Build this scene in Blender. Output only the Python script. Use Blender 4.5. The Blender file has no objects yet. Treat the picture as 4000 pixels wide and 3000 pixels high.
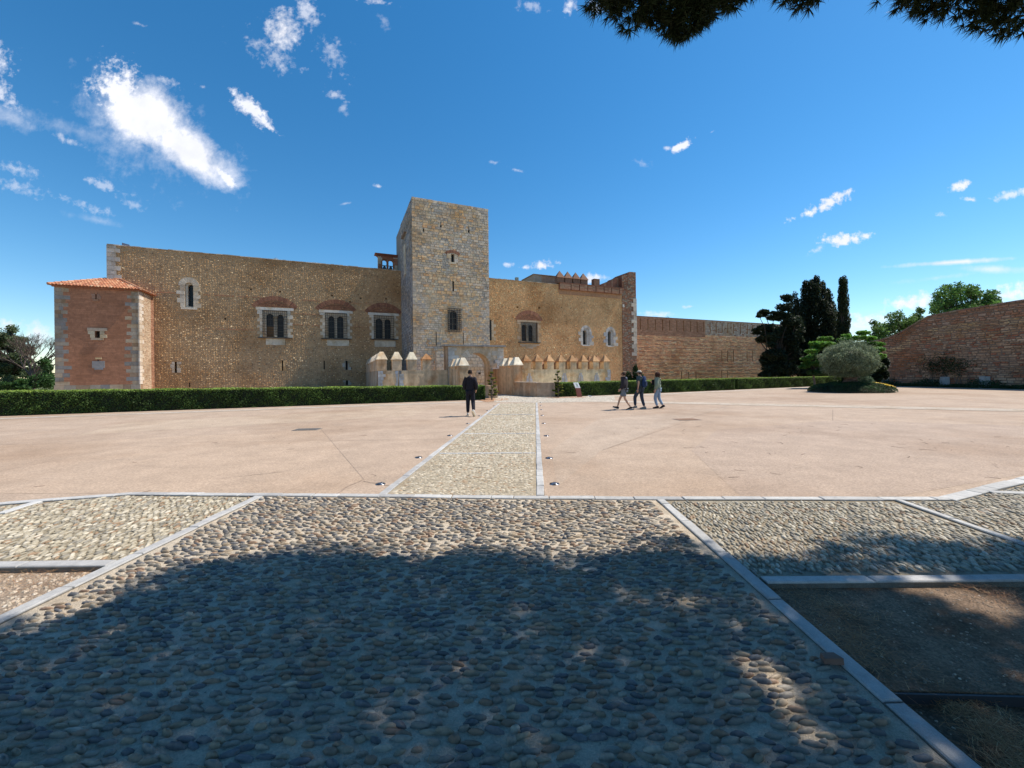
import bpy, bmesh, math, random
import numpy as np
from mathutils import Vector, Matrix
R = math.radians
rng = np.random.default_rng(7)
random.seed(7)
sc = bpy.context.scene
COL = sc.collection

# ------------------------------------------------------------------ camera, light, sky
F, H, PHI, HY = 1540.0, 1.65, 0.012, 1460.0        # focal (px of a 4000 wide frame), eye height, roll, horizon row
cam = bpy.data.objects.new('camera', bpy.data.cameras.new('camera')); COL.objects.link(cam)
cam.location = (0, 0, H); cam.rotation_euler = (R(90), -PHI, 0)
cam.rotation_mode = 'XYZ'
cam.matrix_world = Matrix.Translation((0, 0, H)) @ Matrix.Rotation(R(90), 4, 'X') @ Matrix.Rotation(-PHI, 4, 'Z')
cam.data.sensor_width = 36; cam.data.lens = 36 * F / 4000
cam.data.shift_y = -(1500 - HY) / 4000
cam.data.clip_end = 5000; cam.data.clip_start = 0.05
sc.camera = cam
sc.view_settings.view_transform = 'Standard'; sc.view_settings.look = 'None'
sc.view_settings.gamma = 1; sc.view_settings.use_curve_mapping = False
sc.view_settings.exposure = 0.56
SUN_AZ, SUN_EL = R(73), R(57)                      # azimuth from +Y towards +X
SD = Vector((math.sin(SUN_AZ) * math.cos(SUN_EL), math.cos(SUN_AZ) * math.cos(SUN_EL), math.sin(SUN_EL)))
sun = bpy.data.objects.new('sun', bpy.data.lights.new('sun', 'SUN')); COL.objects.link(sun)
sun.data.energy = 4.4; sun.data.angle = R(0.53); sun.data.color = (1.0, 0.93, 0.82)
sun.rotation_euler = (-SD).to_track_quat('-Z', 'Y').to_euler()
sun.location = (20, 5, 40)

def px2d(x, y):                                    # photo pixel -> level-camera plane coordinates
    return ((x - 2000) - PHI * (y - HY)) / F, -((y - HY) + PHI * (x - 2000)) / F
def G(x, y):                                       # point on the ground seen at a pixel
    a, b = px2d(x, y); Y = H / -b
    return np.array([a * Y, Y, 0.0])
def at(x, y, Y):                                   # point at forward distance Y seen at a pixel
    a, b = px2d(x, y)
    return np.array([a * Y, Y, H + b * Y])

w = bpy.data.worlds.new('World'); sc.world = w; w.use_nodes = True
NT = w.node_tree; NT.nodes.clear()
def N(nt, typ, **kw):
    n = nt.nodes.new(typ)
    for k, v in kw.items():
        if k.startswith('i_'):
            n.inputs[int(k[2:]) if k[2:].isdigit() else k[2:]].default_value = v
        else: setattr(n, k, v)
    return n
def M_(nt, op, a, b=None, c=None, clamp=False):
    n = nt.nodes.new('ShaderNodeMath'); n.operation = op; n.use_clamp = clamp
    for i, s in enumerate((a, b, c)):
        if s is None: continue
        if isinstance(s, (int, float)): n.inputs[i].default_value = s
        else: nt.links.new(s, n.inputs[i])
    return n.outputs[0]
def build_sky():
    nt = NT; L = nt.links.new
    tc = N(nt, 'ShaderNodeTexCoord')
    sep = N(nt, 'ShaderNodeSeparateXYZ'); L(tc.outputs['Generated'], sep.inputs[0])
    sky = N(nt, 'ShaderNodeTexSky', sky_type='NISHITA', sun_disc=False, sun_elevation=SUN_EL, sun_rotation=SUN_AZ,
            air_density=1.0, dust_density=0.1, ozone_density=3.0, altitude=50)
    hs = N(nt, 'ShaderNodeHueSaturation'); hs.inputs['Hue'].default_value = 0.494
    hs.inputs['Saturation'].default_value = 1.32; hs.inputs['Value'].default_value = 1.22
    L(sky.outputs[0], hs.inputs['Color'])
    ys = M_(nt, 'MAXIMUM', sep.outputs[1], 0.02)
    a = M_(nt, 'MULTIPLY', M_(nt, 'DIVIDE', sep.outputs[0], ys), 1.54)     # units of 1000 photo pixels
    b = M_(nt, 'MULTIPLY', M_(nt, 'DIVIDE', sep.outputs[2], ys), 1.54)
    front = M_(nt, 'MULTIPLY', M_(nt, 'SUBTRACT', sep.outputs[1], 0.08), 12, clamp=True)
    cv = N(nt, 'ShaderNodeCombineXYZ'); L(a, cv.inputs[0]); L(b, cv.inputs[1])
    n1 = N(nt, 'ShaderNodeTexNoise'); n1.inputs['Scale'].default_value = 4.2; n1.inputs['Detail'].default_value = 9; n1.inputs['Roughness'].default_value = 0.62
    n1.inputs['Distortion'].default_value = 0.3
    L(cv.outputs[0], n1.inputs['Vector'])
    n2 = N(nt, 'ShaderNodeTexNoise'); n2.inputs['Scale'].default_value = 11; n2.inputs['Distortion'].default_value = 0.2; n2.inputs['Detail'].default_value = 7; n2.inputs['Roughness'].default_value = 0.65
    L(cv.outputs[0], n2.inputs['Vector'])
    nz = M_(nt, 'ADD', M_(nt, 'MULTIPLY', M_(nt, 'SUBTRACT', n1.outputs[0], 0.5), 2.6), M_(nt, 'MULTIPLY', M_(nt, 'SUBTRACT', n2.outputs[0], 0.5), 1.7))
    # x, y, half length, half width, tilt (deg, downwards to the right), edge roughness, opacity, softness
    CL = [(575, 455, 205, 150, 30, .5, 1.0, 2.6), (735, 585, 225, 100, 37, .45, 1.0, 2.6), (470, 365, 130, 105, 50, .6, 1.0, 2.2), (560, 520, 330, 190, 34, 1.1, .5, 1.2), (880, 690, 75, 22, 48, .5, .95, 2.4),
          (980, 425, 100, 34, 45, .6, .95, 2.2), (1060, 500, 45, 13, 35, .6, .9, 2.2),
          (1105, 120, 75, 88, 30, .5, 1.0, 1.7), (1195, 40, 45, 70, -30, .9, .6, 1.4), (1060, 215, 120, 42, 35, 1.1, .42, 1.3), (1300, 220, 75, 45, 45, 1.2, .35, 1.3),
          (1310, 370, 45, 18, 25, .9, .5, 1.5), (1340, 425, 30, 20, 45, .9, .35, 1.5), (1480, 728, 20, 9, 15, .6, .8, 2.0), (1350, 795, 25, 5, -10, .8, .3, 1.5),
          (5, 360, 95, 42, 55, .9, .7, 1.5), (260, 500, 330, 42, 16, 1.2, .33, 1.2), (60, 470, 160, 40, 25, 1.2, .4, 1.2), (265, 548, 60, 16, 20, .9, .45, 1.5),
          (60, 655, 110, 24, 16, 1.0, .42, 1.3), (60, 730, 130, 22, 12, 1.0, .4, 1.3), (410, 725, 110, 16, 22, 1.1, .4, 1.3), (320, 800, 90, 16, 20, 1.1, .38, 1.3), (520, 800, 70, 14, 25, 1.1, .3, 1.3), (380, 860, 150, 18, 12, 1.1, .25, 1.3),
          (650, 320, 60, 18, 20, 1.0, .45, 1.5), (790, 340, 30, 9, 20, 1.0, .4, 1.5), (545, 95, 28, 8, 20, 1.0, .35, 1.5), (1500, 90, 40, 14, 60, 1.1, .2, 1.3), (1450, 0, 70, 14, 10, 1.1, .5, 1.4),
          (2085, 25, 60, 22, 20, 1.2, .35, 1.3), (2228, 22, 26, 34, 20, .8, .75, 1.5), (2325, 30, 34, 34, 20, .8, .75, 1.5),
          (2660, 572, 50, 15, -32, .8, .95, 1.8), (2610, 580, 16, 10, 0, .8, .6, 1.5), (2780, 515, 14, 5, -20, .8, .6, 1.5), (2515, 640, 40, 14, 20, 1.1, .25, 1.3),
          (2020, 665, 34, 9, 15, 1.0, .5, 1.5), (1935, 635, 24, 7, 10, 1.0, .3, 1.5),
          (3225, 800, 105, 22, -25, .8, .95, 2.0), (3290, 762, 45, 14, -25, .8, .8, 1.8), (3300, 938, 100, 24, -6, .8, .95, 2.0), (3385, 920, 34, 16, -8, .8, .85, 1.8), (3200, 970, 50, 12, -20, 1., .5, 1.5),
          (3748, 725, 48, 17, -15, .7, .95, 2.0), (3795, 780, 34, 9, 8, .8, .8, 1.8), (3680, 838, 28, 12, 0, .9, .6, 1.5), (3950, 760, 90, 16, -14, .8, .7, 1.6),
          (3720, 1025, 270, 13, -3, .5, .9, 1.8), (3880, 1052, 170, 18, 2, .7, .6, 1.5), (3660, 1085, 190, 14, -6, 1.0, .4, 1.3),
          (3560, 1180, 130, 30, -4, .7, .95, 1.7), (3960, 1150, 120, 42, -10, .6, .95, 1.7), (3400, 1260, 130, 40, -6, .8, .9, 1.5), (3830, 1250, 250, 80, 0, .5, .9, 1.4), (3250, 1290, 100, 60, 0, .8, .6, 1.4),
          (2120, 1032, 52, 19, -8, .7, .95, 2.0), (2050, 1045, 22, 9, -5, .8, .8, 1.8), (1985, 1033, 22, 9, -5, .9, .6, 1.6), (2320, 1090, 60, 20, 0, .8, .8, 1.6),
          (2700, 1198, 34, 7, -4, .9, .6, 1.6), (2560, 1228, 60, 12, 0, .8, .6, 1.5), (2530, 1222, 40, 8, 0, .8, .5, 1.5),
          (30, 1262, 90, 22, 5, .8, .8, 1.6), (150, 1300, 60, 50, 10, .6, .8, 1.6), (-60, 200, 120, 60, 30, .8, .8, 1.5), (-250, 520, 260, 90, 30, .6, .9, 1.6), (4300, 900, 260, 60, 10, .6, .9, 1.6)]
    n4 = N(nt, 'ShaderNodeTexNoise'); n4.inputs['Scale'].default_value = 38; n4.inputs['Detail'].default_value = 6; n4.inputs['Roughness'].default_value = 0.6; L(cv.outputs[0], n4.inputs['Vector'])
    fine = M_(nt, 'MULTIPLY', M_(nt, 'SUBTRACT', n4.outputs[0], 0.5), 2.6)
    nzs = M_(nt, 'ADD', M_(nt, 'MULTIPLY', M_(nt, 'SUBTRACT', n2.outputs[0], 0.5), 2.6), fine)
    nz = M_(nt, 'MULTIPLY_ADD', fine, 0.35, nz)
    tot = None
    for (x, y, hl, hw, rot, rg, op, sf) in CL:
        if hl < 135: rg *= 1.4; hw *= 1.05
        ca, cb = px2d(x, y); ca *= 1.54; cb *= 1.54
        c, s = math.cos(R(rot)), math.sin(R(rot))
        da = M_(nt, 'SUBTRACT', a, ca); db = M_(nt, 'SUBTRACT', b, cb)
        p = M_(nt, 'MULTIPLY_ADD', da, c / (hl / 1000), M_(nt, 'MULTIPLY', db, -s / (hl / 1000)))
        q = M_(nt, 'MULTIPLY_ADD', da, s / (hw / 1000), M_(nt, 'MULTIPLY', db, c / (hw / 1000)))
        r = M_(nt, 'SQRT', M_(nt, 'ADD', M_(nt, 'MULTIPLY', p, p), M_(nt, 'MULTIPLY', q, q)))
        d = M_(nt, 'MULTIPLY_ADD', nzs if hl < 135 else nz, rg, M_(nt, 'SUBTRACT', 1.05, r))
        m = M_(nt, 'MULTIPLY', M_(nt, 'POWER', M_(nt, 'MULTIPLY', d, sf * .62, clamp=True), 1.25), op)
        tot = m if tot is None else M_(nt, 'MAXIMUM', tot, m)
    tot = M_(nt, 'MULTIPLY', tot, front)
    # the same sort of scattered cloud elsewhere in the sky
    n3 = N(nt, 'ShaderNodeTexNoise'); n3.inputs['Scale'].default_value = 2.2; n3.inputs['Detail'].default_value = 9; n3.inputs['Roughness'].default_value = 0.6
    L(tc.outputs['Generated'], n3.inputs['Vector'])
    back = M_(nt, 'MULTIPLY', M_(nt, 'MULTIPLY', M_(nt, 'SUBTRACT', n3.outputs[0], 0.6), 7, clamp=True), M_(nt, 'SUBTRACT', 1.0, front))
    tot = M_(nt, 'MAXIMUM', tot, back)
    mix = N(nt, 'ShaderNodeMix', data_type='RGBA')
    L(tot, mix.inputs[0]); L(hs.outputs[0], mix.inputs[6])
    shade = M_(nt, 'MULTIPLY_ADD', M_(nt, 'ADD', n1.outputs[0], n2.outputs[0]), 2.6, 5.2)
    cc = N(nt, 'ShaderNodeCombineXYZ'); L(M_(nt, 'MULTIPLY', shade, .93), cc.inputs[0]); L(M_(nt, 'MULTIPLY', shade, .95), cc.inputs[1]); L(M_(nt, 'MULTIPLY', shade, 1.04), cc.inputs[2])
    L(cc.outputs[0], mix.inputs[7])
    bg = N(nt, 'ShaderNodeBackground'); bg.inputs[1].default_value = 0.09
    L(mix.outputs[2], bg.inputs[0])
    out = N(nt, 'ShaderNodeOutputWorld'); L(bg.outputs[0], out.inputs[0])
build_sky()

# ------------------------------------------------------------------ materials
def material(name, col=(1, 1, 1), rough=0.85, tint=True, var=0.25, scale=6.0, bump=0.3, bscale=30.0, bdist=0.02, stain=None, sscale=0.25, spec=0.3, trans=0.0, metal=0.0, wave=None, speck=None):
    m = bpy.data.materials.new(name); m.use_nodes = True; nt = m.node_tree; L = nt.links.new
    bs = nt.nodes['Principled BSDF']; bs.inputs['Roughness'].default_value = rough; bs.inputs['Metallic'].default_value = metal
    bs.inputs['Specular IOR Level'].default_value = spec
    tc = N(nt, 'ShaderNodeTexCoord')
    geo = N(nt, 'ShaderNodeNewGeometry')
    vec = geo.outputs['Position']
    cur = None
    if tint:
        at_ = N(nt, 'ShaderNodeAttribute', attribute_name='tint'); cur = at_.outputs['Color']
    def mul(c, k, fac=1.0):
        mx = N(nt, 'ShaderNodeMix', data_type='RGBA', blend_type='MULTIPLY'); mx.inputs[0].default_value = fac
        if isinstance(c, tuple): mx.inputs[6].default_value = (*c, 1)
        else: L(c, mx.inputs[6])
        if isinstance(k, tuple): mx.inputs[7].default_value = (*k, 1)
        else: L(k, mx.inputs[7])
        return mx.outputs[2]
    cur = mul(cur, col) if cur is not None else mul((1., 1., 1.), col)
    if var:
        n = N(nt, 'ShaderNodeTexNoise'); n.inputs['Scale'].default_value = scale; n.inputs['Detail'].default_value = 8; n.inputs['Roughness'].default_value = 0.65
        L(vec, n.inputs['Vector'])
        mr = N(nt, 'ShaderNodeMapRange'); mr.inputs[1].default_value = 0.3; mr.inputs[2].default_value = 0.7; mr.inputs[3].default_value = 1 - var; mr.inputs[4].default_value = 1 + var
        L(n.outputs[0], mr.inputs[0]); cur = mul(cur, mr.outputs[0])
    if stain:
        n = N(nt, 'ShaderNodeTexNoise'); n.inputs['Scale'].default_value = sscale; n.inputs['Detail'].default_value = 6; n.inputs['Roughness'].default_value = 0.6
        L(vec, n.inputs['Vector'])
        rp = N(nt, 'ShaderNodeMapRange'); rp.inputs[1].default_value = 0.47; rp.inputs[2].default_value = 0.66
        L(n.outputs[0], rp.inputs[0])
        mx = N(nt, 'ShaderNodeMix', data_type='RGBA', blend_type='MULTIPLY'); L(rp.outputs[0], mx.inputs[0]); L(cur, mx.inputs[6]); mx.inputs[7].default_value = (*stain, 1)
        cur = mx.outputs[2]
    if speck:
        sc_, cola, amt = speck
        vo = N(nt, 'ShaderNodeTexVoronoi'); vo.inputs['Scale'].default_value = sc_; L(vec, vo.inputs['Vector'])
        sp = N(nt, 'ShaderNodeSeparateColor'); L(vo.outputs['Color'], sp.inputs[0])
        mr = N(nt, 'ShaderNodeMapRange'); mr.inputs[3].default_value = 1 - amt; mr.inputs[4].default_value = 1 + amt; L(sp.outputs[0], mr.inputs[0])
        cur = mul(cur, mr.outputs[0])
    if wave:                                            # vertical weather streaks: stretched noise
        mp = N(nt, 'ShaderNodeMapping'); mp.inputs['Scale'].default_value = (wave, wave, wave * 0.09); L(vec, mp.inputs[0])
        n = N(nt, 'ShaderNodeTexNoise'); n.inputs['Scale'].default_value = 1; n.inputs['Detail'].default_value = 5; L(mp.outputs[0], n.inputs['Vector'])
        mr = N(nt, 'ShaderNodeMapRange'); mr.inputs[1].default_value = 0.35; mr.inputs[2].default_value = 0.7; mr.inputs[3].default_value = 1.12; mr.inputs[4].default_value = 0.62
        L(n.outputs[0], mr.inputs[0]); cur = mul(cur, mr.outputs[0])
    L(cur, bs.inputs['Base Color'])
    if bump:
        n = N(nt, 'ShaderNodeTexNoise'); n.inputs['Scale'].default_value = bscale; n.inputs['Detail'].default_value = 6; n.inputs['Roughness'].default_value = 0.65
        L(vec, n.inputs['Vector'])
        bp = N(nt, 'ShaderNodeBump'); bp.inputs['Strength'].default_value = bump; bp.inputs['Distance'].default_value = bdist
        L(n.outputs[0], bp.inputs['Height']); L(bp.outputs[0], bs.inputs['Normal'])
    if trans:
        tr = N(nt, 'ShaderNodeBsdfTranslucent'); L(cur, tr.inputs[0])
        mx = N(nt, 'ShaderNodeMixShader'); mx.inputs[0].default_value = trans
        L(bs.outputs[0], mx.inputs[1]); L(tr.outputs[0], mx.inputs[2]); L(mx.outputs[0], nt.nodes['Material Output'].inputs[0])
    return m
MT = dict(
    stone=material('tower_stone', var=0.3, scale=5, bump=0.5, bscale=14, bdist=0.010, stain=(.9, .74, .55), sscale=0.35),
    plain=material('dressed_stone', var=0.16, scale=5, bump=0.3, bscale=20, bdist=0.008, stain=(.8, .72, .6), sscale=1.2),
    mortar=material('wall_mortar', var=0.22, scale=2.2, bump=0.6, bscale=16, bdist=0.012, stain=(.74, .66, .58), sscale=0.16),
    pebble=material('wall_pebbles', var=0.2, scale=0.8, bump=0, rough=0.85, stain=(.72, .64, .56), sscale=0.16),
    brick=material('old_brick', var=0.25, scale=4, bump=0.3, bscale=30, bdist=0.005, stain=(.8, .78, .75), sscale=0.5),
    render=material('lime_render', var=0.2, scale=3, bump=0.5, bscale=9, bdist=0.015, stain=(.78, .6, .45), sscale=0.8, wave=2.2),
    tile=material('roof_tile', var=0.25, scale=7, bump=0.2, rough=0.75),
    plaza=material('plaza_concrete', var=0.13, scale=1.3, bump=0.5, bscale=220, bdist=0.006, stain=(.82, .77, .72), sscale=0.2, speck=(55, None, .2), rough=0.9),
    bed=material('cobble_bed', var=0.2, scale=7, bump=1.0, bscale=110, bdist=0.02, stain=(.8, .74, .66), sscale=1.1, speck=(150, None, .15), rough=0.95),
    cobble=material('river_cobble', var=0.22, scale=60, bump=0.35, bscale=160, bdist=0.004, rough=0.55, spec=0.4),
    slab=material('granite_slab', var=0.16, scale=14, bump=0.4, bscale=120, bdist=0.006, speck=(300, None, .12), rough=0.8, stain=(.85, .85, .86), sscale=2),
    soil=material('dry_soil', var=0.35, scale=9, bump=1.0, bscale=60, bdist=0.03, stain=(.7, .62, .55), sscale=2.5, speck=(90, None, .3), rough=1.0),
    leaf=material('foliage', var=0.25, scale=1.2, bump=0, rough=0.6, trans=0.35, spec=0.3),
    hedge=material('hedge_leaves', var=0.3, scale=1.5, bump=0, rough=0.6, trans=0.3, spec=0.35),
    needle=material('pine_needles', var=0.2, scale=2, bump=0, rough=0.6, trans=0.2, spec=0.2),
    bark=material('bark', var=0.3, scale=8, bump=1.0, bscale=20, bdist=0.05),
    iron=material('dark_iron', rough=0.6, var=0.2, bump=0, spec=0.4),
    glass=material('window_glass', rough=0.3, var=0.2, scale=0.9, bump=0.05, bscale=3, spec=0.25),
    steel=material('brushed_steel', rough=0.28, var=0.1, bump=0, metal=0.9),
    cloth=material('cloth', rough=0.9, var=0.12, scale=14, bump=0.5, bscale=18, bdist=0.03),
    skin=material('skin', rough=0.55, var=0.05, bump=0),
    paint=material('painted_metal', rough=0.45, var=0.05, bump=0),
    grass=material('rough_grass', var=0.35, scale=2, bump=1, bscale=12, bdist=0.1, stain=(.8, .9, .5), sscale=.1),
)

# ------------------------------------------------------------------ mesh helpers
def tag(o, label=None, cat=None, group=None, kind=None):
    if label: o['label'] = label
    if cat: o['category'] = cat
    if group: o['group'] = group
    if kind: o['kind'] = kind
    return o
def mesh_obj(name, V, Fc, mat, parent=None, cols=None, smooth=False):
    me = bpy.data.meshes.new(name)
    V = np.asarray(V, dtype=np.float32).reshape(-1, 3)
    if isinstance(Fc, np.ndarray):
        k = Fc.shape[1]; n = len(Fc)
        me.vertices.add(len(V)); me.vertices.foreach_set('co', V.ravel())
        me.loops.add(n * k); me.loops.foreach_set('vertex_index', Fc.astype(np.int32).ravel())
        me.polygons.add(n); me.polygons.foreach_set('loop_start', np.arange(0, n * k, k, dtype=np.int32))
        me.update(calc_edges=True); 
    else:
        me.from_pydata(V.tolist(), [], Fc)
    a = me.attributes.new('tint', 'FLOAT_COLOR', 'POINT')
    c = np.ones((len(V), 4), dtype=np.float32)
    if cols is not None: c[:, :3] = np.asarray(cols, dtype=np.float32).reshape(-1, 3) if np.ndim(cols) > 1 else np.asarray(cols)
    a.data.foreach_set('color', c.ravel())
    me.materials.append(mat)
    me.polygons.foreach_set('use_smooth', np.full(len(me.polygons), bool(smooth)))
    me.validate()
    o = bpy.data.objects.new(name, me); COL.objects.link(o)
    if parent is not None: o.parent = parent
    return o
class MB:
    def __init__(s): s.v = []; s.f = []; s.c = []
    def add(s, vs, fs, col=(1, 1, 1)):
        b = len(s.v); s.v += [tuple(map(float, p)) for p in vs]; s.f += [tuple(i + b for i in f) for f in fs]; s.c += [tuple(col)] * len(vs); return s
    def hexa(s, p, col=(1, 1, 1)):                      # 8 points: front ring 0-3 then back ring 4-7
        return s.add(p, [(0, 1, 2, 3), (7, 6, 5, 4), (0, 4, 5, 1), (1, 5, 6, 2), (2, 6, 7, 3), (3, 7, 4, 0)], col)
    def box(s, x0, x1, y0, y1, z0, z1, col=(1, 1, 1)):
        return s.hexa([(x0, y0, z0), (x1, y0, z0), (x1, y0, z1), (x0, y0, z1), (x0, y1, z0), (x1, y1, z0), (x1, y1, z1), (x0, y1, z1)], col)
    def tube(s, p, q, r0, r1=None, n=6, col=(1, 1, 1), cap=True):
        p = Vector(p); q = Vector(q); r1 = r0 if r1 is None else r1
        d = (q - p).normalized(); a = d.orthogonal().normalized(); b = d.cross(a)
        vs = [p + (a * math.cos(t) + b * math.sin(t)) * r0 for t in [i * 2 * math.pi / n for i in range(n)]] + [q + (a * math.cos(t) + b * math.sin(t)) * r1 for t in [i * 2 * math.pi / n for i in range(n)]]
        fs = [(i, (i + 1) % n, n + (i + 1) % n, n + i) for i in range(n)]
        if cap: fs += [tuple(range(n - 1, -1, -1)), tuple(range(n, 2 * n))]
        return s.add(vs, fs, col)
    def path(s, pts, rad, n=7, col=(1, 1, 1)):
        for i in range(len(pts) - 1): s.tube(pts[i], pts[i + 1], rad[i], rad[i + 1], n, col, cap=(i == len(pts) - 2))
        return s
    def lathe(s, c, prof, n=12, col=(1, 1, 1)):
        vs = []; fs = []
        for (r, z) in prof:
            for i in range(n):
                t = 2 * math.pi * i / n; vs.append((c[0] + r * math.cos(t), c[1] + r * math.sin(t), c[2] + z))
        for k in range(len(prof) - 1):
            for i in range(n): fs.append((k * n + i, k * n + (i + 1) % n, (k + 1) * n + (i + 1) % n, (k + 1) * n + i))
        fs.append(tuple(range(n - 1, -1, -1))); fs.append(tuple((len(prof) - 1) * n + i for i in range(n)))
        return s.add(vs, fs, col)
    def build(s, name, mat, parent=None, base=(0, 0, 0), smooth=False):
        if not s.v: return None
        return mesh_obj(name, np.array(s.v) - np.array(base), s.f, mat, parent, s.c, smooth)
def empty(name, loc, rz=0, **kw):
    o = bpy.data.objects.new(name, None); COL.objects.link(o); o.location = loc; o.rotation_euler = (0, 0, rz)
    o.empty_display_size = 0.3
    tag(o, kw.get('label'), kw.get('cat'), kw.get('group'), kw.get('kind')); return o
def pal(p, k=1.0, jit=0.1):
    i = rng.choice(len(p), p=np.array([q[1] for q in p]) / sum(q[1] for q in p))
    return np.clip(np.array(p[i][0]) * (1 + rng.uniform(-jit, jit)) * k, 0, 1)
def pals(p, n, jit=0.12):
    pr = np.array([q[1] for q in p], float); pr /= pr.sum()
    idx = rng.choice(len(p), size=n, p=pr); c = np.array([q[0] for q in p])[idx]
    return np.clip(c * (1 + rng.uniform(-jit, jit, (n, 1))), 0, 1)

def bulk(tv, tf, loc, M3, col):                         # many transformed copies of one small shape in arrays
    n = len(loc); k = len(tv)
    V = np.einsum('nij,kj->nki', M3, tv) + loc[:, None, :]
    Fc = (tf[None, :, :] + (np.arange(n) * k)[:, None, None]).reshape(-1, tf.shape[1])
    return V.reshape(-1, 3), Fc, np.repeat(col, k, axis=0)
def dome(n=8, rings=((1.0, 0.0), (0.86, 0.55), (0.5, 0.88)), jit=0.0, seed=0):
    r_ = np.random.default_rng(seed); v = []; f = []
    for (r, z) in rings:
        for i in range(n):
            t = 2 * math.pi * i / n; q = r * (1 + (r_.uniform(-jit, jit) if jit else 0)); v.append((q * math.cos(t), q * math.sin(t), z * (1 + (r_.uniform(-jit, jit) if jit else 0))))
    v.append((0, 0, 1.0)); top = len(v) - 1
    for k in range(len(rings) - 1):
        for i in range(n):
            a, b, c, d = k * n + i, k * n + (i + 1) % n, (k + 1) * n + (i + 1) % n, (k + 1) * n + i
            f += [(a, b, c), (a, c, d)]
    k = (len(rings) - 1) * n
    for i in range(n): f.append((k + i, k + (i + 1) % n, top))
    return np.array(v), np.array(f)

# masonry on a face: o origin, ex along, ez up, en outward
class Face:
    def __init__(s, o, ex, ez, en): s.o, s.ex, s.ez, s.en = [np.array(q, float) for q in (o, ex, ez, en)]
    def p(s, a, b, c=0.0): return s.o + s.ex * a + s.ez * b + s.en * c
def masonry(face, a0, a1, b0, b1, ch, wd, proud, gap, pl, holes=(), jit=0.012, colf=None, cham=0.02, topf=None, wob=0.0):
    out = []; z = b0
    while z < b1 - ch[0] * 0.4:
        h = min(rng.uniform(*ch), b1 - z)
        if b1 - (z + h) < ch[0] * 0.5: h = b1 - z
        blocked = sorted((q[0], q[1]) for q in holes if min(z + h, q[3]) - max(z, q[2]) > h * 0.35)
        segs = []; x = a0
        for (p, q) in blocked:
            if p > x: segs.append((x, min(p, a1)))
            x = max(x, q)
        if x < a1: segs.append((x, a1))
        for (s0, s1) in segs:
            x = s0
            while x < s1 - 0.01:
                wid = rng.uniform(*wd)
                if s1 - (x + wid) < wd[0] * 0.6: wid = s1 - x
                if topf is None or z + h * 0.6 < topf(x + wid / 2):
                    pr = rng.uniform(*proud); j = lambda: rng.uniform(-jit, jit)
                    g = gap / 2; dz = rng.uniform(-wob, wob)
                    A0, A1, B0, B1 = x + g, x + wid - g, z + g + dz, z + h - g + dz
                    c = min(cham, (A1 - A0) * .3, (B1 - B0) * .3)
                    vs = [face.p(A0 + c + j(), B0 + c + j(), pr + j() * .12), face.p(A1 - c + j(), B0 + c + j(), pr + j() * .12), face.p(A1 - c + j(), B1 - c + j(), pr + j() * .12), face.p(A0 + c + j(), B1 - c + j(), pr + j() * .12),
                          face.p(A0, B0, -.05), face.p(A1, B0, -.05), face.p(A1, B1, -.05), face.p(A0, B1, -.05)]
                    col = pal(pl) if colf is None else colf(x + wid / 2, z + h / 2)
                    out.append((vs, col, wid * h))
                x += wid
        z += h
    return out
QF = [(0, 1, 2, 3), (0, 4, 5, 1), (1, 5, 6, 2), (2, 6, 7, 3), (3, 7, 4, 0)]
def emit(pieces, name, mat, parent, base, nparts=0, stuff='masonry'):
    pieces = sorted(pieces, key=lambda q: -q[2]); base = np.array(base)
    for vs, col, _ in pieces[:nparts]:
        c = np.mean(vs, axis=0)
        o = mesh_obj(name, np.array(vs) - c, QF, mat, parent, np.tile(col, (8, 1))); o.location = c - base
    rest = pieces[nparts:]
    if rest:
        V = np.concatenate([np.array(q[0]) for q in rest]) - base; n = len(rest)
        Fc = (np.array(QF)[None] + (np.arange(n) * 8)[:, None, None]).reshape(-1, 4)
        o = mesh_obj(stuff, V, Fc, mat, parent, np.repeat(np.array([q[1] for q in rest]), 8, axis=0)); o['kind'] = 'stuff'

def holed(mb, face, a0, a1, b0, b1, holes, depth=0.5, back=True, col=(1, 1, 1), thick=None, topf=None):
    """flat wall skin with rectangular recesses"""
    xs = sorted({a0, a1} | {max(a0, min(a1, q)) for h in holes for q in h[:2]}); zs = sorted({b0, b1} | {max(b0, min(b1, q)) for h in holes for q in h[2:4]})
    for i in range(len(xs) - 1):
        for j in range(len(zs) - 1):
            cx, cz = (xs[i] + xs[i + 1]) / 2, (zs[j] + zs[j + 1]) / 2
            if any(h[0] < cx < h[1] and h[2] < cz < h[3] for h in holes): continue
            mb.add([face.p(xs[i], zs[j]), face.p(xs[i + 1], zs[j]), face.p(xs[i + 1], zs[j + 1]), face.p(xs[i], zs[j + 1])], [(0, 1, 2, 3)], col)
    for h in holes:
        d = h[4] if len(h) > 4 else depth
        q = [(h[0], h[2]), (h[1], h[2]), (h[1], h[3]), (h[0], h[3])]
        f_ = [face.p(a, b, 0) for a, b in q]; k_ = [face.p(a, b, -d) for a, b in q]
        mb.add(f_ + k_, [(0, 4, 5, 1), (1, 5, 6, 2), (2, 6, 7, 3), (3, 7, 4, 0)] + ([(4, 7, 6, 5)] if back else []), col)
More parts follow.
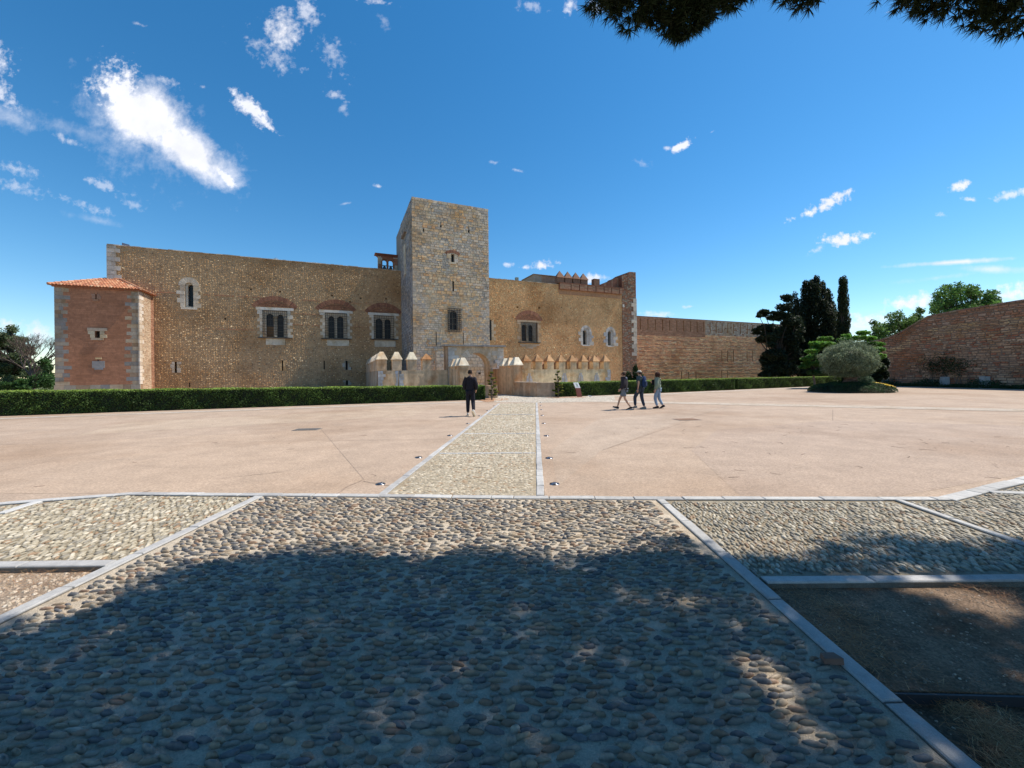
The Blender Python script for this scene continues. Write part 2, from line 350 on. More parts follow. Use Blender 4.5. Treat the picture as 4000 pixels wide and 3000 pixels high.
def arch_plate(mb, face, a0, a1, b0, b1, ops, c0, c1, col=(1, 1, 1), n=8):
    """plate between depths c0 (front) and c1 with round-headed openings (l, r, sill, spring)"""
    def quad(p, q, r, s, front=True):
        for c in ([c0] if front else [c0]):
            mb.add([face.p(*p, c), face.p(*q, c), face.p(*r, c), face.p(*s, c)], [(0, 1, 2, 3)], col)
    x = a0
    for (l, r, sl, sp) in sorted(ops):
        quad((x, b0), (l, b0), (l, b1), (x, b1))
        if sl > b0: quad((l, b0), (r, b0), (r, sl), (l, sl))
        rad = (r - l) / 2; cx = (l + r) / 2
        pts = [(cx - rad * math.cos(t), sp + rad * math.sin(t)) for t in [math.pi * i / n for i in range(n + 1)]]
        for i in range(n):
            p, q = pts[i], pts[i + 1]; quad(p, q, (q[0], b1), (p[0], b1))
        ring = [(l, sl)] + pts + [(r, sl)]
        for i in range(len(ring)):
            p, q = ring[i], ring[(i + 1) % len(ring)]
            mb.add([face.p(*p, c0), face.p(*q, c0), face.p(*q, c1), face.p(*p, c1)], [(0, 1, 2, 3)], col)
        x = r
    quad((x, b0), (a1, b0), (a1, b1), (x, b1))
    for (p, q) in (((a0, b0), (a1, b0)), ((a1, b0), (a1, b1)), ((a1, b1), (a0, b1)), ((a0, b1), (a0, b0))):
        mb.add([face.p(*p, c0), face.p(*q, c0), face.p(*q, c1), face.p(*p, c1)], [(0, 1, 2, 3)], col)
def fbox(mb, face, a0, a1, b0, b1, c0, c1, col=(1, 1, 1)):
    q = [(a0, b0), (a1, b0), (a1, b1), (a0, b1)]
    return mb.hexa([face.p(a, b, c1) for a, b in q] + [face.p(a, b, c0) for a, b in q], col)

# ------------------------------------------------------------------ the castle's own axes
TH = math.atan2(.397, .918); CO = np.array([-13.2, 47.8]); CS, SN = math.cos(TH), math.sin(TH)
def LP(x, y, out=0.0):                              # pixel -> (along, up) on the plane parallel to the castle front, 'out' metres before it
    a, b = px2d(x, y)
    Y = (-out - CO[0] * SN + CO[1] * CS) / (-a * SN + CS)
    X = a * Y
    return (X - CO[0]) * CS + (Y - CO[1]) * SN, H + b * Y
def loc2w(p): return np.array([CO[0] + p[0] * CS - p[1] * SN, CO[1] + p[0] * SN + p[1] * CS, p[2] if len(p) > 2 else 0])
def w2loc(p): dx, dy = p[0] - CO[0], p[1] - CO[1]; return np.array([dx * CS + dy * SN, -dx * SN + dy * CS])
def cthing(name, base, **kw): return empty(name, loc2w(base), TH, **kw), np.array(base, float)
def front(out): return Face((0, -out, 0), (1, 0, 0), (0, 0, 1), (0, -1, 0))
def LR(x0, y0, x1, y1, out=0.0):                     # pixel rectangle -> a0,a1,b0,b1
    a0, bt = LP(x0, y0, out); a1, _ = LP(x1, y0, out); am = (x0 + x1) / 2
    return a0, a1, LP(am, y1, out)[1], LP(am, y0, out)[1]

GREY = [((0.524, 0.446, 0.36), 3), ((0.577, 0.487, 0.387), 3), ((0.629, 0.511, 0.382), 1.6), ((0.577, 0.428, 0.297), 1.2), ((0.433, 0.38, 0.329), 1.8), ((0.681, 0.558, 0.424), .5)]
WARM = [((0.683, 0.48, 0.286), 3), ((0.615, 0.492, 0.337), 2.5), ((0.738, 0.529, 0.316), 1.4), ((0.52, 0.443, 0.337), 1.4), ((0.628, 0.382, 0.204), 1)]
PALE = [((0.598, 0.515, 0.389), 3), ((0.506, 0.426, 0.313), 2), ((0.644, 0.56, 0.454), 1.5), ((0.414, 0.392, 0.356), .8)]
QUOIN = [((0.324, 0.279, 0.223), 3), ((0.396, 0.312, 0.223), 2), ((0.243, 0.23, 0.216), 1.5), ((0.297, 0.213, 0.144), 1)]
BRICK = [((0.381, 0.189, 0.114), 4), ((0.426, 0.219, 0.138), 2), ((0.314, 0.148, 0.0902), 2), ((0.47, 0.265, 0.171), 1)]
PEB_L = [((0.562, 0.373, 0.194), 3), ((0.443, 0.28, 0.14), 3), ((0.341, 0.213, 0.108), 2.2), ((0.768, 0.572, 0.346), .9), ((0.193, 0.133, 0.0863), .8), ((0.532, 0.307, 0.14), 1.5)]
PEB_R = [((0.82, 0.474, 0.207), 3), ((0.687, 0.362, 0.145), 3), ((0.549, 0.275, 0.114), 2), ((0.82, 0.674, 0.373), 1.0), ((0.302, 0.175, 0.0935), .8), ((0.632, 0.287, 0.114), 1.2)]
PEB_C = [((0.63, 0.465, 0.33), 3), ((0.45, 0.285, 0.195), 3), ((0.33, 0.195, 0.135), 2), ((0.78, 0.66, 0.525), 1.2), ((0.405, 0.39, 0.375), 1.2)]

PT = np.array([(math.cos(t), math.sin(t), -.3) for t in [i * math.pi / 3 for i in range(6)]] + [(math.cos(t) * .6, math.sin(t) * .6, 1) for t in [i * 2 * math.pi / 3 for i in range(3)]])
PF = np.array([(0, 1, 6), (1, 7, 6), (1, 2, 7), (2, 3, 7), (3, 8, 7), (3, 4, 8), (4, 5, 8), (5, 6, 8), (5, 0, 6), (6, 7, 8)])
def pebble_wall(face, a0, a1, b0, b1, holes, pl, parent, base, row=.165, pitch=.21, mat='pebble', size=(.088, .050, .030), topf=None, name='pebble_courses', dens=1.0):
    cs = []
    z = b0
    while z < b1 - row * .4:
        n = int((a1 - a0) / pitch); x = a0 + (np.arange(n) + rng.uniform(-.3, .3, n) + .5) * pitch
        zz = z + row / 2 + rng.uniform(-.008, .008, n)
        cs.append(np.stack([x, zz], 1)); z += row * rng.uniform(.9, 1.1)
    P = np.concatenate(cs)
    keep = rng.random(len(P)) < dens
    for h in holes: keep &= ~((P[:, 0] > h[0] - .08) & (P[:, 0] < h[1] + .08) & (P[:, 1] > h[2] - .05) & (P[:, 1] < h[3] + .05))
    if topf is not None: keep &= P[:, 1] < topf(P[:, 0]) - .05
    P = P[keep]; n = len(P)
    s = rng.uniform(.6, 1.25, n); big = rng.random(n) < .03; s[big] *= 1.5
    ang = rng.uniform(-.35, .35, n) + np.where(rng.random(n) < .5, .3, -.1)
    ex, ez, en = face.ex, face.ez, face.en
    c, sn = np.cos(ang)[:, None], np.sin(ang)[:, None]
    ax = (ex * c + ez * sn) * (size[0] * s)[:, None]; az = (-ex * sn + ez * c) * (size[1] * s * rng.uniform(.8, 1.2, n))[:, None]; an = en[None, :] * (size[2] * s)[:, None]
    M3 = np.stack([ax, az, an], axis=2)
    loc = face.o + P[:, :1] * ex + P[:, 1:] * ez
    V, Fc, C = bulk(PT, PF, loc, M3, pals(pl, n))
    o = mesh_obj(name, V - np.array(base), Fc, MT[mat], parent, C, True); o['kind'] = 'stuff'; return o

def voussoirs(face, cx, zb, half, rise, thick, parent, base, name='relieving_arch', n=22, col=[((.26, .12, .075), 2), ((.31, .15, .09), 1), ((.22, .10, .065), 1)], fill=True, proud=.05, parts=False):
    """segmental ring of radial bricks over an opening, with brick tympanum below"""
    r = (half ** 2 + rise ** 2) / (2 * rise); zc = zb + rise - r; th = math.asin(half / r)
    mb = MB(); mb2 = MB()
    for i in range(n):
        t0 = -th + 2 * th * i / n + .001; t1 = -th + 2 * th * (i + 1) / n - .001
        q = [(cx + rr * math.sin(t), zc + rr * math.cos(t)) for (rr, t) in ((r - thick * .6, t0), (r - thick * .6, t1), (r + thick * .4, t1), (r + thick * .4, t0))]
        p = proud + rng.uniform(-.01, .01)
        mb.hexa([face.p(a, b, p) for a, b in q] + [face.p(a, b, -.05) for a, b in q], pal(col))
    if fill:
        z = zb
        while z < zb + rise - thick * .6 - .04:
            hw = math.sqrt(max(0, (r - thick * .62) ** 2 - (z + .05 - zc) ** 2)); x = cx - hw
            while x < cx + hw - .05:
                wd = min(.28, cx + hw - x); fbox(mb2, face, x, x + wd - .015, z, z + .055, -.05, proud * .8 + rng.uniform(-.01, .01), pal(col)); x += wd
            z += .07
    mb.build(name, MT['brick'], parent, base)
    mb2.build('tympanum_bricks', MT['brick'], parent, base)

def surround(face, hole, parent, base, pl=PALE, wd=(.28, .5), ch=.42, proud=.05, top=True, sill=True, name='surround_stone'):
    a0, a1, b0, b1 = hole[:4]; z = b0; k = 0; pcs = []
    while z < b1 - .05:
        h = min(ch * rng.uniform(.8, 1.2), b1 - z)
        if b1 - z - h < ch * .4: h = b1 - z
        for s in (0, 1):
            wv = wd[(k + s) % 2] * rng.uniform(.9, 1.1)
            x0, x1 = (a0 - wv, a0) if s == 0 else (a1, a1 + wv)
            mb = MB(); fbox(mb, face, x0 + .006, x1 - .006 * (s == 0), z + .006, z + h - .006, -.06, proud + rng.uniform(-.01, .012), pal(pl)); pcs.append(mb)
        z += h; k += 1
    if top: mb = MB(); fbox(mb, face, a0 - wd[1], a1 + wd[1], b1 + .004, b1 + .26, -.06, proud + .01, pal(pl)); pcs.append(mb)
    if sill: mb = MB(); fbox(mb, face, a0 - wd[1] * .5, a1 + wd[1] * .5, b0 - .2, b0 - .004, -.06, proud + .04, pal(pl)); pcs.append(mb)
    for mb in pcs: mb.build(name, MT['plain'], parent, base)

def twin_window(face, R4, arches, parent, base, grille=True, board=False, half=True, depth=.42, bars=(11, 11), name='window'):
    """two round-headed lights in a stone panel, leaded glass behind, iron cage in front. Children of one window part."""
    a0, a1, b0, b1 = R4
    mb = MB(); arch_plate(mb, face, a0, a1, b0, b1, arches, -.12, -depth + .1, (.60, .50, .38), 8)
    wo = mb.build(name, MT['plain'], parent, base)
    g = MB(); fbox(g, face, a0 + .01, a1 - .01, b0 + .01, b1 - .01, -depth + .02, -depth + .04, (.02, .025, .03)); g.build('glass', MT['glass'], wo, (0, 0, 0)).data.transform(Matrix.Translation(-Vector(base)))
    t = MB()
    for (l, r, sl, sp) in arches:
        for k in range(1, 4): zz = sl + (sp - sl) * k / 3.4; fbox(t, face, l, r, zz - .02, zz + .02, -depth + .05, -depth + .09, (.12, .11, .1))
        fbox(t, face, (l + r) / 2 - .012, (l + r) / 2 + .012, sl, sp + (r - l) * .45, -depth + .05, -depth + .09, (.1, .1, .1))
    t.build('glazing_bar', MT['iron'], wo, base)
    cx = (a0 + a1) / 2; l1, r1 = arches[0][1], arches[1][0]
    c = MB(); m = (l1 + r1) / 2; wv = (r1 - l1) * .45
    c.lathe(tuple(face.p(m, arches[0][2], -.2)), [(wv * 1.2, 0), (wv * 1.2, .1), (wv * .8, .16), (wv * .75, arches[0][3] - arches[0][2] - .2), (wv * 1.5, arches[0][3] - arches[0][2])], 8, (.5, .45, .36)); c.build('mullion_column', MT['plain'], wo, base)
    if board:
        l, r, sl, sp = arches[0]; c = MB(); fbox(c, face, l, r, sl, sl + (sp - sl) * .52, -depth + .06, -depth + .1, (.22, .12, .05)); c.build('wooden_shutter', MT['plain'], wo, base)
    if grille:
        g = MB(); nb, nr = bars
        for i in range(nb):
            x = a0 + .03 + (a1 - a0 - .06) * i / (nb - 1); fbox(g, face, x - .017, x + .017, b0 - .1, b1 - .03, .2, .235, (.03, .025, .022))
        for i in range(nr):
            z = b0 + .02 + (b1 - b0 - .1) * i / (nr - 1); fbox(g, face, a0 - .02, a1 + .02, z - .017, z + .017, .19, .245, (.03, .025, .022))
            for x in (a0, a1): fbox(g, face, x - .014, x + .014, z - .014, z + .014, -.1, .21, (.03, .025, .022))
        g.build('iron_grille', MT['iron'], wo, base)
        s = MB(); fbox(s, face, a0 - .45, a1 + .45, b0 - .1, b0 - .02, .02, .3, (.07, .06, .05)); s.build('iron_sill_shelf', MT['iron'], wo, base)
    return wo
def slit(face, r, parent, base, pl=QUOIN, st=True, w_=(.2, .32)):
    g = MB(); fbox(g, face, r[0], r[1], r[2], r[3], -.49, -.47, (.01, .01, .012)); g.build('slit_window', MT['iron'], parent, base)
    if st: surround(face, r, parent, base, pl, w_, .4, .035, top=False, sill=False)

# ================================================================== left wing
TOPL = (LP(443, 958)[1] + LP(1568, 1060)[1]) / 2
lw, bs = cthing('castle_wing', (-13, 0, 0), label='long left wing of the castle in brown pebble courses with three barred windows', cat='castle wing')
fc = front(0)
aL = LP(419, 1020)[0]
WA, WB, WC = LR(1026, 1213, 1122, 1318), LR(1270, 1223, 1355, 1322), LR(1460, 1233, 1537, 1324)
W1 = LR(722, 1104, 755, 1201); W1 = (W1[0], W1[1], W1[2], W1[3])
SL = [LR(682, 1413, 691, 1456), LR(738, 1495, 743, 1512), LR(1101, 1408, 1106, 1448), LR(1264, 1408, 1268.5, 1443), LR(1350, 1409, 1358, 1445), LR(1351, 1486, 1360, 1504)]
HL = [WA, WB, WC, W1] + SL
HOL = [LR(x - 3.5, y - 3, x + 3.5, y + 4) for x, y in ((980, 1130), (1094, 1139), (1297, 1154), (1409, 1165), (1508, 1167), (1368, 1180), (880, 1245))]
HOLD = [(h[0], h[1], h[2], h[3], .3) for h in HOL]
m = MB(); holed(m, fc, aL, .0, -2.5, TOPL, HL + HOLD, .5, col=(.40, .27, .155))
m.box(aL, 0, 0.02, 1.2, TOPL - .02, TOPL + .0, (.3, .25, .2)); m.box(aL + .01, aL + .02, .01, 1.2, -2.5, TOPL - .02, (.25, .2, .15)); m.box(aL, 0, 1.2, 1.25, -2.5, TOPL, (.3, .2, .15))
m.build('wall', MT['mortar'], lw, bs)
m = MB(); x = aL
while x < -.1:
    wv = min(rng.uniform(.35, .6), -.05 - x); h_ = rng.uniform(.05, .1); m.box(x, x + wv - .02, -.07, .5, TOPL, TOPL + h_, pal([((.55, .5, .42), 1), ((.38, .32, .25), 1)])); x += wv
o = m.build('coping', MT['plain'], lw, bs); o['kind'] = 'stuff'
big = [(h[0] - .45, h[1] + .45, h[2] - .2, h[3] + .28) for h in (WA, WB, WC)] + [(W1[0] - .3, W1[1] + .3, W1[2] - .2, W1[3] + .5)] + [(h[0] - .2, h[1] + .2, h[2], h[3]) for h in SL] + HOL
pebble_wall(fc, aL + .5, -.02, -.5, TOPL, big, PEB_L, lw, bs)
# thin brick levelling courses
m = MB()
for zz, x0, x1 in ((LP(1000, 1163)[1], LP(600, 1140)[0], LP(1500, 1163)[0]), (LP(1200, 1228)[1], LP(1145, 1228)[0], LP(1245, 1228)[0]), (LP(1200, 1271)[1], LP(1130, 1228)[0], LP(1440, 1228)[0]), (LP(1000, 1290)[1], LP(800, 1228)[0], LP(990, 1228)[0])):
    x = x0
    while x < x1:
        wv = rng.uniform(.22, .34)
        if rng.random() < .8 and not any(h[0] - .4 < x < h[1] + .4 and h[2] < zz < h[3] for h in HL): fbox(m, fc, x, x + wv - .02, zz + rng.uniform(-.02, .02), zz + .05, -.03, .045, pal(BRICK))
        x += wv
o = m.build('brick_course', MT['brick'], lw, bs); o['kind'] = 'stuff'
z = 9.5; k = 0
while z < TOPL - .1:
    h = min(rng.uniform(.32, .45), TOPL - z)
    wv = (.95, .6)[k % 2] * rng.uniform(.9, 1.1); m = MB(); x = 0
    c1 = pal([((.50, .48, .46), 2), ((.42, .40, .38), 2), ((.46, .40, .34), 1)]); fbox(m, fc, aL - .03, aL + wv * .55 - .01, z + .01, z + h - .01, -.5, .06, c1); m.build('quoin_stone', MT['plain'], lw, bs)
    m = MB(); fbox(m, fc, aL + wv * .55, aL + wv, z + .01, z + h - .01, -.1, .05, pal([((.50, .47, .43), 2), ((.42, .38, .34), 2)])); m.build('quoin_stone', MT['plain'], lw, bs)
    z += h; k += 1
# windows
for Rr, ar, sillpx, bd in ((WA, ((1040, 1069), (1083, 1108)), (1039, 1323, 1114, 1350), True), (WB, ((1282, 1307), (1317, 1342)), (1278, 1328, 1364, 1353), False), (WC, ((1467, 1495), (1502, 1527)), (1463, 1330, 1545, 1356), False)):
    a_ = [(LP(p, 1270)[0], LP(q, 1270)[0]) for p, q in ar]; sp = Rr[3] - .35 - (a_[0][1] - a_[0][0]) / 2
    twin_window(fc, Rr, [(p, q, Rr[2] + .05, sp) for p, q in a_], lw, bs, board=bd, bars=(13, 11) if bd else (12, 11))
    surround(fc, Rr, lw, bs, [((.60, .54, .45), 3), ((.50, .42, .32), 1.5)], (.28, .52), .36, .05, top=False, sill=False)
    m = MB(); fbox(m, fc, Rr[0] - .62, Rr[1] + .62, Rr[3] + .01, Rr[3] + .30, -.06, .08, (.62, .58, .52)); m.build('lintel', MT['plain'], lw, bs)
    s = LR(*sillpx); xs = np.linspace(s[0], s[1], 4)
    for i in range(3): m = MB(); fbox(m, fc, xs[i], xs[i + 1] - .01, s[2] + rng.uniform(0, .1), s[3], -.06, .05, pal([((.58, .52, .42), 1)])); m.build('sill_stone', MT['plain'], lw, bs)
    voussoirs(fc, (Rr[0] + Rr[1]) / 2, Rr[3] + .36, (Rr[1] - Rr[0]) / 2 + .85, .98, .5, lw, bs, n=34)
# the tall arched window
m = MB(); cx = (W1[0] + W1[1]) / 2; r0 = (W1[1] - W1[0]) / 2; spz = W1[3] - r0
for i in range(11):
    t0, t1 = math.pi * i / 11, math.pi * (i + 1) / 11
    q = [(cx - r * math.cos(t), spz + r * math.sin(t)) for r, t in ((r0, t0), (r0, t1), (r0 + .52, t1), (r0 + .52, t0))]
    v = MB(); v.hexa([fc.p(a, b, .05 + rng.uniform(0, .015)) for a, b in q] + [fc.p(a, b, -.06) for a, b in q], pal([((.50, .42, .33), 1), ((.56, .48, .38), 1)])); v.build('arch_stone', MT['plain'], lw, bs)
surround(fc, (W1[0], W1[1], W1[2], spz), lw, bs, [((.54, .46, .36), 2), ((.58, .52, .43), 2), ((.44, .35, .26), 1)], (.38, .62), .42, .05, top=False, sill=True)
m = MB(); arch_plate(m, fc, W1[0], W1[1], W1[2], W1[3], [(W1[0] + .2, W1[1] - .02, W1[2] + .12, spz - .05)], -.15, -.45, (.55, .5, .42)); wo = m.build('window', MT['plain'], lw, bs)
m = MB(); fbox(m, fc, W1[0] + .19, W1[1] - .01, W1[2] + .1, W1[3] - .05, -.46, -.44, (.01, .012, .015)); m.build('glass', MT['glass'], wo, bs)
for i, s in enumerate(SL): slit(fc, s, lw, bs, [((.42, .38, .33), 2), ((.34, .28, .2), 1)] if i in (0, 4, 5) else PEB_L, st=i in (0, 2, 4, 5))
# small things on the roof edge
def small(name, label, cat, p_local):
    return empty(name, loc2w(p_local), TH, label=label, cat=cat), np.array(p_local, float)
tx, _ = LP(496, 951, -1.0)
e, b_ = small('flood_lamp', 'small grey flood lamp on the roof edge at the left end of the long wing', 'lamp', (tx, 1.0, TOPL))
m = MB(); m.tube((tx, 1, TOPL), (tx, 1, TOPL + .35), .03, n=6, col=(.2, .2, .22)); m.build('bracket', MT['iron'], e, b_)
m = MB(); m.hexa([(tx - .3, .8, TOPL + .22), (tx + .2, .8, TOPL + .12), (tx + .26, .8, TOPL + .42), (tx - .3, .8, TOPL + .55), (tx - .25, 1.1, TOPL + .25), (tx + .2, 1.1, TOPL + .16), (tx + .2, 1.1, TOPL + .4), (tx - .25, 1.1, TOPL + .5)], (.16, .17, .24)); m.build('lamp_head', MT['iron'], e, b_)
tx, _ = LP(1079, 1005, -1.0)
e, b_ = small('roof_vent', 'little pale metal vent cap above the middle of the long wing roof edge', 'vent', (tx, 1.0, TOPL))
m = MB(); m.lathe((tx, 1, TOPL), [(.12, -.2), (.12, .3), (.1, .3)], 8, (.5, .5, .5)); m.build('pipe', MT['steel'], e, b_)
m = MB(); m.lathe((tx, 1, TOPL + .3), [(.24, 0), (.24, .1), (.05, .2)], 8, (.6, .6, .62)); m.build('cap', MT['steel'], e, b_)

# ================================================================== bell gable behind the wing's roof edge
O = -3.0; g0, _ = LP(1477, 1030, O); g1, _ = LP(1553, 1030, O); zt = LP(1515, 1004, O)[1]; zb_ = TOPL - 1.5
bg_, b_ = cthing('bell_gable', ((g0 + g1) / 2, -O, zb_), label='small open brick bell gable with two bells rising beside the tower', cat='bell gable')
f2 = front(O)
ax = [(LP(1494, 1030, O)[0], LP(1511.5, 1030, O)[0]), (LP(1518, 1030, O)[0], LP(1536.5, 1030, O)[0])]
m = MB(); sp = LP(1515, 1022, O)[1]
arch_plate(m, f2, g0 + .35, g1 - .35, zb_, zt, [(p, q, zb_ + .3, sp) for p, q in ax], 0, -.7, (.30, .13, .08)); arch_plate(m, Face(f2.p(0, 0, -.7), (1, 0, 0), (0, 0, 1), (0, -1, 0)), g0 + .35, g1 - .35, zb_, zt, [(p, q, zb_ + .3, sp) for p, q in ax], 0, .001, (.30, .13, .08)); m.build('wall', MT['brick'], bg_, b_)
for s in (0, 1):
    z = zb_; k = s
    while z < zt - .05:
        h = min(.42, zt - z); wv = (.5, .36)[k % 2]; m = MB(); x0 = g0 if s == 0 else g1 - wv
        fbox(m, f2, x0, x0 + wv, z + .01, z + h - .01, -.72, .04, pal([((.50, .44, .36), 2), ((.34, .17, .11), 1)])); m.build('quoin_stone', MT['plain'], bg_, b_); z += h; k += 1
m = MB(); v = [(g0 - .3, g1 + .25)]
for i, (e0, zz0, zz1) in enumerate(((.05, 0, .1), (.14, .1, .2), (.24, .2, .28))): m.box(g0 - e0, g1 + e0, -O - e0 * .9, -O + .7 + e0 * .9, zt + zz0, zt + zz1 - .004, (.25, .10, .07))
m.build('cornice', MT['brick'], bg_, b_)
m = MB(); gc = (g0 + g1) / 2; yy = -O + .35; m.add([(g0 - .4, -O - .4, zt + .28), (g1 + .4, -O - .4, zt + .28), (g1 + .4, -O + 1.1, zt + .28), (g0 - .4, -O + 1.1, zt + .28), (g0 + .2, yy, zt + .5), (g1 - .2, yy, zt + .5)], [(0, 1, 5, 4), (1, 2, 5), (2, 3, 4, 5), (3, 0, 4), (3, 2, 1, 0)], (.36, .14, .08)); m.build('roof', MT['tile'], bg_, b_)
for (p, q) in ax:
    c = (p + q) / 2; m = MB(); m.lathe((c, yy, sp - .95), [(.30, 0), (.26, .05), (.2, .2), (.16, .36), (.08, .44), (.03, .46)], 12, (.07, .09, .10)); be = m.build('bell', MT['iron'], bg_, b_, True)
    m = MB(); m.box(p, q, yy - .05, yy + .05, sp - .5, sp - .42, (.05, .05, .06)); m.build('bell_yoke', MT['iron'], bg_, b_)

# ================================================================== right wing
aR = LP(2484, 1200)[0]; aT = LP(1908, 1300)[0]; aM = LP(2182, 1110)[0]; aM2 = LP(2424, 1120)[0]
TOPR = (LP(1920, 1090)[1] + LP(2170, 1109)[1]) / 2
rw, bs = cthing('castle_wing', (18, 0, 0), label='golden brown right wing of the castle with a ruined corner turret', cat='castle wing')
WD = LR(2035, 1259, 2097, 1337); WE = LR(2276, 1281, 2301, 1349); WF = LR(2374, 1286, 2395, 1352)
HR = [WD, WE, WF]; HOR = [LR(x - 4, y - 3, x + 4, y + 4) for x, y in ((2021, 1200), (2106, 1202))]
HORD = [(h[0], h[1], h[2], h[3], .3) for h in HOR]
m = MB(); holed(m, fc, 1.0, aR, -2.5, TOPR, HR + HORD, .55, col=(.66, .41, .20))
m.box(1, aR, .02, 1.2, TOPR - .03, TOPR, (.3, .25, .2)); m.box(aR - .01, aR, .0, 14, -2.5, TOPR, (.35, .22, .12)); m.box(1, aR, 1.2, 1.22, -2.5, TOPR, (.3, .2, .1))
m.build('wall', MT['mortar'], rw, bs)
LB, _ = LP(1936, 1300)
big = [(WD[0] - .6, WD[1] + .6, WD[2] - .3, WD[3] + .3)] + [(h[0] - .5, h[1] + .5, h[2] - .3, h[3] + .4) for h in (WE, WF)] + HOR
pebble_wall(fc, 7.0, aR - .02, -.5, TOPR - .02, big + [(aM, aM2 + .1, LP(2300, 1146)[1], TOPR)], PEB_R, rw, bs)
m = MB(); x = 7.0
while x < aM - .1:
    wv = rng.uniform(.35, .6); m.box(x, min(x + wv - .02, aM), -.06, .5, TOPR, TOPR + rng.uniform(.05, .1), pal([((.5, .42, .32), 1), ((.34, .27, .2), 1)])); x += wv
o = m.build('coping', MT['plain'], rw, bs); o['kind'] = 'stuff'
a_ = [(LP(2039.5, 1300)[0], LP(2057, 1300)[0]), (LP(2065, 1300)[0], LP(2082, 1300)[0])]
twin_window(fc, WD, [(p, q, WD[2] + .15, WD[3] - .35 - (q - p) / 2) for p, q in a_], rw, bs, bars=(13, 15))
surround(fc, WD, rw, bs, [((.58, .42, .27), 2), ((.50, .34, .2), 1)], (.35, .6), .45, .05, top=True, sill=False)
for q in ((2030, 1344, 2107, 1350), (2037, 1350, 2095, 1356), (2052, 1356, 2082, 1362)):
    s = LR(*q); m = MB(); fbox(m, fc, s[0], s[1], s[2], s[3] - .01, -.06, .06, pal([((.58, .46, .33), 1)])); m.build('sill_stone', MT['plain'], rw, bs)
voussoirs(fc, (WD[0] + WD[1]) / 2, WD[3] + .3, (WD[1] - WD[0]) / 2 + .75, 1.15, .5, rw, bs, n=30, col=[((.38, .18, .105), 2), ((.33, .15, .09), 1)])
for Wx in (WE, WF):
    cx = (Wx[0] + Wx[1]) / 2; r0 = (Wx[1] - Wx[0]) / 2; spz = Wx[3] - r0
    for i in range(7):
        t0, t1 = math.pi * i / 7, math.pi * (i + 1) / 7; rr = r0 + .38
        q = [(cx - r * math.cos(t), spz + r * math.sin(t)) for r, t in ((r0, t0), (r0, t1), (rr, t1), (rr, t0))]
        v = MB(); v.hexa([fc.p(a, b, .05) for a, b in q] + [fc.p(a, b, -.06) for a, b in q], pal([((.56, .52, .47), 1), ((.46, .44, .42), 1)])); v.build('arch_stone', MT['plain'], rw, bs)
    surround(fc, (Wx[0], Wx[1], Wx[2], spz), rw, bs, [((.58, .54, .47), 2), ((.42, .42, .42), 1.4)], (.4, .8), .5, .05, top=False, sill=False)
    m = MB(); arch_plate(m, fc, Wx[0], Wx[1], Wx[2], Wx[3], [(Wx[0] + .05, Wx[0] + (Wx[1] - Wx[0]) * .62, Wx[2] + .1, spz - .1)], -.02, -.5, (.50, .47, .42)); wo = m.build('window', MT['plain'], rw, bs)
    m = MB(); fbox(m, fc, Wx[0], Wx[1], Wx[2], Wx[3] - .05, -.52, -.5, (.012, .013, .015)); m.build('glass', MT['glass'], wo, bs)
    m = MB(); fbox(m, fc, Wx[0] - .1, Wx[1] + .1, Wx[2] - .1, Wx[2] - .005, -.06, .08, (.7, .68, .64)); m.build('sill_stone', MT['plain'], rw, bs)
# window half hidden behind the tower edge
s = LR(1905, 1252, 1921, 1330); m = MB()
fbox(m, fc, s[0], s[1] - .1, s[2], s[3], -.05, .12, (.02, .02, .02)); m.build('slit_window', MT['iron'], rw, bs)
for i in range(6):
    zz = s[2] + (s[3] - s[2]) * i / 6; m = MB(); fbox(m, fc, s[1] - .12, s[1] + (.55, .25)[i % 2], zz + .01, zz + (s[3] - s[2]) / 6 - .01, -.05, .06, pal([((.62, .5, .35), 1)])); m.build('surround_stone', MT['plain'], rw, bs)
m = MB()
for i in range(13): zz = s[2] + (s[3] - s[2]) * i / 12; fbox(m, fc, s[0], s[1] - .15, zz, zz + .05, .12, .3, (.03, .025, .02))
m.build('iron_grille', MT['iron'], rw, bs)
# brick machicolation band with slots
z0 = LP(2300, 1140)[1]; edges = [aM] + [LP(1900 + q / 2.765, 1120)[0] for q in (900, 990, 1080, 1167, 1255, 1335, 1418)] + [aM2]
for i in range(len(edges) - 1):
    x0, x1 = edges[i] + .06 * (i > 0), edges[i + 1] - .06 * (i < len(edges) - 2)
    m = MB(); fbox(m, fc, x0, x1, z0, TOPR + .15, .02, .38, (.32, .16, .10)); pn = m.build('parapet_panel', MT['brick'], rw, bs)
    pc = masonry(Face((0, -.38, 0), (1, 0, 0), (0, 0, 1), (0, -1, 0)), x0, x1, z0, TOPR + .15, (.13, .13), (.5, .9), (.006, .012), .02, [((.40, .22, .135), 2), ((.36, .185, .115), 2), ((.45, .29, .18), 1)], jit=.004, cham=.008)
    emit(pc, 'brick', MT['brick'], pn, bs, 0, 'brickwork')
m = MB(); fbox(m, fc, aM, aM2, TOPR + .154, TOPR + .3, -.5, .42, (.22, .1, .06)); fbox(m, fc, aM, aM2, LP(2300, 1150)[1] - .3, z0 - .004, -.05, .06, (.44, .25, .14)); fbox(m, fc, aM, aM2, z0, TOPR, -.3, .015, (.02, .012, .01)); m.build('parapet_string', MT['brick'], rw, bs)
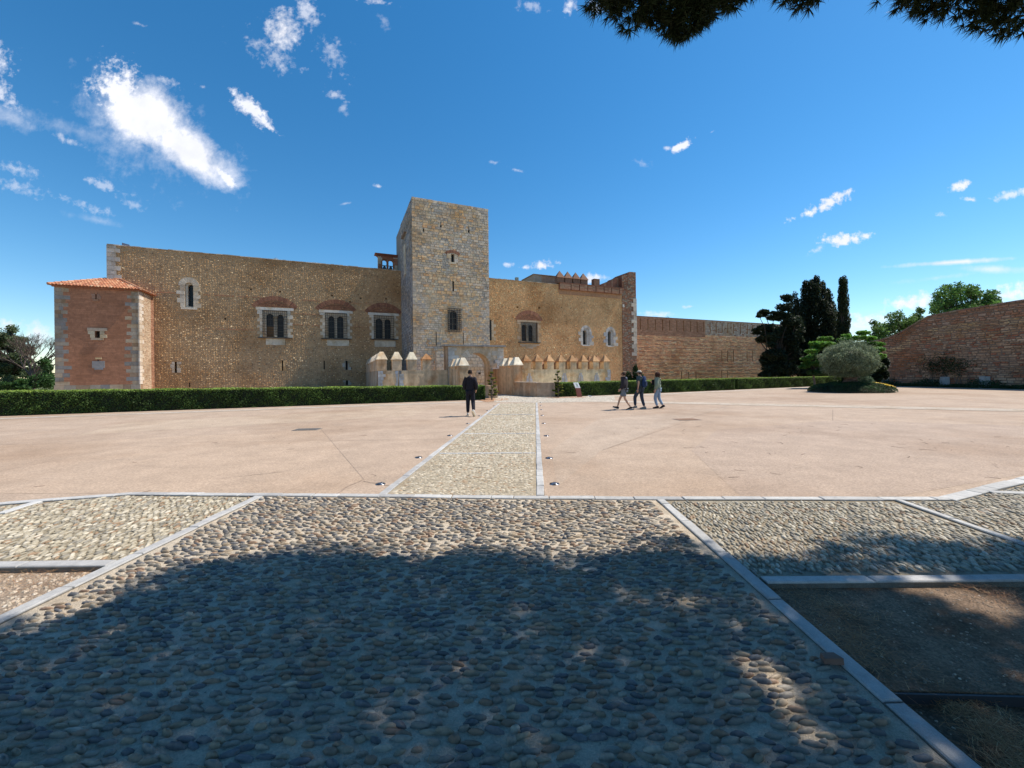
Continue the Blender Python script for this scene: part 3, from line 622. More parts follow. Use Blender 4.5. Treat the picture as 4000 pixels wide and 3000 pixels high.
# four pointed merlons
for tipx, tipy in ((2185.7, 1057), (2216.8, 1060), (2248, 1063.5), (2278, 1067)):
    c, zt_ = LP(tipx, tipy, 0); wv = .58; zm = zt_ - 1.05; yb = -.25
    m = MB(); m.box(c - wv, c + wv, -.3, .35, TOPR + .2, zm, (.21, .12, .08)); mo = m.build('merlon', MT['brick'], rw, bs)
    m = MB(); e_ = wv + .1; m.add([(c - e_, -.4, zm), (c + e_, -.4, zm), (c + e_, .45, zm), (c - e_, .45, zm), (c, .02, zt_)], [(0, 1, 4), (1, 2, 4), (2, 3, 4), (3, 0, 4), (3, 2, 1, 0)], (.23, .125, .08)); m.build('merlon_cap', MT['brick'], mo, bs)
c, zt_ = LP(2327, 1091); m = MB(); m.box(c - .5, c + .5, -.3, .4, TOPR + .3, zt_, (.21, .12, .08)); m.build('merlon', MT['brick'], rw, bs)
# ruined turret at the right corner
prof = [(2357, 1106), (2392, 1092), (2421, 1077), (2425, 1090), (2426, 1077), (2444, 1072), (2450, 1066), (2458, 1061), (2484, 1063)]
P_ = [LP(*q) for q in prof]
def tprof(x):
    x = float(x)
    for i in range(len(P_) - 1):
        if P_[i][0] <= x <= P_[i + 1][0]: return P_[i][1] + (P_[i + 1][1] - P_[i][1]) * (x - P_[i][0]) / max(1e-6, P_[i + 1][0] - P_[i][0])
    return P_[0][1] if x < P_[0][0] else P_[-1][1]
aQ = LP(2428, 1100)[0]
pc = masonry(front(.06), aQ, aR, -.5, P_[-1][1] + .3, (.13, .2), (.25, .5), (.01, .07), .03, BRICK + [((.42, .34, .25), 4), ((.30, .24, .19), 2)], jit=.012, topf=tprof, holes=[WF])
emit([p for p in pc if np.mean(p[0], axis=0)[2] > 5 or rng.random() < .5], 'stone', MT['brick'], rw, bs, 0, 'turret_masonry')
m = MB(); xs = np.linspace(P_[0][0], aR, 30)
for i in range(29):
    z_ = min(tprof(xs[i]), tprof(xs[i + 1])) - .03
    d0 = .05 if xs[i] >= aQ - .1 else -.5
    if z_ > TOPR: m.box(xs[i], xs[i + 1] + .001, -d0, 3.5 if xs[i] >= aQ - .1 else 1.0, TOPR + .05, z_, pal([((.2, .09, .06), 2), ((.26, .16, .11), 1)]))
m.box(aQ, aR, -.05, -.01, -.5, TOPR + .1, (.26, .16, .1))
m.build('turret_core', MT['brick'], rw, bs)
z = LP(2483, 1390)[1]; k = 0
while z < LP(2483, 1180)[1]:
    h = rng.uniform(.5, .8); wv = (1.0, .6)[k % 2]; m = MB(); fbox(m, fc, aR - wv, aR + .03, z, z + h - .02, -.4, .15, pal([((.60, .52, .42), 2), ((.5, .44, .37), 1)])); m.build('quoin_stone', MT['plain'], rw, bs); z += h; k += 1
# brick upper house behind the parapet
O = -3; x0, _ = LP(2084, 1090, O); xm, _ = LP(2115, 1090, O); x1, _ = LP(2200, 1090, O); zt_ = LP(2100, 1075, O)[1]
e, b_ = cthing('upper_house', ((x0 + x1) / 2, 3, TOPR - 2), label='low brick block with a stone corner behind the right wing roof edge', cat='building')
m = MB(); m.box(xm, x1, 3, 7, TOPR - 2, zt_, (.42, .24, .15)); m.build('wall', MT['brick'], e, b_)
m = MB(); m.box(x0, xm - .003, 2.98, 7, TOPR - 2, zt_ + .02, (.42, .33, .25)); m.build('stone_corner', MT['stone'], e, b_)
m = MB(); m.box(x0 - .1, x1 + .1, 2.85, 7.1, zt_ + .024, zt_ + .12, (.3, .2, .14)); m.build('coping', MT['brick'], e, b_)
tx, _ = LP(2018, 1092, -.8)
e, b_ = small('flood_lamp', 'small dark flood lamp on the roof edge of the right wing close to the tower', 'lamp', (tx, .8, TOPR))
m = MB(); m.tube((tx, .8, TOPR), (tx, .8, TOPR + .35), .04, n=6, col=(.2, .2, .22)); m.build('bracket', MT['iron'], e, b_)
m = MB(); m.box(tx - .2, tx + .22, .6, .95, TOPR + .3, TOPR + .65, (.2, .24, .22)); m.build('lamp_head', MT['iron'], e, b_)
c, zz = LP(2433, 1198, .1); e, b_ = small('security_camera', 'small white dome camera fixed high on the right end of the right wing', 'camera', (c, -.2, zz))
m = MB(); m.box(c - .12, c + .12, -.3, -.1, zz, zz + .35, (.6, .58, .52)); m.lathe((c, -.25, zz - .15), [(.05, 0), (.14, .05), (.16, .15)], 8, (.6, .6, .58)); m.build('housing', MT['paint'], e, b_)

# ================================================================== tower
OT = 8.45; tA = LP(1609, 768, OT)[0]; tB = LP(1906, 816, OT)[0]; TOPT = (LP(1609, 768, OT)[1] + LP(1906, 816, OT)[1]) / 2
tw, bs = cthing('stone_tower', ((tA + tB) / 2, -OT / 2, 0), label='tall square tower of grey and tan stone blocks in the middle of the castle', cat='tower')
ff = front(OT)
T1 = LR(1761.5, 993, 1774, 1025, OT); T2 = LR(1753, 1212, 1788, 1290, OT); T3 = LR(1767, 1096, 1773.5, 1137, OT)
T4, T5 = LR(1702, 1296, 1705, 1349, OT), LR(1808.5, 1299, 1811, 1343, OT)
L1, L2 = LR(1719, 879, 1725, 889, OT), LR(1828, 899, 1834, 909, OT); L3 = (L1[0] + .06, L1[1] - .06, L1[3], L1[3] + .4); L4 = (L2[0] + .06, L2[1] - .06, L2[3], L2[3] + .4)
L5 = LR(1652, 893, 1657, 905, OT)
TH_ = [T1, T2, T3, T4, T5, L1, L2, L3, L4, L5]
side = Face((tA, 0, 0), (0, -1, 0), (0, 0, 1), (-1, 0, 0))         # left flank, a runs outwards from the wing
m = MB(); holed(m, ff, tA, tB, -2.5, TOPT - .1, TH_, .55, col=(.42, .36, .29))
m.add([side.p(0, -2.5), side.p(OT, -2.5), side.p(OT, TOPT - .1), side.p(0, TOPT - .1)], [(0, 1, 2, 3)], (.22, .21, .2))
rs = Face((tB, -OT, 0), (0, 1, 0), (0, 0, 1), (1, 0, 0)); m.add([rs.p(0, -2.5), rs.p(OT + 4, -2.5), rs.p(OT + 4, TOPT - .1), rs.p(0, TOPT - .1)], [(0, 1, 2, 3)], (.25, .22, .18))
m.add([(tA, 4, -2.5), (tB, 4, -2.5), (tB, 4, TOPT - .1), (tA, 4, TOPT - .1)], [(3, 2, 1, 0)], (.25, .22, .18)); m.add([(tA, -OT, TOPT - .1), (tB, -OT, TOPT - .1), (tB, 4, TOPT - .1), (tA, 4, TOPT - .1)], [(0, 1, 2, 3)], (.3, .3, .3))
m.add([(tA, 4, -2.5), (tA, 0, -2.5), (tA, 0, TOPT - .1), (tA, 4, TOPT - .1)], [(0, 1, 2, 3)], (.22, .21, .2))
m.build('wall', MT['mortar'], tw, bs)
def tcol(x, z):
    u = (x - tA) / (tB - tA); top = z / TOPT
    edge = u < .13 or u > .9
    wn = math.sin(x * 1.7 + z * .8) * .5 + math.sin(z * 1.3 - x * .9) * .5
    p = .85 if edge else (.62 if top > .62 else .36)
    if 5 < z < 11 and .2 < u < .85: p = .22
    return pal(GREY if rng.random() < p + .15 * wn else WARM)
zz = lambda y: LP(1760, y, OT)[1]
pc = masonry(ff, tA - .04, tB + .04, 0, zz(1150), (.16, .27), (.2, .48), (.006, .020), .018, GREY, [h for h in TH_], .010, tcol, .008)
pc += masonry(ff, tA - .04, tB + .04, zz(1150), TOPT, (.2, .32), (.25, .6), (.008, .05), .026, GREY, [h for h in TH_], .012, tcol, .010)
emit(pc, 'stone', MT['stone'], tw, bs, 240, 'masonry')
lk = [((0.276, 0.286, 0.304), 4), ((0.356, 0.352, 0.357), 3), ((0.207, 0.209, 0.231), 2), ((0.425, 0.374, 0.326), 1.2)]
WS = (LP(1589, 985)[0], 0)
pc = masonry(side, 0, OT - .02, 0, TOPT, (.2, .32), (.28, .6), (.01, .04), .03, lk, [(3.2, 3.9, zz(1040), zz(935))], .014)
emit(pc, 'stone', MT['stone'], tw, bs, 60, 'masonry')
a_ = 3.55; m = MB(); arch_plate(m, side, a_ - .6, a_ + .6, zz(1045), zz(920), [(a_ - .16, a_ + .16, zz(1030), zz(955))], .1, -.3, (.55, .48, .38)); wo = m.build('window', MT['plain'], tw, bs)
m = MB(); fbox(m, side, a_ - .3, a_ + .3, zz(1040), zz(930), -.2, -.18, (.03, .03, .03)); m.build('glass', MT['glass'], wo, bs)
m = MB(); fbox(m, side, 2.2, 4.8, zz(880), zz(877), .0, .3, (.3, .26, .24)); m.build('stone_shelf', MT['stone'], tw, bs)
m = MB(); fbox(m, ff, T1[0], T1[1], T1[2], T1[3], -.5, -.45, (.02, .025, .03)); wo = m.build('window', MT['glass'], tw, bs)
m = MB(); fbox(m, ff, (T1[0] + T1[1]) / 2 - .02, (T1[0] + T1[1]) / 2 + .02, T1[2], T1[3], -.44, -.4, (.1, .09, .08)); fbox(m, ff, T1[0], T1[1], (T1[2] + T1[3]) / 2 - .02, (T1[2] + T1[3]) / 2 + .02, -.44, -.4, (.1, .09, .08)); m.build('glazing_bar', MT['iron'], wo, bs)
surround(ff, T1, tw, bs, [((.60, .50, .36), 2), ((.54, .46, .38), 1)], (.3, .42), .42, .09, top=False, sill=True)
voussoirs(ff, (T1[0] + T1[1]) / 2, T1[3] + .02, .75, .28, .3, tw, bs, n=11, proud=.085, fill=False)
slit(ff, T3, tw, bs, GREY)
cxm = (T2[0] + T2[1]) / 2; r0 = (T2[1] - T2[0]) * .40; m = MB()
arch_plate(m, ff, T2[0], T2[1], T2[2], T2[3], [(cxm - r0, cxm + r0, T2[2] + .05, T2[3] - r0 - .08)], .06, -.35, (.36, .33, .28)); wo = m.build('window', MT['plain'], tw, bs)
m = MB(); fbox(m, ff, T2[0], T2[1], T2[2], T2[3], -.4, -.36, (.012, .014, .018)); m.build('glass', MT['glass'], wo, bs)
m = MB(); fbox(m, ff, cxm - .04, cxm + .04, T2[2], T2[3], -.3, -.2, (.45, .4, .33)); 
for q in (.33, .62): zq = T2[2] + (T2[3] - T2[2]) * q; fbox(m, ff, cxm - r0, cxm + r0, zq - .04, zq + .04, -.3, -.2, (.45, .4, .33))
m.build('mullion', MT['plain'], wo, bs)
gr = LR(1748, 1207, 1798, 1296, OT); m = MB()
for i in range(9): x = gr[0] + (gr[1] - gr[0]) * i / 8; fbox(m, ff, x - .022, x + .022, gr[2], gr[3], .24, .27, (.03, .025, .022))
for i in range(13):
    z = gr[2] + (gr[3] - gr[2]) * i / 12; fbox(m, ff, gr[0], gr[1], z - .022, z + .022, .23, .28, (.03, .025, .022))
    for x in (gr[0], gr[1]): fbox(m, ff, x - .012, x + .012, z - .012, z + .012, 0, .25, (.03, .025, .022))
m.build('iron_grille', MT['iron'], wo, bs)
for hh in (T4, T5): slit(ff, hh, tw, bs, GREY, st=False)
m = MB()
for hh in (L1, L2, L3, L4, L5): fbox(m, ff, hh[0], hh[1], hh[2], hh[3], -.4, -.3, (.01, .01, .01))
m.build('loophole', MT['iron'], tw, bs)

# ================================================================== brick corner bastion with tiled roof
q0, q1 = LP(211, 1107, 3.1)[0], LP(541, 1130, 3.1)[0]; OB = 3.05; ZE = 9.62
ba, bs = cthing('brick_bastion', ((q0 + q1) / 2, -1.5, 0), label='square red brick corner bastion with orange tiled roof at the castle end', cat='bastion')
fb = front(OB); B1, B2, B3 = LR(371, 1293, 391, 1320, OB), LR(373, 1149, 378, 1169, OB), LR(381, 1404, 386, 1433, OB)
m = MB(); holed(m, fb, q0, q1, -2.5, ZE, [B1, B2, B3 + (.12,)], .4, col=(.31, .155, .095))
rf_ = Face((q1, -OB, 0), (0, 1, 0), (0, 0, 1), (1, 0, 0)); lf_ = Face((q0, 2.0, 0), (0, -1, 0), (0, 0, 1), (-1, 0, 0))
m.add([rf_.p(0, -2.5), rf_.p(OB - .01, -2.5), rf_.p(OB - .01, ZE), rf_.p(0, ZE)], [(0, 1, 2, 3)], (.36, .24, .16)); m.add([lf_.p(0, -2.5), lf_.p(OB + 2, -2.5), lf_.p(OB + 2, ZE), lf_.p(0, ZE)], [(0, 1, 2, 3)], (.2, .09, .06)); m.add([(q0, 2, -2.5), (aL, 2, -2.5), (aL, 2, ZE), (q0, 2, ZE)], [(3, 2, 1, 0)], (.2, .09, .06)); m.build('wall', MT['mortar'], ba, bs)
zp = 1.12
qb = [(q0, q0 + .62, zp, ZE), (q1 - .62, q1, zp, ZE)]
emit(masonry(fb, q0 + .5, q1 - .5, zp, ZE - .12, (.15, .15), (.4, .8), (.006, .010), .02, [((.38, .175, .098), 4), ((.395, .185, .105), 2), ((.36, .165, .092), 2)], [(h[0] - .02, h[1] + .02, h[2] - .02, h[3] + .02) for h in (B1, B2, B3)] , .0, colf=lambda x, z: np.array([.37, .175, .10]) * rng.uniform(.9, 1.1), cham=.001), 'brick', MT['brick'], ba, bs, 0, 'brickwork')
emit(masonry(rf_, .5, OB - .7, 0, ZE - .12, (.08, .105), (.26, .42), (.01, .02), .02, [((.62, .47, .33), 3), ((.52, .36, .24), 1)], [], .003, cham=.004), 'brick', MT['brick'], ba, bs, 0, 'brickwork')
emit(masonry(rf_, OB - .7, OB - .02, 0, ZE - .12, (.08, .105), (.26, .42), (.01, .02), .02, BRICK, [], .003, cham=.004), 'brick', MT['brick'], ba, bs, 0, 'brickwork')
z = zp; k = 0
while z < ZE - .15:
    h = min(rng.uniform(.26, .38), ZE - .12 - z)
    for s in (0, 1):
        n_ = rng.integers(1, 3); tot = ((.95, .62)[(k + s) % 2]) * rng.uniform(.85, 1.15); cuts = np.linspace(0, tot, n_ + 1)
        for i in range(n_):
            x0, x1 = (q0 - .03 + cuts[i], q0 - .03 + cuts[i + 1]) if s == 0 else (q1 + .03 - cuts[i + 1], q1 + .03 - cuts[i])
            m = MB(); fbox(m, fb, x0 + .006, x1 - .006, z + .008, z + h - .008, -.05, .009 + rng.uniform(0, .002), pal(QUOIN)); m.build('quoin_stone', MT['plain'], ba, bs)
    wv = (.5, .8)[k % 2]; m = MB(); fbox(m, rf_, -.03, wv, z + .008, z + h - .008, -.05, .035, pal([((.66, .58, .50), 2), ((.55, .45, .36), 1)])); m.build('quoin_stone', MT['plain'], ba, bs)
    z += h; k += 1
m = MB(); x = q0 - .06
while x < q1:
    wv = min(rng.uniform(.5, .9), q1 + .06 - x); m = MB(); fbox(m, fb, x, x + wv - .012, -.5, zp - .01, -.05, .09, pal(QUOIN)); m.build('plinth_stone', MT['plain'], ba, bs); x += wv
surround(fb, B1, ba, bs, [((.50, .42, .30), 2), ((.42, .33, .25), 1)], (.3, .48), .3, .06, top=True, sill=True)
surround(fb, B2, ba, bs, [((.34, .20, .14), 1)], (.22, .3), .35, .04, top=False, sill=True)
m = MB(); fbox(m, fb, B3[0] - .35, B3[1] + .4, B3[2] - .1, B3[3] - .15, -.02, .035, (.26, .25, .25)); fbox(m, fb, B3[0] - .2, B3[1] + .3, B3[2] - .25, B3[2] - .1, -.02, .035, (.24, .24, .25)); m.build('stone_patch', MT['plain'], ba, bs)
m = MB(); fbox(m, fb, B3[0] - .12, B3[1] + .2, B3[3] + .02, B3[3] + .16, -.02, .05, (.55, .42, .24)); m.build('lintel', MT['plain'], ba, bs)
for hh, cc in ((B1, (.02, .01, .008)), (B2, (.01, .01, .01)), (B3, (.12, .14, .17))): m = MB(); fbox(m, fb, hh[0], hh[1], hh[2], hh[3], -.38 if hh is not B3 else -.1, -.36 if hh is not B3 else -.08, cc); m.build('slit_window', MT['iron'], ba, bs)
# roof: rows of canal tiles on three slopes
ov = .28; ez_ = ZE; rx0, rx1 = aL + .9, LP(471, 1095)[0]; rz = LP(437, 1092, 0)[1]
A_, B_, C_, D_ = np.array([q0 - ov, -OB - ov, ez_]), np.array([q1 + ov, -OB - ov, ez_]), np.array([q1 + ov, -.12, ez_]), np.array([q0 - ov, 2.2, ez_])
E_, F_ = np.array([rx0 - 1.2, .2, rz]), np.array([rx1, -.1, rz])
m = MB(); m.add([A_, B_, C_, D_, E_, F_], [(0, 1, 5, 4), (1, 2, 5), (3, 0, 4), (3, 2, 1, 0), (2, 3, 4, 5)], (.42, .16, .08)); rf = m.build('roof', MT['tile'], ba, bs)
m = MB(); fbox(m, fb, q0 - .12, q1 + .12, ZE - .12, ZE - .01, -.02, .14, (.3, .13, .08)); m.build('eave_course', MT['brick'], ba, bs)
TC = [((.44, .18, .095), 3), ((.50, .25, .14), 2), ((.35, .14, .08), 1.5), ((.52, .33, .21), 1)]
def tiles(P, Q, S1, S0, pitch=.215, length=.42):
    """P->Q eave, S0/S1 ridge ends over P and Q"""
    P, Q, S0, S1 = map(np.array, (P, Q, S0, S1)); ex = (Q - P); Lx = np.linalg.norm(ex); ex = ex / Lx
    n = np.cross(ex, (S0 + S1) / 2 - P); n /= np.linalg.norm(n); n = n if n[2] > 0 else -n
    up = np.cross(n, ex); up = up if up[2] > 0 else -up
    hgt = np.dot(S0 - P, up); s0 = np.dot(S0 - P, ex); s1 = np.dot(S1 - P, ex)
    res = []
    for i in range(int(Lx / pitch)):
        x = (i + .5) * pitch
        if x < s0: top = hgt * x / max(s0, 1e-6)
        elif x > s1: top = hgt * (Lx - x) / max(Lx - s1, 1e-6)
        else: top = hgt
        y = -.04
        while y < top - .08:
            l = min(length, top - y); r0, r1 = pitch * .46, pitch * .38; base0 = P + ex * (x + rng.uniform(-.008, .008)) + up * y + n * (.035); base1 = base0 + up * (l + .05) + n * (-.03)
            vs = []; 
            for c_, r_ in ((base0, r0), (base1, r1)):
                for k in range(6): t = math.pi * k / 5; vs.append(c_ + ex * (-math.cos(t) * r_) + n * (math.sin(t) * r_ * .95))
            fs = [(k, k + 1, 7 + k, 6 + k) for k in range(5)] + [(5, 4, 3, 2, 1, 0)]
            res.append((vs, fs)); y += l
    return res
allt = tiles(A_, B_, F_, E_) + tiles(B_, C_, F_, F_)
for vs, fs in allt:
    m = MB(); c = np.mean(vs, axis=0); m.add([v - c for v in vs], fs, pal(TC)); o = m.build('roof_tile', MT['tile'], rf); o.location = c - bs
m = MB()
for vs, fs in tiles(D_, A_, E_, E_): m.add(vs, fs, pal(TC))
o = m.build('roof_tiles', MT['tile'], rf, bs); o['kind'] = 'stuff'
for (p, q) in ((E_, F_), (B_, F_), (A_, E_)):
    n = max(3, int(np.linalg.norm(q - p) / .45))
    for i in range(n):
        a = p + (q - p) * i / n; b = p + (q - p) * (i + 1) / n; m = MB(); m.tube(a + [0, 0, .07], b + [0, 0, .05], .12, .1, 8, pal([((.45, .2, .11), 1), ((.5, .27, .16), 1)])); m.build('ridge_tile', MT['tile'], rf, bs)

# ================================================================== barbican (crenellated outer wall) in the dry moat
OBB = 16.9 - .0
sC = w2loc(np.array([-10.4, 30.6])); OBB = -sC[1]; bL = sC[0]
fq = front(OBB); bP = LP(1750, 1450, OBB)[0]; bP2 = LP(1967, 1450, OBB)[0]; bR0 = LP(1990, 1450, OBB)[0]; bR = LP(2384, 1450, OBB)[0]
def merlon(parent, bs, c, y0, y1, z0, zb1, zt1, col, cap, capw=.06, axis='x', mat='render', flat=.3, w=.36):
    """body plus pyramid cap whose top is a short ridge; c centre along the wall"""
    m = MB()
    if axis == 'x': m.box(c - w, c + w, y0, y1, z0, zb1, col); X0, X1, Y0, Y1 = c - w - capw, c + w + capw, y0 - capw, y1 + capw
    else: m.box(y0, y1, c - w, c + w, z0, zb1, col); X0, X1, Y0, Y1 = y0 - capw, y1 + capw, c - w - capw, c + w + capw
    mo = m.build('merlon', MT[mat], parent, bs)
    m = MB(); cx, cy = (X0 + X1) / 2, (Y0 + Y1) / 2; fx = (X1 - X0) * flat / 2; fy = (Y1 - Y0) * flat / 2
    m.add([(X0, Y0, zb1), (X1, Y0, zb1), (X1, Y1, zb1), (X0, Y1, zb1), (X0, Y0, zb1 + .05), (X1, Y0, zb1 + .05), (X1, Y1, zb1 + .05), (X0, Y1, zb1 + .05), (cx - fx, cy - fy, zt1), (cx + fx, cy - fy, zt1), (cx + fx, cy + fy, zt1), (cx - fx, cy + fy, zt1)],
          [(0, 1, 5, 4), (1, 2, 6, 5), (2, 3, 7, 6), (3, 0, 4, 7), (4, 5, 9, 8), (5, 6, 10, 9), (6, 7, 11, 10), (7, 4, 8, 11), (8, 9, 10, 11), (3, 2, 1, 0)], cap)
    m.build('merlon_cap', MT[mat], mo, bs); return mo
ZW = 2.02
RC = (.62, .47, .30); RC2 = (.72, .53, .31)
lb, bs = cthing('barbican_wall', ((bL + bP) / 2, -OBB, 0), label='low rendered outer wall with pale pointed merlons left of the gate, behind the hedge', cat='crenellated wall')
SB = [LR(1555, 1471, 1557.5, 1506, OBB), LR(1633, 1469, 1644, 1504, OBB), LR(1714, 1469, 1731, 1504, OBB)]
m = MB(); holed(m, fq, bL, bP, -2.5, ZW, SB, .3, col=RC); sf = Face((bL, 0, 0), (0, -1, 0), (0, 0, 1), (-1, 0, 0))
m.add([sf.p(0, -2.5), sf.p(OBB, -2.5), sf.p(OBB, ZW), sf.p(0, ZW)], [(0, 1, 2, 3)], (.38, .33, .26)); m.box(bL, bP, -OBB + .01, -OBB + .7, -2.5, ZW, RC); m.box(bL + .01, bL + .7, -OBB + .7, 0, -2.5, ZW, RC)
m.build('wall', MT['render'], lb, bs)
for i, px in enumerate((1492, 1551, 1610, 1668)):
    merlon(lb, bs, LP(px, 1440, OBB)[0], -OBB - .02, -OBB + .62, ZW, 2.86, 3.5 if i < 3 else 3.38, pal([((.66, .50, .33), 1)]), (.80, .70, .52) if i < 3 else (.44, .25, .12), flat=.33 if i < 3 else .12)
for i in range(1, 12): merlon(lb, bs, -OBB + .36 + i * 1.36, bL - .02, bL + .62, ZW, 2.86, 3.48, pal([((.52, .42, .31), 1)]), pal([((.70, .60, .46), 1), ((.46, .33, .24), .6)]), axis='y', flat=.33)
m = MB()
for (x0, x1) in ((1477.5, 1500), (1547, 1573)):
    a, b = LP(x0, 1480, OBB)[0], LP(x1, 1480, OBB)[0]
    zz0 = -.5
    while zz0 < 1.85:
        n_ = 2; cuts = np.linspace(a - .02 + rng.uniform(-.05, .05) * (x0 > 1500), b + rng.uniform(-.2, .15), n_ + 1)
        for i in range(n_):
            if x0 > 1500 and cuts[i] < SB[0][1] and cuts[i + 1] > SB[0][0]: fbox(m, fq, cuts[i], SB[0][0] - .01, zz0, zz0 + .24, -.02, .02, pal([((.34, .37, .41), 1)])); fbox(m, fq, SB[0][1] + .01, max(cuts[i + 1], SB[0][1] + .2), zz0, zz0 + .24, -.02, .02, pal([((.34, .37, .41), 1)])); continue
            fbox(m, fq, cuts[i], cuts[i + 1] - .015, zz0, zz0 + .24, -.02, .02 + rng.uniform(0, .01), pal([((.36, .39, .43), 2), ((.42, .42, .42), 1)]))
        zz0 += .25
o = m.build('repair_stones', MT['plain'], lb, bs); o['kind'] = 'stuff'
for i, hh in enumerate(SB):
    m = MB(); fbox(m, fq, hh[0], hh[1], hh[2], hh[3], -.28, -.26, (.01, .01, .01) if i == 0 else ((.42, .36, .3) if i == 1 else (.55, .32, .12))); wo = m.build('slit_window', MT['plain'], lb, bs)
    if i:
        m = MB(); n_ = 3
        for k in range(1, n_): x = hh[0] + (hh[1] - hh[0]) * k / n_; fbox(m, fq, x - .012, x + .012, hh[2], hh[3], -.12, -.09, (.08, .05, .03))
        for k in range(1, 4): z = hh[2] + (hh[3] - hh[2]) * k / 4; fbox(m, fq, hh[0], hh[1], z - .012, z + .012, -.13, -.08, (.08, .05, .03))
        m.build('iron_grille', MT['iron'], wo, bs)

rb, bs = cthing('barbican_wall', ((bR0 + bR) / 2, -OBB, 0), label='low cream rendered outer wall with eight brown pointed merlons right of the gate', cat='crenellated wall')
SR = [LR(1800 + q / 3.687 - 1, 1470, 1800 + q / 3.687 + 1, 1494, OBB) for q in (980, 1486, 1724, 1955)]
m = MB(); holed(m, fq, bR0, bR, -2.5, ZW, SR, .3, col=(.80, .64, .38)); m.box(bR0, bR, -OBB + .31, -OBB + .7, -2.5, ZW, RC2); m.box(bR - .7, bR, -OBB + .7, 0, -2.5, ZW - .01, (.45, .3, .18)); m.box(bR0, bR, -OBB + .005, -OBB + .31, ZW - .02, ZW - .002, RC2); m.box(bR - .01, bR, -OBB + .01, -OBB + .31, -2.5, ZW - .03, RC2)
m.build('wall', MT['render'], rb, bs)
for q in (957, 1124, 1293, 1462, 1624, 1788, 1950, 2105): merlon(rb, bs, LP(1800 + (q - 18) / 3.687, 1425, OBB)[0] + .12, -OBB - .02, -OBB + .62, ZW, 2.72, 3.38, (.74, .56, .33), pal([((.50, .29, .14), 1)]), flat=.12, w=.34)
for i in range(1, 11): merlon(rb, bs, -OBB + .4 + i * 1.35, bR - .68, bR + .02, ZW, 2.72, 3.4, (.42, .26, .14), (.38, .2, .1), axis='y', flat=.12, w=.34)
m = MB()
for q in (985, 1492, 1727, 1958):
    c, _ = LP(1800 + q / 3.687, 1480, OBB)
    for zz0, wv in ((.2, .36), (.45, .34), (.7, .33), (.95, .3), (1.2, .24), (1.42, .13)):
        for s in (-1, 1): a, b = sorted((c + s * .03, c + s * wv * rng.uniform(.9, 1.1))); fbox(m, fq, a, b, zz0, zz0 + .235, -.02, .025, pal([((.52, .51, .48), 1), ((.42, .43, .43), .6)]))
for zz0 in np.arange(-.3, 1.9, .25): wv = rng.uniform(.3, .75); fbox(m, fq, bR - wv, bR + .02, zz0, zz0 + .235, -.02, .025, pal([((.50, .49, .46), 1), ((.42, .43, .43), .6)]))
o = m.build('repair_stones', MT['plain'], rb, bs); o['kind'] = 'stuff'
for hh in SR: m = MB(); fbox(m, fq, hh[0], hh[1], hh[2], hh[3], -.28, -.2, (.01, .01, .01)); m.build('slit_window', MT['iron'], rb, bs)

# ================================================================== gate porch before the tower
OP = OBB + .25; p0, p1 = LP(1751, 1400, OP)[0], LP(1967, 1400, OP)[0]; ZP = LP(1860, 1354, OP)[1]; fp = front(OP)
ga, bs = cthing('gate_porch', ((p0 + p1) / 2, -OP, 0), label='stone gate porch with round arch and flat slab top below the tower', cat='gate')
cA = LP(1864, 1400, OP)[0]; rA = LP(1914, 1430, OP)[0] - cA; sA = LP(1864, 1379, OP)[1] - rA
m = MB(); arch_plate(m, fp, p0, p1, -.5, ZP, [(cA - rA, cA + rA, -.45, sA)], 0, -1.5, (.60, .47, .33), 14)
m.box(p0 - .01, p0, -OP, -OP + 1.5, -.5, ZP, (.36, .28, .2))
bf = Face(fp.p(0, 0, -1.5), (1, 0, 0), (0, 0, 1), (0, -1, 0)); arch_plate(m, bf, p0, p1, -.5, ZP, [(cA - rA, cA + rA, -.45, sA)], 0, -.01, (.4, .3, .2), 14)
m.build('wall', MT['render'], ga, bs)
for i in range(15):
    t0, t1 = math.pi * i / 15 + .006, math.pi * (i + 1) / 15 - .006
    q = [(cA - r * math.cos(t), sA + r * math.sin(t)) for r, t in ((rA, t0), (rA, t1), (rA + .52, t1), (rA + .52, t0))]
    v = MB(); v.hexa([fp.p(a, b, .03) for a, b in q] + [fp.p(a, b, -.3) for a, b in q], pal([((.50, .40, .29), 2), ((.54, .47, .38), 1)])); v.build('arch_stone', MT['plain'], ga, bs)
z = -.4; k = 0
while z < ZP - .1:
    h = min(rng.uniform(.28, .4), ZP - z)
    for s in (0, 1):
        wv = (.75, .45)[(k + s) % 2] * rng.uniform(.9, 1.2); x0, x1 = (p0, p0 + wv) if s == 0 else (p1 - wv * 1.3, p1)
        m = MB(); fbox(m, fp, x0, x1, z + .008, z + h - .008, -.3, .03, pal([((.46, .45, .43), 2), ((.52, .47, .39), 1)])); m.build('quoin_stone', MT['plain'], ga, bs)
    z += h; k += 1
m = MB(); m.box(p0 - .35, p1 + .15, -OP - .22, -OP + 1.6, ZP + .003, ZP + .14, (.27, .26, .25)); m.build('top_slab', MT['stone'], ga, bs)
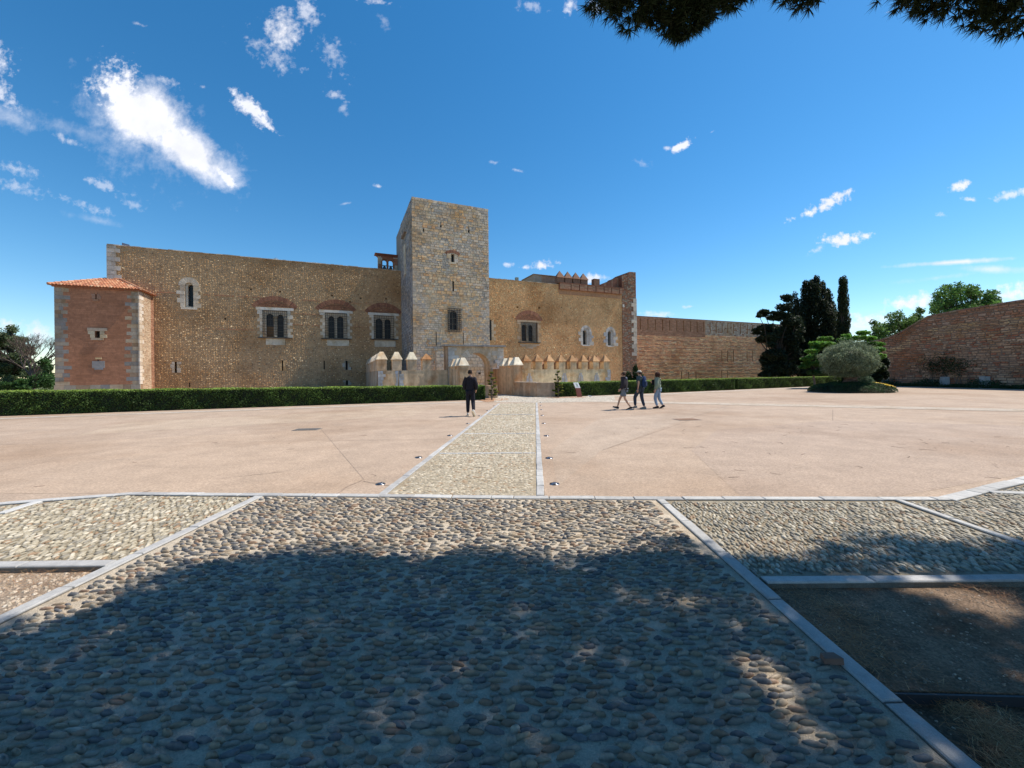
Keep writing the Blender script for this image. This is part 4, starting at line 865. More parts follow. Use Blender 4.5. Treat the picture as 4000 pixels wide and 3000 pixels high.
# stone backing wall of the gate passage
yb = -OP + 4.5; m = MB(); fk = Face((0, yb, 0), (1, 0, 0), (0, 0, 1), (0, -1, 0)); m.box(p0, cA + rA * .35, yb + .01, yb + .6, -.5, ZP - .2, (.4, .33, .25)); m.box(cA + rA * .35, p1, yb + .01, yb + .6, -.5, ZP - .2, (.42, .34, .25)); bw_ = m.build('passage_wall', MT['stone'], ga, bs)
emit(masonry(fk, p0, p1, -.4, ZP - .2, (.26, .34), (.35, .6), (.003, .008), .01, [((.62, .54, .43), 2), ((.66, .54, .39), 2), ((.5, .47, .43), 1)]), 'stone', MT['stone'], bw_, bs, 30, 'masonry')
m = MB(); c, z = LP(1874, 1458, OP - 4.4); m.box(c - .1, c + .1, yb - .05, yb + .05, z - .08, z + .08, (.02, .02, .02)); m.build('drain_hole', MT['iron'], ga, bs)

# ================================================================== bridge parapets leading out from the gate
def up_bridge(nm, xl, label):
    return
gR = w2loc(G(1945, 1540)); gM = w2loc(G(2010, 1545)); gE = w2loc(G(2096, 1551)); gH = w2loc(G(2170, 1550))
def prism_wall(mb, P, Q, t, z0, z1, col, side=1):
    P, Q = np.array(P[:2]), np.array(Q[:2]); d = (Q - P) / np.linalg.norm(Q - P); n = np.array([-d[1], d[0]]) * t * side
    a, b, c, e = P, Q, Q + n, P + n
    mb.add([(a[0], a[1], z0), (b[0], b[1], z0), (c[0], c[1], z0), (e[0], e[1], z0), (a[0], a[1], z1), (b[0], b[1], z1), (c[0], c[1], z1), (e[0], e[1], z1)],
           [(3, 2, 1, 0), (4, 5, 6, 7), (0, 1, 5, 4), (1, 2, 6, 5), (2, 3, 7, 6), (3, 0, 4, 7)], col)
pr, bs = cthing('bridge_parapet', (gM[0], gM[1], 0), label='bridge parapet with three pale pointed merlons and a low wing beside the path end', cat='parapet wall')
xr = gM[0]; PC = (.56, .36, .21)
m = MB(); m.box(xr - .02, xr + .68, gM[1], gM[1] + 6.2, -.3, 2.08, PC); m.build('wall', MT['render'], pr, bs)
for i in range(3): merlon(pr, bs, gM[1] + .36 + i * 1.15, xr - .02, xr + .68, 2.081, 2.28, 2.92, PC, (.80, .70, .54), axis='y', flat=.34, w=.38)
m = MB(); prism_wall(m, gM + [0, -.004], gE, .4, -.3, 1.0, (.50, .33, .21), 1); prism_wall(m, gE + [.02, .02], gH + [0, .05], .4, -.3, .995, (.46, .33, .23), 1); m.build('low_wall', MT['render'], pr, bs)
m = MB(); prism_wall(m, gM + [-.02, -.02], gE, .44, 1.003, 1.04, (.52, .42, .33), 1); m.build('coping', MT['plain'], pr, bs)
gl = w2loc(at(1813, 1440, 29.8)); xl = gl[0]
pl_, bs = cthing('bridge_parapet', (xl, gl[1], 0), label='rendered bridge parapet with three pale pointed merlons, left of the arch and above the hedge', cat='parapet wall')
m = MB(); m.box(xl - .36, xl + .36, gl[1], gl[1] + 3.4, -.3, 2.05, (.60, .44, .28)); m.build('wall', MT['render'], pl_, bs)
for i in range(3): merlon(pl_, bs, gl[1] + .4 + i * 1.15, xl - .36, xl + .36, 2.051, 2.28, 2.92, (.60, .45, .29), (.80, .70, .54), axis='y', flat=.36, w=.38)
# stub pillar beside the left topiary
e = empty('stub_wall', G(1933, 1556), TH, label='short brown rendered stub wall standing behind the left cloud-pruned shrub', cat='wall'); m = MB(); m.box(-.35, .28, .2, 1.0, -.1, .85, (.46, .33, .22)); m.build('wall', MT['render'], e)

# ================================================================== curtain wall running right from the castle
OC = -.25; cw0, cw1 = aR + .0, LP(3150, 1300, OC)[0] + 12
cw, bs = cthing('curtain_wall', ((cw0 + cw1) / 2, .3, 0), label='long brown curtain wall with dark slots below its top edge, running from castle to conifers', cat='castle wall')
zc = (LP(2500, 1239, OC)[1] + LP(2940, 1261, OC)[1]) / 2; fw = front(OC)
sx = [LP(2400 + q / 2.765, 1255, OC)[0] for q in (279, 362, 442, 520, 597, 673, 747, 821, 893, 964, 1033, 1098, 1162, 1224, 1286, 1360, 1435, 1493)]
sx += [sx[-1] + (sx[-1] - sx[-2]) * .85 * (i + 1) for i in range(8)]
zs0 = zc - 2.05; HC = [(x - .10, x + .10, zs0, zc - .3) for x in sx]
lo = [LP(2400 + q / 2.765, 1390, OC)[0] for q in (1160, 1222, 1285, 1432, 1493)]; zl = LP(2830, 1390, OC)[1]; HC2 = [(x - .09, x + .09, zl - 1.0, zl + 1.0) for x in lo]
lo2 = [LP(2400 + q / 2.765, 1470, OC)[0] for q in (725, 802, 880, 1160, 1222)]; zl2 = LP(2700, 1470, OC)[1]; HC2 += [(x - .09, x + .09, zl2 - .8, zl2 + .8) for x in lo2]
m = MB(); holed(m, fw, cw0, cw1, -2.5, zc, HC + HC2, .35, col=(.50, .30, .17)); m.box(cw0, cw1, .26, 1.5, zc - .01, zc + .12, (.16, .09, .06)); m.box(cw1 - .1, cw1, .3, 1.5, -2.5, zc, (.2, .12, .08)); m.box(cw0, cw1, 1.5, 1.52, -2.5, zc, (.2, .12, .08)); m.build('wall', MT['mortar'], cw, bs)
tb = LP(2755, 1300, OC)[0]
emit(masonry(fw, cw0, tb, zs0 - .9, zc, (.1, .13), (.3, .5), (.01, .03), .025, BRICK, HC, .004, cham=.006), 'brick', MT['brick'], cw, bs, 0, 'brickwork')
CWP = [((0.834, 0.405, 0.197), 3), ((0.84, 0.476, 0.236), 3), ((0.725, 0.308, 0.152), 2), ((0.84, 0.601, 0.337), 1.0), ((0.725, 0.476, 0.314), .8), ((0.544, 0.265, 0.146), .8)]
emit(masonry(fw, tb, cw1, zs0 - .5, zc, (.2, .3), (.25, .5), (.005, .02), .03, [((.42, .36, .30), 2), ((.30, .26, .23), 2), ((.24, .12, .08), 1)], HC, .012), 'stone', MT['stone'], cw, bs, 0, 'masonry')
def ctop(x): return np.where(np.asarray(x) < tb, zs0 - .9, zs0 - .5)
emit(masonry(fw, cw0, cw1, 0, zs0 - .5, (.14, .2), (.3, .9), (.004, .03), .035, CWP, HC2, .012, topf=lambda x: float(ctop(x))), 'stone', MT['pebble'], cw, bs, 0, 'masonry')
m = MB(); x = cw0
zq = zs0 - 1.0
for zq in np.arange(1.2, zs0 - 1.2, .62):
    x = cw0 + rng.uniform(0, .3)
    while x < cw1:
        wv = rng.uniform(.25, .4)
        if rng.random() < .85 and not any(h[0] - .2 < x < h[1] and h[2] < zq < h[3] for h in HC2): fbox(m, fw, x, x + wv - .02, zq + rng.uniform(-.02, .02), zq + .07, -.03, .03, pal(BRICK, .8))
        x += wv
o = m.build('brick_course', MT['brick'], cw, bs); o['kind'] = 'stuff'
tx, z = LP(2605, 1240, -1.2)
e, b_ = small('wire_hoop', 'thin dark hoop standing on top of the curtain wall near the castle corner', 'hoop', (tx, 1.2, zc + .1)); m = MB()
for i in range(8): t0, t1 = math.pi * i / 8, math.pi * (i + 1) / 8; m.tube((tx - .3 * math.cos(t0), 1.0, zc + .1 + .28 * math.sin(t0)), (tx - .3 * math.cos(t1), 1.0, zc + .1 + .28 * math.sin(t1)), .03, n=5, col=(.05, .05, .05))
m.build('hoop', MT['iron'], e, b_)

# ================================================================== rampart at the far right
PR = [at(3440, 1333, 41.0), at(3512, 1309, 39.3), at(3606, 1254, 37.4), at(3621, 1241, 37.0), at(3745, 1217, 34.8), at(4000, 1178, 31.0)]
ra = empty('rampart_wall', (38.6, 33, 0), 0, label='old shaded rampart of rough stone at the far right with a sloping end', cat='rampart')
dirv = np.array([40.1 - 38.2, 31.0 - 41.0]); Ln = np.linalg.norm(dirv); dirv = dirv / Ln
ro = np.array([38.2, 41.0, 0]); fr = Face(ro, (dirv[0], dirv[1], 0), (0, 0, 1), (-abs(dirv[1]), -abs(dirv[0]), 0) )
fr.en = np.array([dirv[1], -dirv[0], 0.]); fr.en = fr.en if fr.en[0] < 0 else -fr.en
topk = [((p[1] - 41.0) / dirv[1], p[2]) for p in PR]; topk.append((22, topk[-1][1] + .2)); topk.insert(0, (-2, 4.5))
def rtop(x): return float(np.interp(x, [q[0] for q in topk], [q[1] for q in topk]))
m = MB(); xs = sorted(set(list(np.linspace(-2, 22, 30)) + [q[0] for q in topk]))
for i in range(len(xs) - 1):
    a, b = xs[i], xs[i + 1]
    f_ = [fr.p(a, -1, 0), fr.p(b, -1, 0), fr.p(b, rtop(b), 0), fr.p(a, rtop(a), 0)]; k_ = [fr.p(a, -1, -1.4), fr.p(b, -1, -1.4), fr.p(b, rtop(b), -1.4), fr.p(a, rtop(a), -1.4)]
    m.add(f_ + k_, [(0, 1, 2, 3), (7, 6, 5, 4), (3, 2, 6, 7)] + ([(0, 3, 7, 4)] if i == 0 else []), (.22, .16, .12))
m.build('wall', MT['mortar'], ra, (38.6, 33, 0))
def rcol(x, z):
    n = math.sin(x * .8) + math.sin(x * .37 + 1.3) + .5 * math.sin(z * 1.4 + x)
    if z > rtop(x) - 1.1: return pal([((.36, .19, .12), 2), ((.42, .28, .20), 1)])
    if rtop(x) - 1.7 < z <= rtop(x) - 1.1 and math.sin(x * 1.3) > -.6: return pal([((.60, .42, .24), 1), ((.46, .32, .2), 1)])
    return pal(BRICK) if n > 1.3 else pal([((.44, .28, .18), 3), ((.36, .23, .15), 2), ((.50, .35, .24), 1.2), ((.36, .15, .09), 1.8)])
pc = masonry(fr, -2, 22, 0, 8, (.11, .26), (.2, .6), (.01, .09), .04, BRICK, colf=rcol, jit=.03, topf=rtop, wob=.03)
emit(pc, 'stone', MT['stone'], ra, (38.6, 33, 0), 200, 'masonry')
n = 0
for i in range(46):
    a = -2 + i * .52; b = a + .5; m = MB(); h0, h1 = rtop(a), rtop(b)
    m.hexa([fr.p(a, h0, .12), fr.p(b, h1, .12), fr.p(b, h1 + .14, .12), fr.p(a, h0 + .14, .12), fr.p(a, h0, -1.5), fr.p(b, h1, -1.5), fr.p(b, h1 + .14, -1.5), fr.p(a, h0 + .14, -1.5)], pal([((.26, .16, .12), 1), ((.34, .27, .2), .5)])); m.build('coping_stone', MT['plain'], ra, (38.6, 33, 0))
# earth bank behind the wall's sloping end, and the hidden stretch that joins it to the curtain wall
m = MB(); A = fr.p(-2, 0, 0); lw2 = empty('rampart_wall', (47, 58, 0), 0, label='darker far stretch of rampart hidden behind the conifers and leafy shrubs', cat='rampart')
m.hexa([(38.0, 43.0, -1), (55, 75, -1), (55, 75, 4.4), (38.0, 43.0, 4.4), (39.4, 42.6, -1), (56.4, 74.6, -1), (56.4, 74.6, 4.4), (39.4, 42.6, 4.4)], (.22, .16, .12)); m.build('wall', MT['mortar'], lw2, (47, 58, 0))

# ================================================================== ground
def sheet(name, pts, z, mat, col, parent=None, kind='structure', thick=0.0, **kw):
    m = MB(); n = len(pts); top = [(p[0], p[1], z) for p in pts]
    if thick: m.add(top + [(p[0], p[1], z - thick) for p in pts], [tuple(range(n))] + [(i, n + i, n + (i + 1) % n, (i + 1) % n) for i in range(n)], col)
    else: m.add(top, [tuple(range(n))], col)
    o = m.build(name, MT[mat], parent); 
    if kind and parent is None: o['kind'] = kind
    return o
sheet('ground', [(-900, -60), (900, -60), (900, 1500), (-900, 1500)], -.32, 'grass', (.10, .115, .04))
BX = [-16, -6.8, -5.47, -2.4, 0.0, 2.2, 5.47, 7.45, 16]; BY = [3.3, 5.23, 5.62, 5.42, 5.24, 5.12, 4.98, 5.76, 9.2]
def bY(x): return np.interp(x, BX, BY)
XL, XR = -3.5, 1.86                                   # edges of the central cobbled lane
plaza = sheet('plaza_paving', [(60, 60), (-60, 60), (-60, -6), (-16, -6)] + [(x, y) for x, y in zip(BX, BY)] + [(60, 26), (60, 60)], 0, 'plaza', (.38, .285, .213), thick=.4)
bed = sheet('cobble_lane', [(XL, -8), (XR, -8), (XR, bY(XR)), (0, bY(0)), (-2.4, bY(-2.4)), (XL, bY(XL))], -.002, 'bed', (.58, .49, .38), thick=.35)
bedl = sheet('cobble_panel', [(-16, 3.5), (XL, 3.5), (XL, bY(XL)), (-5.47, bY(-5.47)), (-6.8, bY(-6.8)), (-16, bY(-16) + .4)], -.006, 'bed', (.34, .29, .21), thick=.35)
bedr = sheet('cobble_panel', [(XR, 3.08), (16, 3.02), (16, bY(16)), (7.45, bY(7.45)), (5.47, bY(5.47)), (XR, bY(XR))], -.006, 'bed', (.35, .30, .225), thick=.35)
# soil beds beside the lane
def soil(name, pts, z, col, mat='soil'): return sheet(name, pts, z, mat, col, thick=.3)
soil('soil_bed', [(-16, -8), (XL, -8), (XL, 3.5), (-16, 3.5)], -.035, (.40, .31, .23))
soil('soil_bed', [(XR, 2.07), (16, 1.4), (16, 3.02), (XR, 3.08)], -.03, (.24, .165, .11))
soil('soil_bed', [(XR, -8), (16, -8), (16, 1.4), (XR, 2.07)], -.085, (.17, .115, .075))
# path up to the gate
PL0, PL1, PR0, PR1 = G(1485, 1940), G(1950, 1577), G(2113, 1945), G(2096, 1574)
PLx = lambda Y: np.interp(Y, [PL0[1], PL1[1]], [PL0[0], PL1[0]]); PRx = lambda Y: np.interp(Y, [PR0[1], PR1[1]], [PR0[0], PR1[0]])
path = sheet('path', [(PL0[0], 5.3), (PR0[0], 5.3), (PR1[0], PR1[1]), (PL1[0], PL1[1])], .004, 'bed', (.42, .35, .255))
apron = sheet('gate_apron', [tuple(G(1930, 1571)[:2]), tuple(G(2110, 1573.5)[:2]), tuple(G(2400, 1567)[:2]), tuple(G(2400, 1545)[:2]), tuple(G(2180, 1551)[:2]), tuple(G(2096, 1552)[:2]), tuple(G(1945, 1540)[:2]), tuple(G(1930, 1542)[:2])], .0045, 'bed', (.41, .345, .265))
sheet('gate_floor', [tuple(G(1945, 1540.3)[:2]), tuple(loc2w((cA + 2, -OP + 3))[:2]), tuple(loc2w((cA - 2, -OP + 3))[:2]), tuple(G(1840, 1556)[:2]), tuple(G(1930, 1556)[:2])], .009, 'bed', (.42, .36, .29))
# pale concrete bands on the plaza
def band(name, P, Q, wdt, z, col, mat='bed'):
    P, Q = np.array(P[:2]), np.array(Q[:2]); d = (Q - P) / np.linalg.norm(Q - P); n = np.array([-d[1], d[0]]) * wdt / 2
    return sheet(name, [P - n, Q - n, Q + n, P + n], z, mat, col)
band('plaza_band', G(2102, 1562), (24.5, G(4000, 1610)[1] - 1.9), 1.35, .008, (.47, .395, .32))
band('plaza_band', G(-900, 1668), G(1885, 1569), .55, .0082, (.47, .41, .345)); band('plaza_band', G(2395, 1548.5), G(3300, 1506), .8, .0084, (.47, .41, .345))
# expansion joints and cracks sunk in the plaza
JM = (.25, .19, .15)
def joint(P, Q, w_=.012, wig=0.0, n=1):
    pts = [np.array(P) + (np.array(Q) - np.array(P)) * i / n for i in range(n + 1)]
    if wig:
        for i in range(1, n): pts[i] = pts[i] + np.array([rng.uniform(-wig, wig), rng.uniform(-wig, wig), 0])
    m = MB()
    for i in range(n):
        a, b = pts[i], pts[i + 1]; d = (b - a) / np.linalg.norm(b - a); q = np.array([-d[1], d[0], 0]) * w_ / 2; z = np.array([0, 0, .0035])
        m.add([a - q + z, b - q + z, b + q + z, a + q + z], [(0, 1, 2, 3)], JM)
    m.build('plaza_joint', MT['plaza'], plaza)
joint(G(1255, 1678), G(1420, 1872), .014); joint(G(0, 1737), G(1750, 1716), .014); joint(G(1420, 1872), G(1300, 1935), .012, .03, 6); joint(G(3253, 1600), G(3253, 1643), .02); joint(G(2700, 1632), G(2850, 1583), .02)
joint(G(2320, 1608), G(2640, 1640), .012, .05, 8); joint(G(2250, 1598), G(2560, 1620), .01, .05, 8); joint(G(2700, 1640), G(2350, 1760), .014); joint(G(2960, 1560), G(3250, 1572), .02, .08, 6); joint(G(1690, 1590), G(1610, 1568), .02)
joint(G(0, 1842), G(500, 1740), .01, .05, 10); joint(G(3260, 1650), G(4000, 1662), .014); joint(G(1420, 1880), G(1560, 1905), .012, .03, 5)
for q in range(26):
    P = G(rng.uniform(100, 3950), rng.uniform(1600, 1880)); joint(P, P + [rng.uniform(-1.2, 1.2), rng.uniform(-.5, .5), 0], .007, .04, 7)

for pts_, cc_ in ((((-400, 1760), (1255, 1678), (1420, 1872), (1290, 1930), (700, 1925), (-300, 1930)), (.395, .293, .215)), (((2330, 1640), (2850, 1590), (2700, 1632), (2510, 1700), (2350, 1760), (2180, 1900), (2150, 1760)), (.38, .293, .224)), (((3253, 1643), (4000, 1662), (4300, 1800), (3500, 1940), (2900, 1945), (2700, 1760), (2800, 1680)), (.36, .272, .21)), (((500, 1650), (1690, 1590), (1610, 1625), (900, 1665), (300, 1700)), (.405, .31, .23))):
    sheet('plaza_panel', [tuple(G(x, y)[:2]) for x, y in pts_], .0022, 'plaza', cc_, parent=plaza, kind=None)

# granite border strips made of single slabs
def strip(P, Q, wdt, z=.0, slab=(.5, .8), name='border_strip', col=((.38, .37, .36), (.45, .44, .425), (.41, .40, .385)), seg=None):
    P, Q = np.array(P, float)[:2], np.array(Q, float)[:2]; Lh = np.linalg.norm(Q - P); d = (Q - P) / Lh; rz = math.atan2(d[1], d[0]); mid = (P + Q) / 2
    m = MB(); m.box(-Lh / 2, Lh / 2, -wdt / 2 - .004, wdt / 2 + .004, -.12, z + .002, (.22, .2, .17)); ro_ = m.build(name, MT['bed']); ro_.location = (mid[0], mid[1], 0); ro_.rotation_euler = (0, 0, rz); ro_['kind'] = 'structure'
    x = -Lh / 2
    while x < Lh / 2 - .02:
        l = min(rng.uniform(*slab), Lh / 2 - x)
        if Lh / 2 - x - l < .12: l = Lh / 2 - x
        j = lambda s=.004: rng.uniform(-s, s); a, b, c = -l / 2 + .005, l / 2 - .005, wdt / 2; t = .016 + j(.003); bv = .007
        m = MB(); lo_ = [(a + j(), -c + j(.006), -.05), (b + j(), -c + j(.006), -.05), (b + j(), c + j(.006), -.05), (a + j(), c + j(.006), -.05)]
        mi = [(p[0], p[1], t - bv) for p in lo_]; up = [(p[0] + (bv if p[0] < 0 else -bv), p[1] + (bv if p[1] < 0 else -bv), t + j(.001)) for p in lo_]
        m.add(lo_ + mi + up, [(0, 1, 5, 4), (1, 2, 6, 5), (2, 3, 7, 6), (3, 0, 4, 7), (4, 5, 9, 8), (5, 6, 10, 9), (6, 7, 11, 10), (7, 4, 8, 11), (8, 9, 10, 11)], np.array(col[rng.integers(len(col))]) * rng.uniform(.9, 1.08))
        o = m.build('slab', MT['slab'], ro_); o.location = (x + l / 2, 0, z); o.rotation_euler = (j(.006), j(.006), j(.004)); x += l
    return ro_
for i in range(len(BX) - 1):
    if -9 <= BX[i] and BX[i + 1] <= 16: strip((BX[i], BY[i]), (BX[i + 1], BY[i + 1]), .115 if i not in (6, 7) else .16, .001 * (i % 2), slab=(.45, .75))
strip((-9.4, 4.68), (-6.8, 5.23), .115)
strip((XL - .06, -.5), (XL, bY(XL) - .07), .105, .002); strip((XR - .02, -.6), (XR + .03, bY(XR) - .07), .10, .002, slab=(.5, .9))
strip((XL - .07, 3.5), (-12, 3.45), .105, .004, slab=(.7, 1.1)); strip((XR + .09, 3.09), (12, 3.0), .092, .004, slab=(.8, 1.3))
strip((4.72, 3.15), (4.82, bY(4.8) - .06), .08, .002); strip(G(0, 2010), G(150, 1962), .1, .003); strip(G(3865, 1925), (9.8, 4.6), .1, .003)
strip((PL0[0], 5.36), PL1, .105, .003, slab=(.4, .6)); strip((PR0[0], 5.3), PR1, .105, .003, slab=(.4, .6))
for y in (1771, 1694, 1620): P, Q = G(1900, y), G(2100, y); strip((PLx(P[1]) + .08, P[1]), (PRx(Q[1]) - .08, Q[1]), .07, .001, slab=(.5, .8))
# steel edging of the lower soil bed and a broken brick on the slabs
m = MB(); m.hexa([(XR + .1, 2.045, -.16), (9, 1.71, -.16), (9, 1.71, -.035), (XR + .1, 2.045, -.035), (XR + .1, 2.057, -.16), (9, 1.722, -.16), (9, 1.722, -.035), (XR + .1, 2.057, -.035)], (.03, .03, .035)); tag(m.build('edging_strip', MT['iron']), 'thin dark metal edging strip between the upper and lower soil beds at the right', 'edging')
bp = G(3246, 2595); m = MB(); m.hexa([(-.05, -.02, 0), (.05, -.03, 0), (.05, -.025, .035), (-.048, -.02, .03), (-.04, .03, 0), (.045, .035, 0), (.04, .03, .03), (-.04, .025, .034)], (.2, .12, .09)); o = m.build('broken_brick', MT['brick']); o.location = (bp[0], bp[1], .016); tag(o, 'small broken brown brick lying on the stone border beside the dark soil', 'brick')

# ------------------------------------------------------------------ cobbles
CC = [((.215, .19, .16), 3), ((.26, .225, .18), 3), ((.29, .225, .155), 2.6), ((.25, .165, .11), 1.6), ((.36, .31, .24), .7), ((.135, .13, .13), 2.4)]
CS2 = [((0.386, 0.336, 0.248), 3), ((0.313, 0.267, 0.193), 3), ((0.239, 0.216, 0.175), 1.6), ((0.478, 0.423, 0.331), 1.6), ((0.276, 0.184, 0.11), .8)]
def scatter(x0, x1, y0, y1, pitch, row, along_x=True, wob=.35):
    out = []
    if along_x:
        y = y0; k = 0
        while y < y1:
            n = int((x1 - x0) / pitch); x = x0 + (np.arange(n) + .5 + (k % 2) * .5 * .8 + rng.uniform(-.28, .28, n)) * pitch
            out.append(np.stack([x, y + rng.uniform(-wob, wob, n) * row + np.sin(x * 1.3 + y) * .02], 1)); y += row * rng.uniform(.92, 1.08); k += 1
    else:
        p = scatter(y0, y1, x0, x1, pitch, row, True, wob); return p[:, ::-1].copy()
    return np.concatenate(out)
def cobbles(P, L_, W_, Hh, ang, pl, parent, n_part=0, seg=8, z=0.0, mat='cobble', name='cobble', stuff='cobbles'):
    n = len(P); s = rng.uniform(.6, 1.25, n); s2 = rng.uniform(.75, 1.2, n); a = ang + rng.normal(0, .19, n); hz = Hh * rng.uniform(.55, 1.25, n)
    col = pals(pl, n, .18); var = [dome(seg, ((1.06, -.4), (1.0, .15), (.8, .62), (.42, .92)) if seg >= 8 else ((1.0, 0), (.62, .75)), .2, i) for i in range(10)]
    order = np.argsort(np.hypot(P[:, 0], P[:, 1]) + (P[:, 1] < 1.72) * 100) if n_part else np.arange(n)
    idx_part = order[:n_part]; rest = order[n_part:]
    for i in idx_part:
        tv, tf = var[i % 10]; c, sn = math.cos(a[i]), math.sin(a[i]); V = tv * [L_ * s[i], W_ * s2[i], hz[i]]; V = np.stack([V[:, 0] * c - V[:, 1] * sn, V[:, 0] * sn + V[:, 1] * c, V[:, 2]], 1)
        o = mesh_obj(name, V, tf, MT[mat], parent, np.tile(col[i], (len(V), 1)), True); o.location = (P[i, 0], P[i, 1], z)
    Vs, Fs, Cs = [], [], []; b = 0
    for k in range(10):
        ii = rest[rest % 10 == k]
        if not len(ii): continue
        tv, tf = var[k]; c, sn = np.cos(a[ii]), np.sin(a[ii]); zr = np.zeros(len(ii))
        M3 = np.stack([np.stack([L_ * s[ii] * c, -W_ * s2[ii] * sn, zr], 1), np.stack([L_ * s[ii] * sn, W_ * s2[ii] * c, zr], 1), np.stack([zr, zr, hz[ii]], 1)], 1)
        V, Fc, C = bulk(tv, tf, np.stack([P[ii, 0], P[ii, 1], zr + z], 1), M3, col[ii]); Vs.append(V); Fs.append(Fc + b); Cs.append(C); b += len(V)
    if Vs: o = mesh_obj(stuff, np.concatenate(Vs), np.concatenate(Fs), MT[mat], parent, np.concatenate(Cs), True); o['kind'] = 'stuff'
P = scatter(XL + .1, XR - .1, -1.2, 5.45, .083, .0425); P = P[(P[:, 1] < bY(P[:, 0]) - .1) & (rng.random(len(P)) > .05)]; P = P[(P[:, 0] > XL + .09) & (P[:, 0] < XR - .12)]
cobbles(P, .0395, .0138, .020, 0, CC, bed, 300, 10)
P = scatter(-12, XL - .1, 3.6, 5.6, .084, .038, False, .3); P = P[(P[:, 1] < bY(P[:, 0]) - .1) & (P[:, 1] > 3.58)]
cobbles(P, .041, .0155, .012, math.pi / 2 + .12, CS2, bedl, 0, 8)
P = scatter(XR + .1, 11, 3.2, 7.4, .084, .038, False, .3); P = P[(P[:, 1] < bY(P[:, 0]) - .12) & (P[:, 1] > 3.2) & (np.abs(P[:, 0] - 4.78) > .09)]
cobbles(P, .041, .0155, .013, math.pi / 2 - .1, CS2, bedr, 0, 8)
PC_ = [((0.437, 0.37, 0.271), 3), ((0.351, 0.294, 0.209), 3), ((0.275, 0.233, 0.171), 1.6), ((0.532, 0.465, 0.361), 1.6), ((0.323, 0.218, 0.133), .8)]
P = scatter(-2.2, 2.2, 5.38, 12.5, .078, .042); P = P[(P[:, 0] > PLx(P[:, 1]) + .12) & (P[:, 0] < PRx(P[:, 1]) - .12) & (rng.random(len(P)) > .06)]; cobbles(P, .037, .0165, .010, 0, PC_, path, 0, 6, .004)
P = scatter(-2.2, 2.2, 12.5, 22, .12, .07); P = P[(P[:, 0] > PLx(P[:, 1]) + .12) & (P[:, 0] < PRx(P[:, 1]) - .12)]; cobbles(P, .05, .024, .010, 0, PC_, path, 0, 6, .004)
P = scatter(-1.2, 8, 22.2, 31, .16, .11); pa = [G(1930, 1571)[:2], G(2110, 1573.5)[:2], G(2400, 1567)[:2], G(2400, 1545)[:2], G(2180, 1551)[:2], G(2096, 1552)[:2], G(1945, 1540)[:2], G(1930, 1542)[:2]]
def inside(P, poly):
    c = np.zeros(len(P), bool)
    for i in range(len(poly)):
        x0, y0 = poly[i]; x1, y1 = poly[i - 1]
        with np.errstate(divide='ignore', invalid='ignore'): c ^= ((y0 > P[:, 1]) != (y1 > P[:, 1])) & (P[:, 0] < (x1 - x0) * (P[:, 1] - y0) / (y1 - y0) + x0)
    return c
P = P[inside(P, pa)]; cobbles(P, .07, .04, .014, 0, [((.48, .42, .34), 2), ((.38, .33, .27), 1)], apron, 0, 6, .004)
# loose grit, pebbles and dry pine needles
def grit(x0, x1, y0, y1, n, z, pl, name, label, size=(.003, .011)):
    P = np.stack([rng.uniform(x0, x1, n), rng.uniform(y0, y1, n)], 1); s = rng.uniform(*size, n); tv, tf = dome(5, ((1, 0), (.6, .6)), .2, 3)
    a = rng.uniform(0, 6.28, n); c, sn = np.cos(a), np.sin(a); zr = np.zeros(n)
    M3 = np.stack([np.stack([s * c, -s * sn * .7, zr], 1), np.stack([s * sn, s * c * .7, zr], 1), np.stack([zr, zr, s * .6], 1)], 1)
    V, Fc, C = bulk(tv, tf, np.stack([P[:, 0], P[:, 1], zr + z], 1), M3, pals(pl, n, .2)); o = mesh_obj(name, V, Fc, MT['cobble'], None, C); tag(o, label, 'gravel', kind='stuff')
GP = [((0.225, 0.168, 0.117), 3), ((0.315, 0.238, 0.169), 1.5), ((0.15, 0.112, 0.078), 3), ((0.48, 0.392, 0.299), .3)]
grit(XR + .1, 9, 2.06, 3.0, 5200, -.03, GP, 'gravel', 'fine pale stones scattered on the upper dark soil bed at the right')
grit(XR + .1, 6, .8, 2.0, 2600, -.085, GP, 'gravel', 'fine stones on the lower dark soil bed in the bottom right corner')
grit(-9, XL - .1, 1.8, 3.42, 5000, -.035, [((.45, .37, .28), 3), ((.36, .28, .21), 2), ((.52, .46, .38), 1)], 'gravel', 'small buff pebbles lying on the dry soil patch at the left edge', (.008, .026))
grit(XL, XR, 1.2, 5.2, 2600, .0, [((.40, .36, .3), 3), ((.2, .17, .14), 1.5)], 'gravel', 'tiny grains of loose grit between the cobbles of the central lane', (.002, .0055))
def needles(pts, n, spread, z, name, label, ln=(.07, .13)):
    c = np.array(pts)[rng.integers(len(pts), size=n)] + rng.normal(0, 1, (n, 2)) * spread; a = rng.uniform(0, math.pi * 2, n); l = rng.uniform(*ln, n) / 2
    d = np.stack([np.cos(a) * l, np.sin(a) * l], 1); q = np.stack([-np.sin(a), np.cos(a)], 1) * .0012
    h0, h1 = rng.uniform(.004, .03, n), rng.uniform(.004, .03, n)
    V = np.zeros((n, 3, 3)); V[:, 0, :2] = c - d - q; V[:, 1, :2] = c - d + q; V[:, 2, :2] = c + d; V[:, 0, 2] = z + h0; V[:, 1, 2] = z + h0; V[:, 2, 2] = z + h1
    o = mesh_obj(name, V.reshape(-1, 3), np.arange(n * 3).reshape(-1, 3), MT['needle'], None, np.repeat(pals([((.44, .22, .09), 2), ((.34, .16, .07), 2), ((.55, .36, .18), 1)], n), 3, axis=0)); tag(o, label, 'pine needles', kind='stuff')
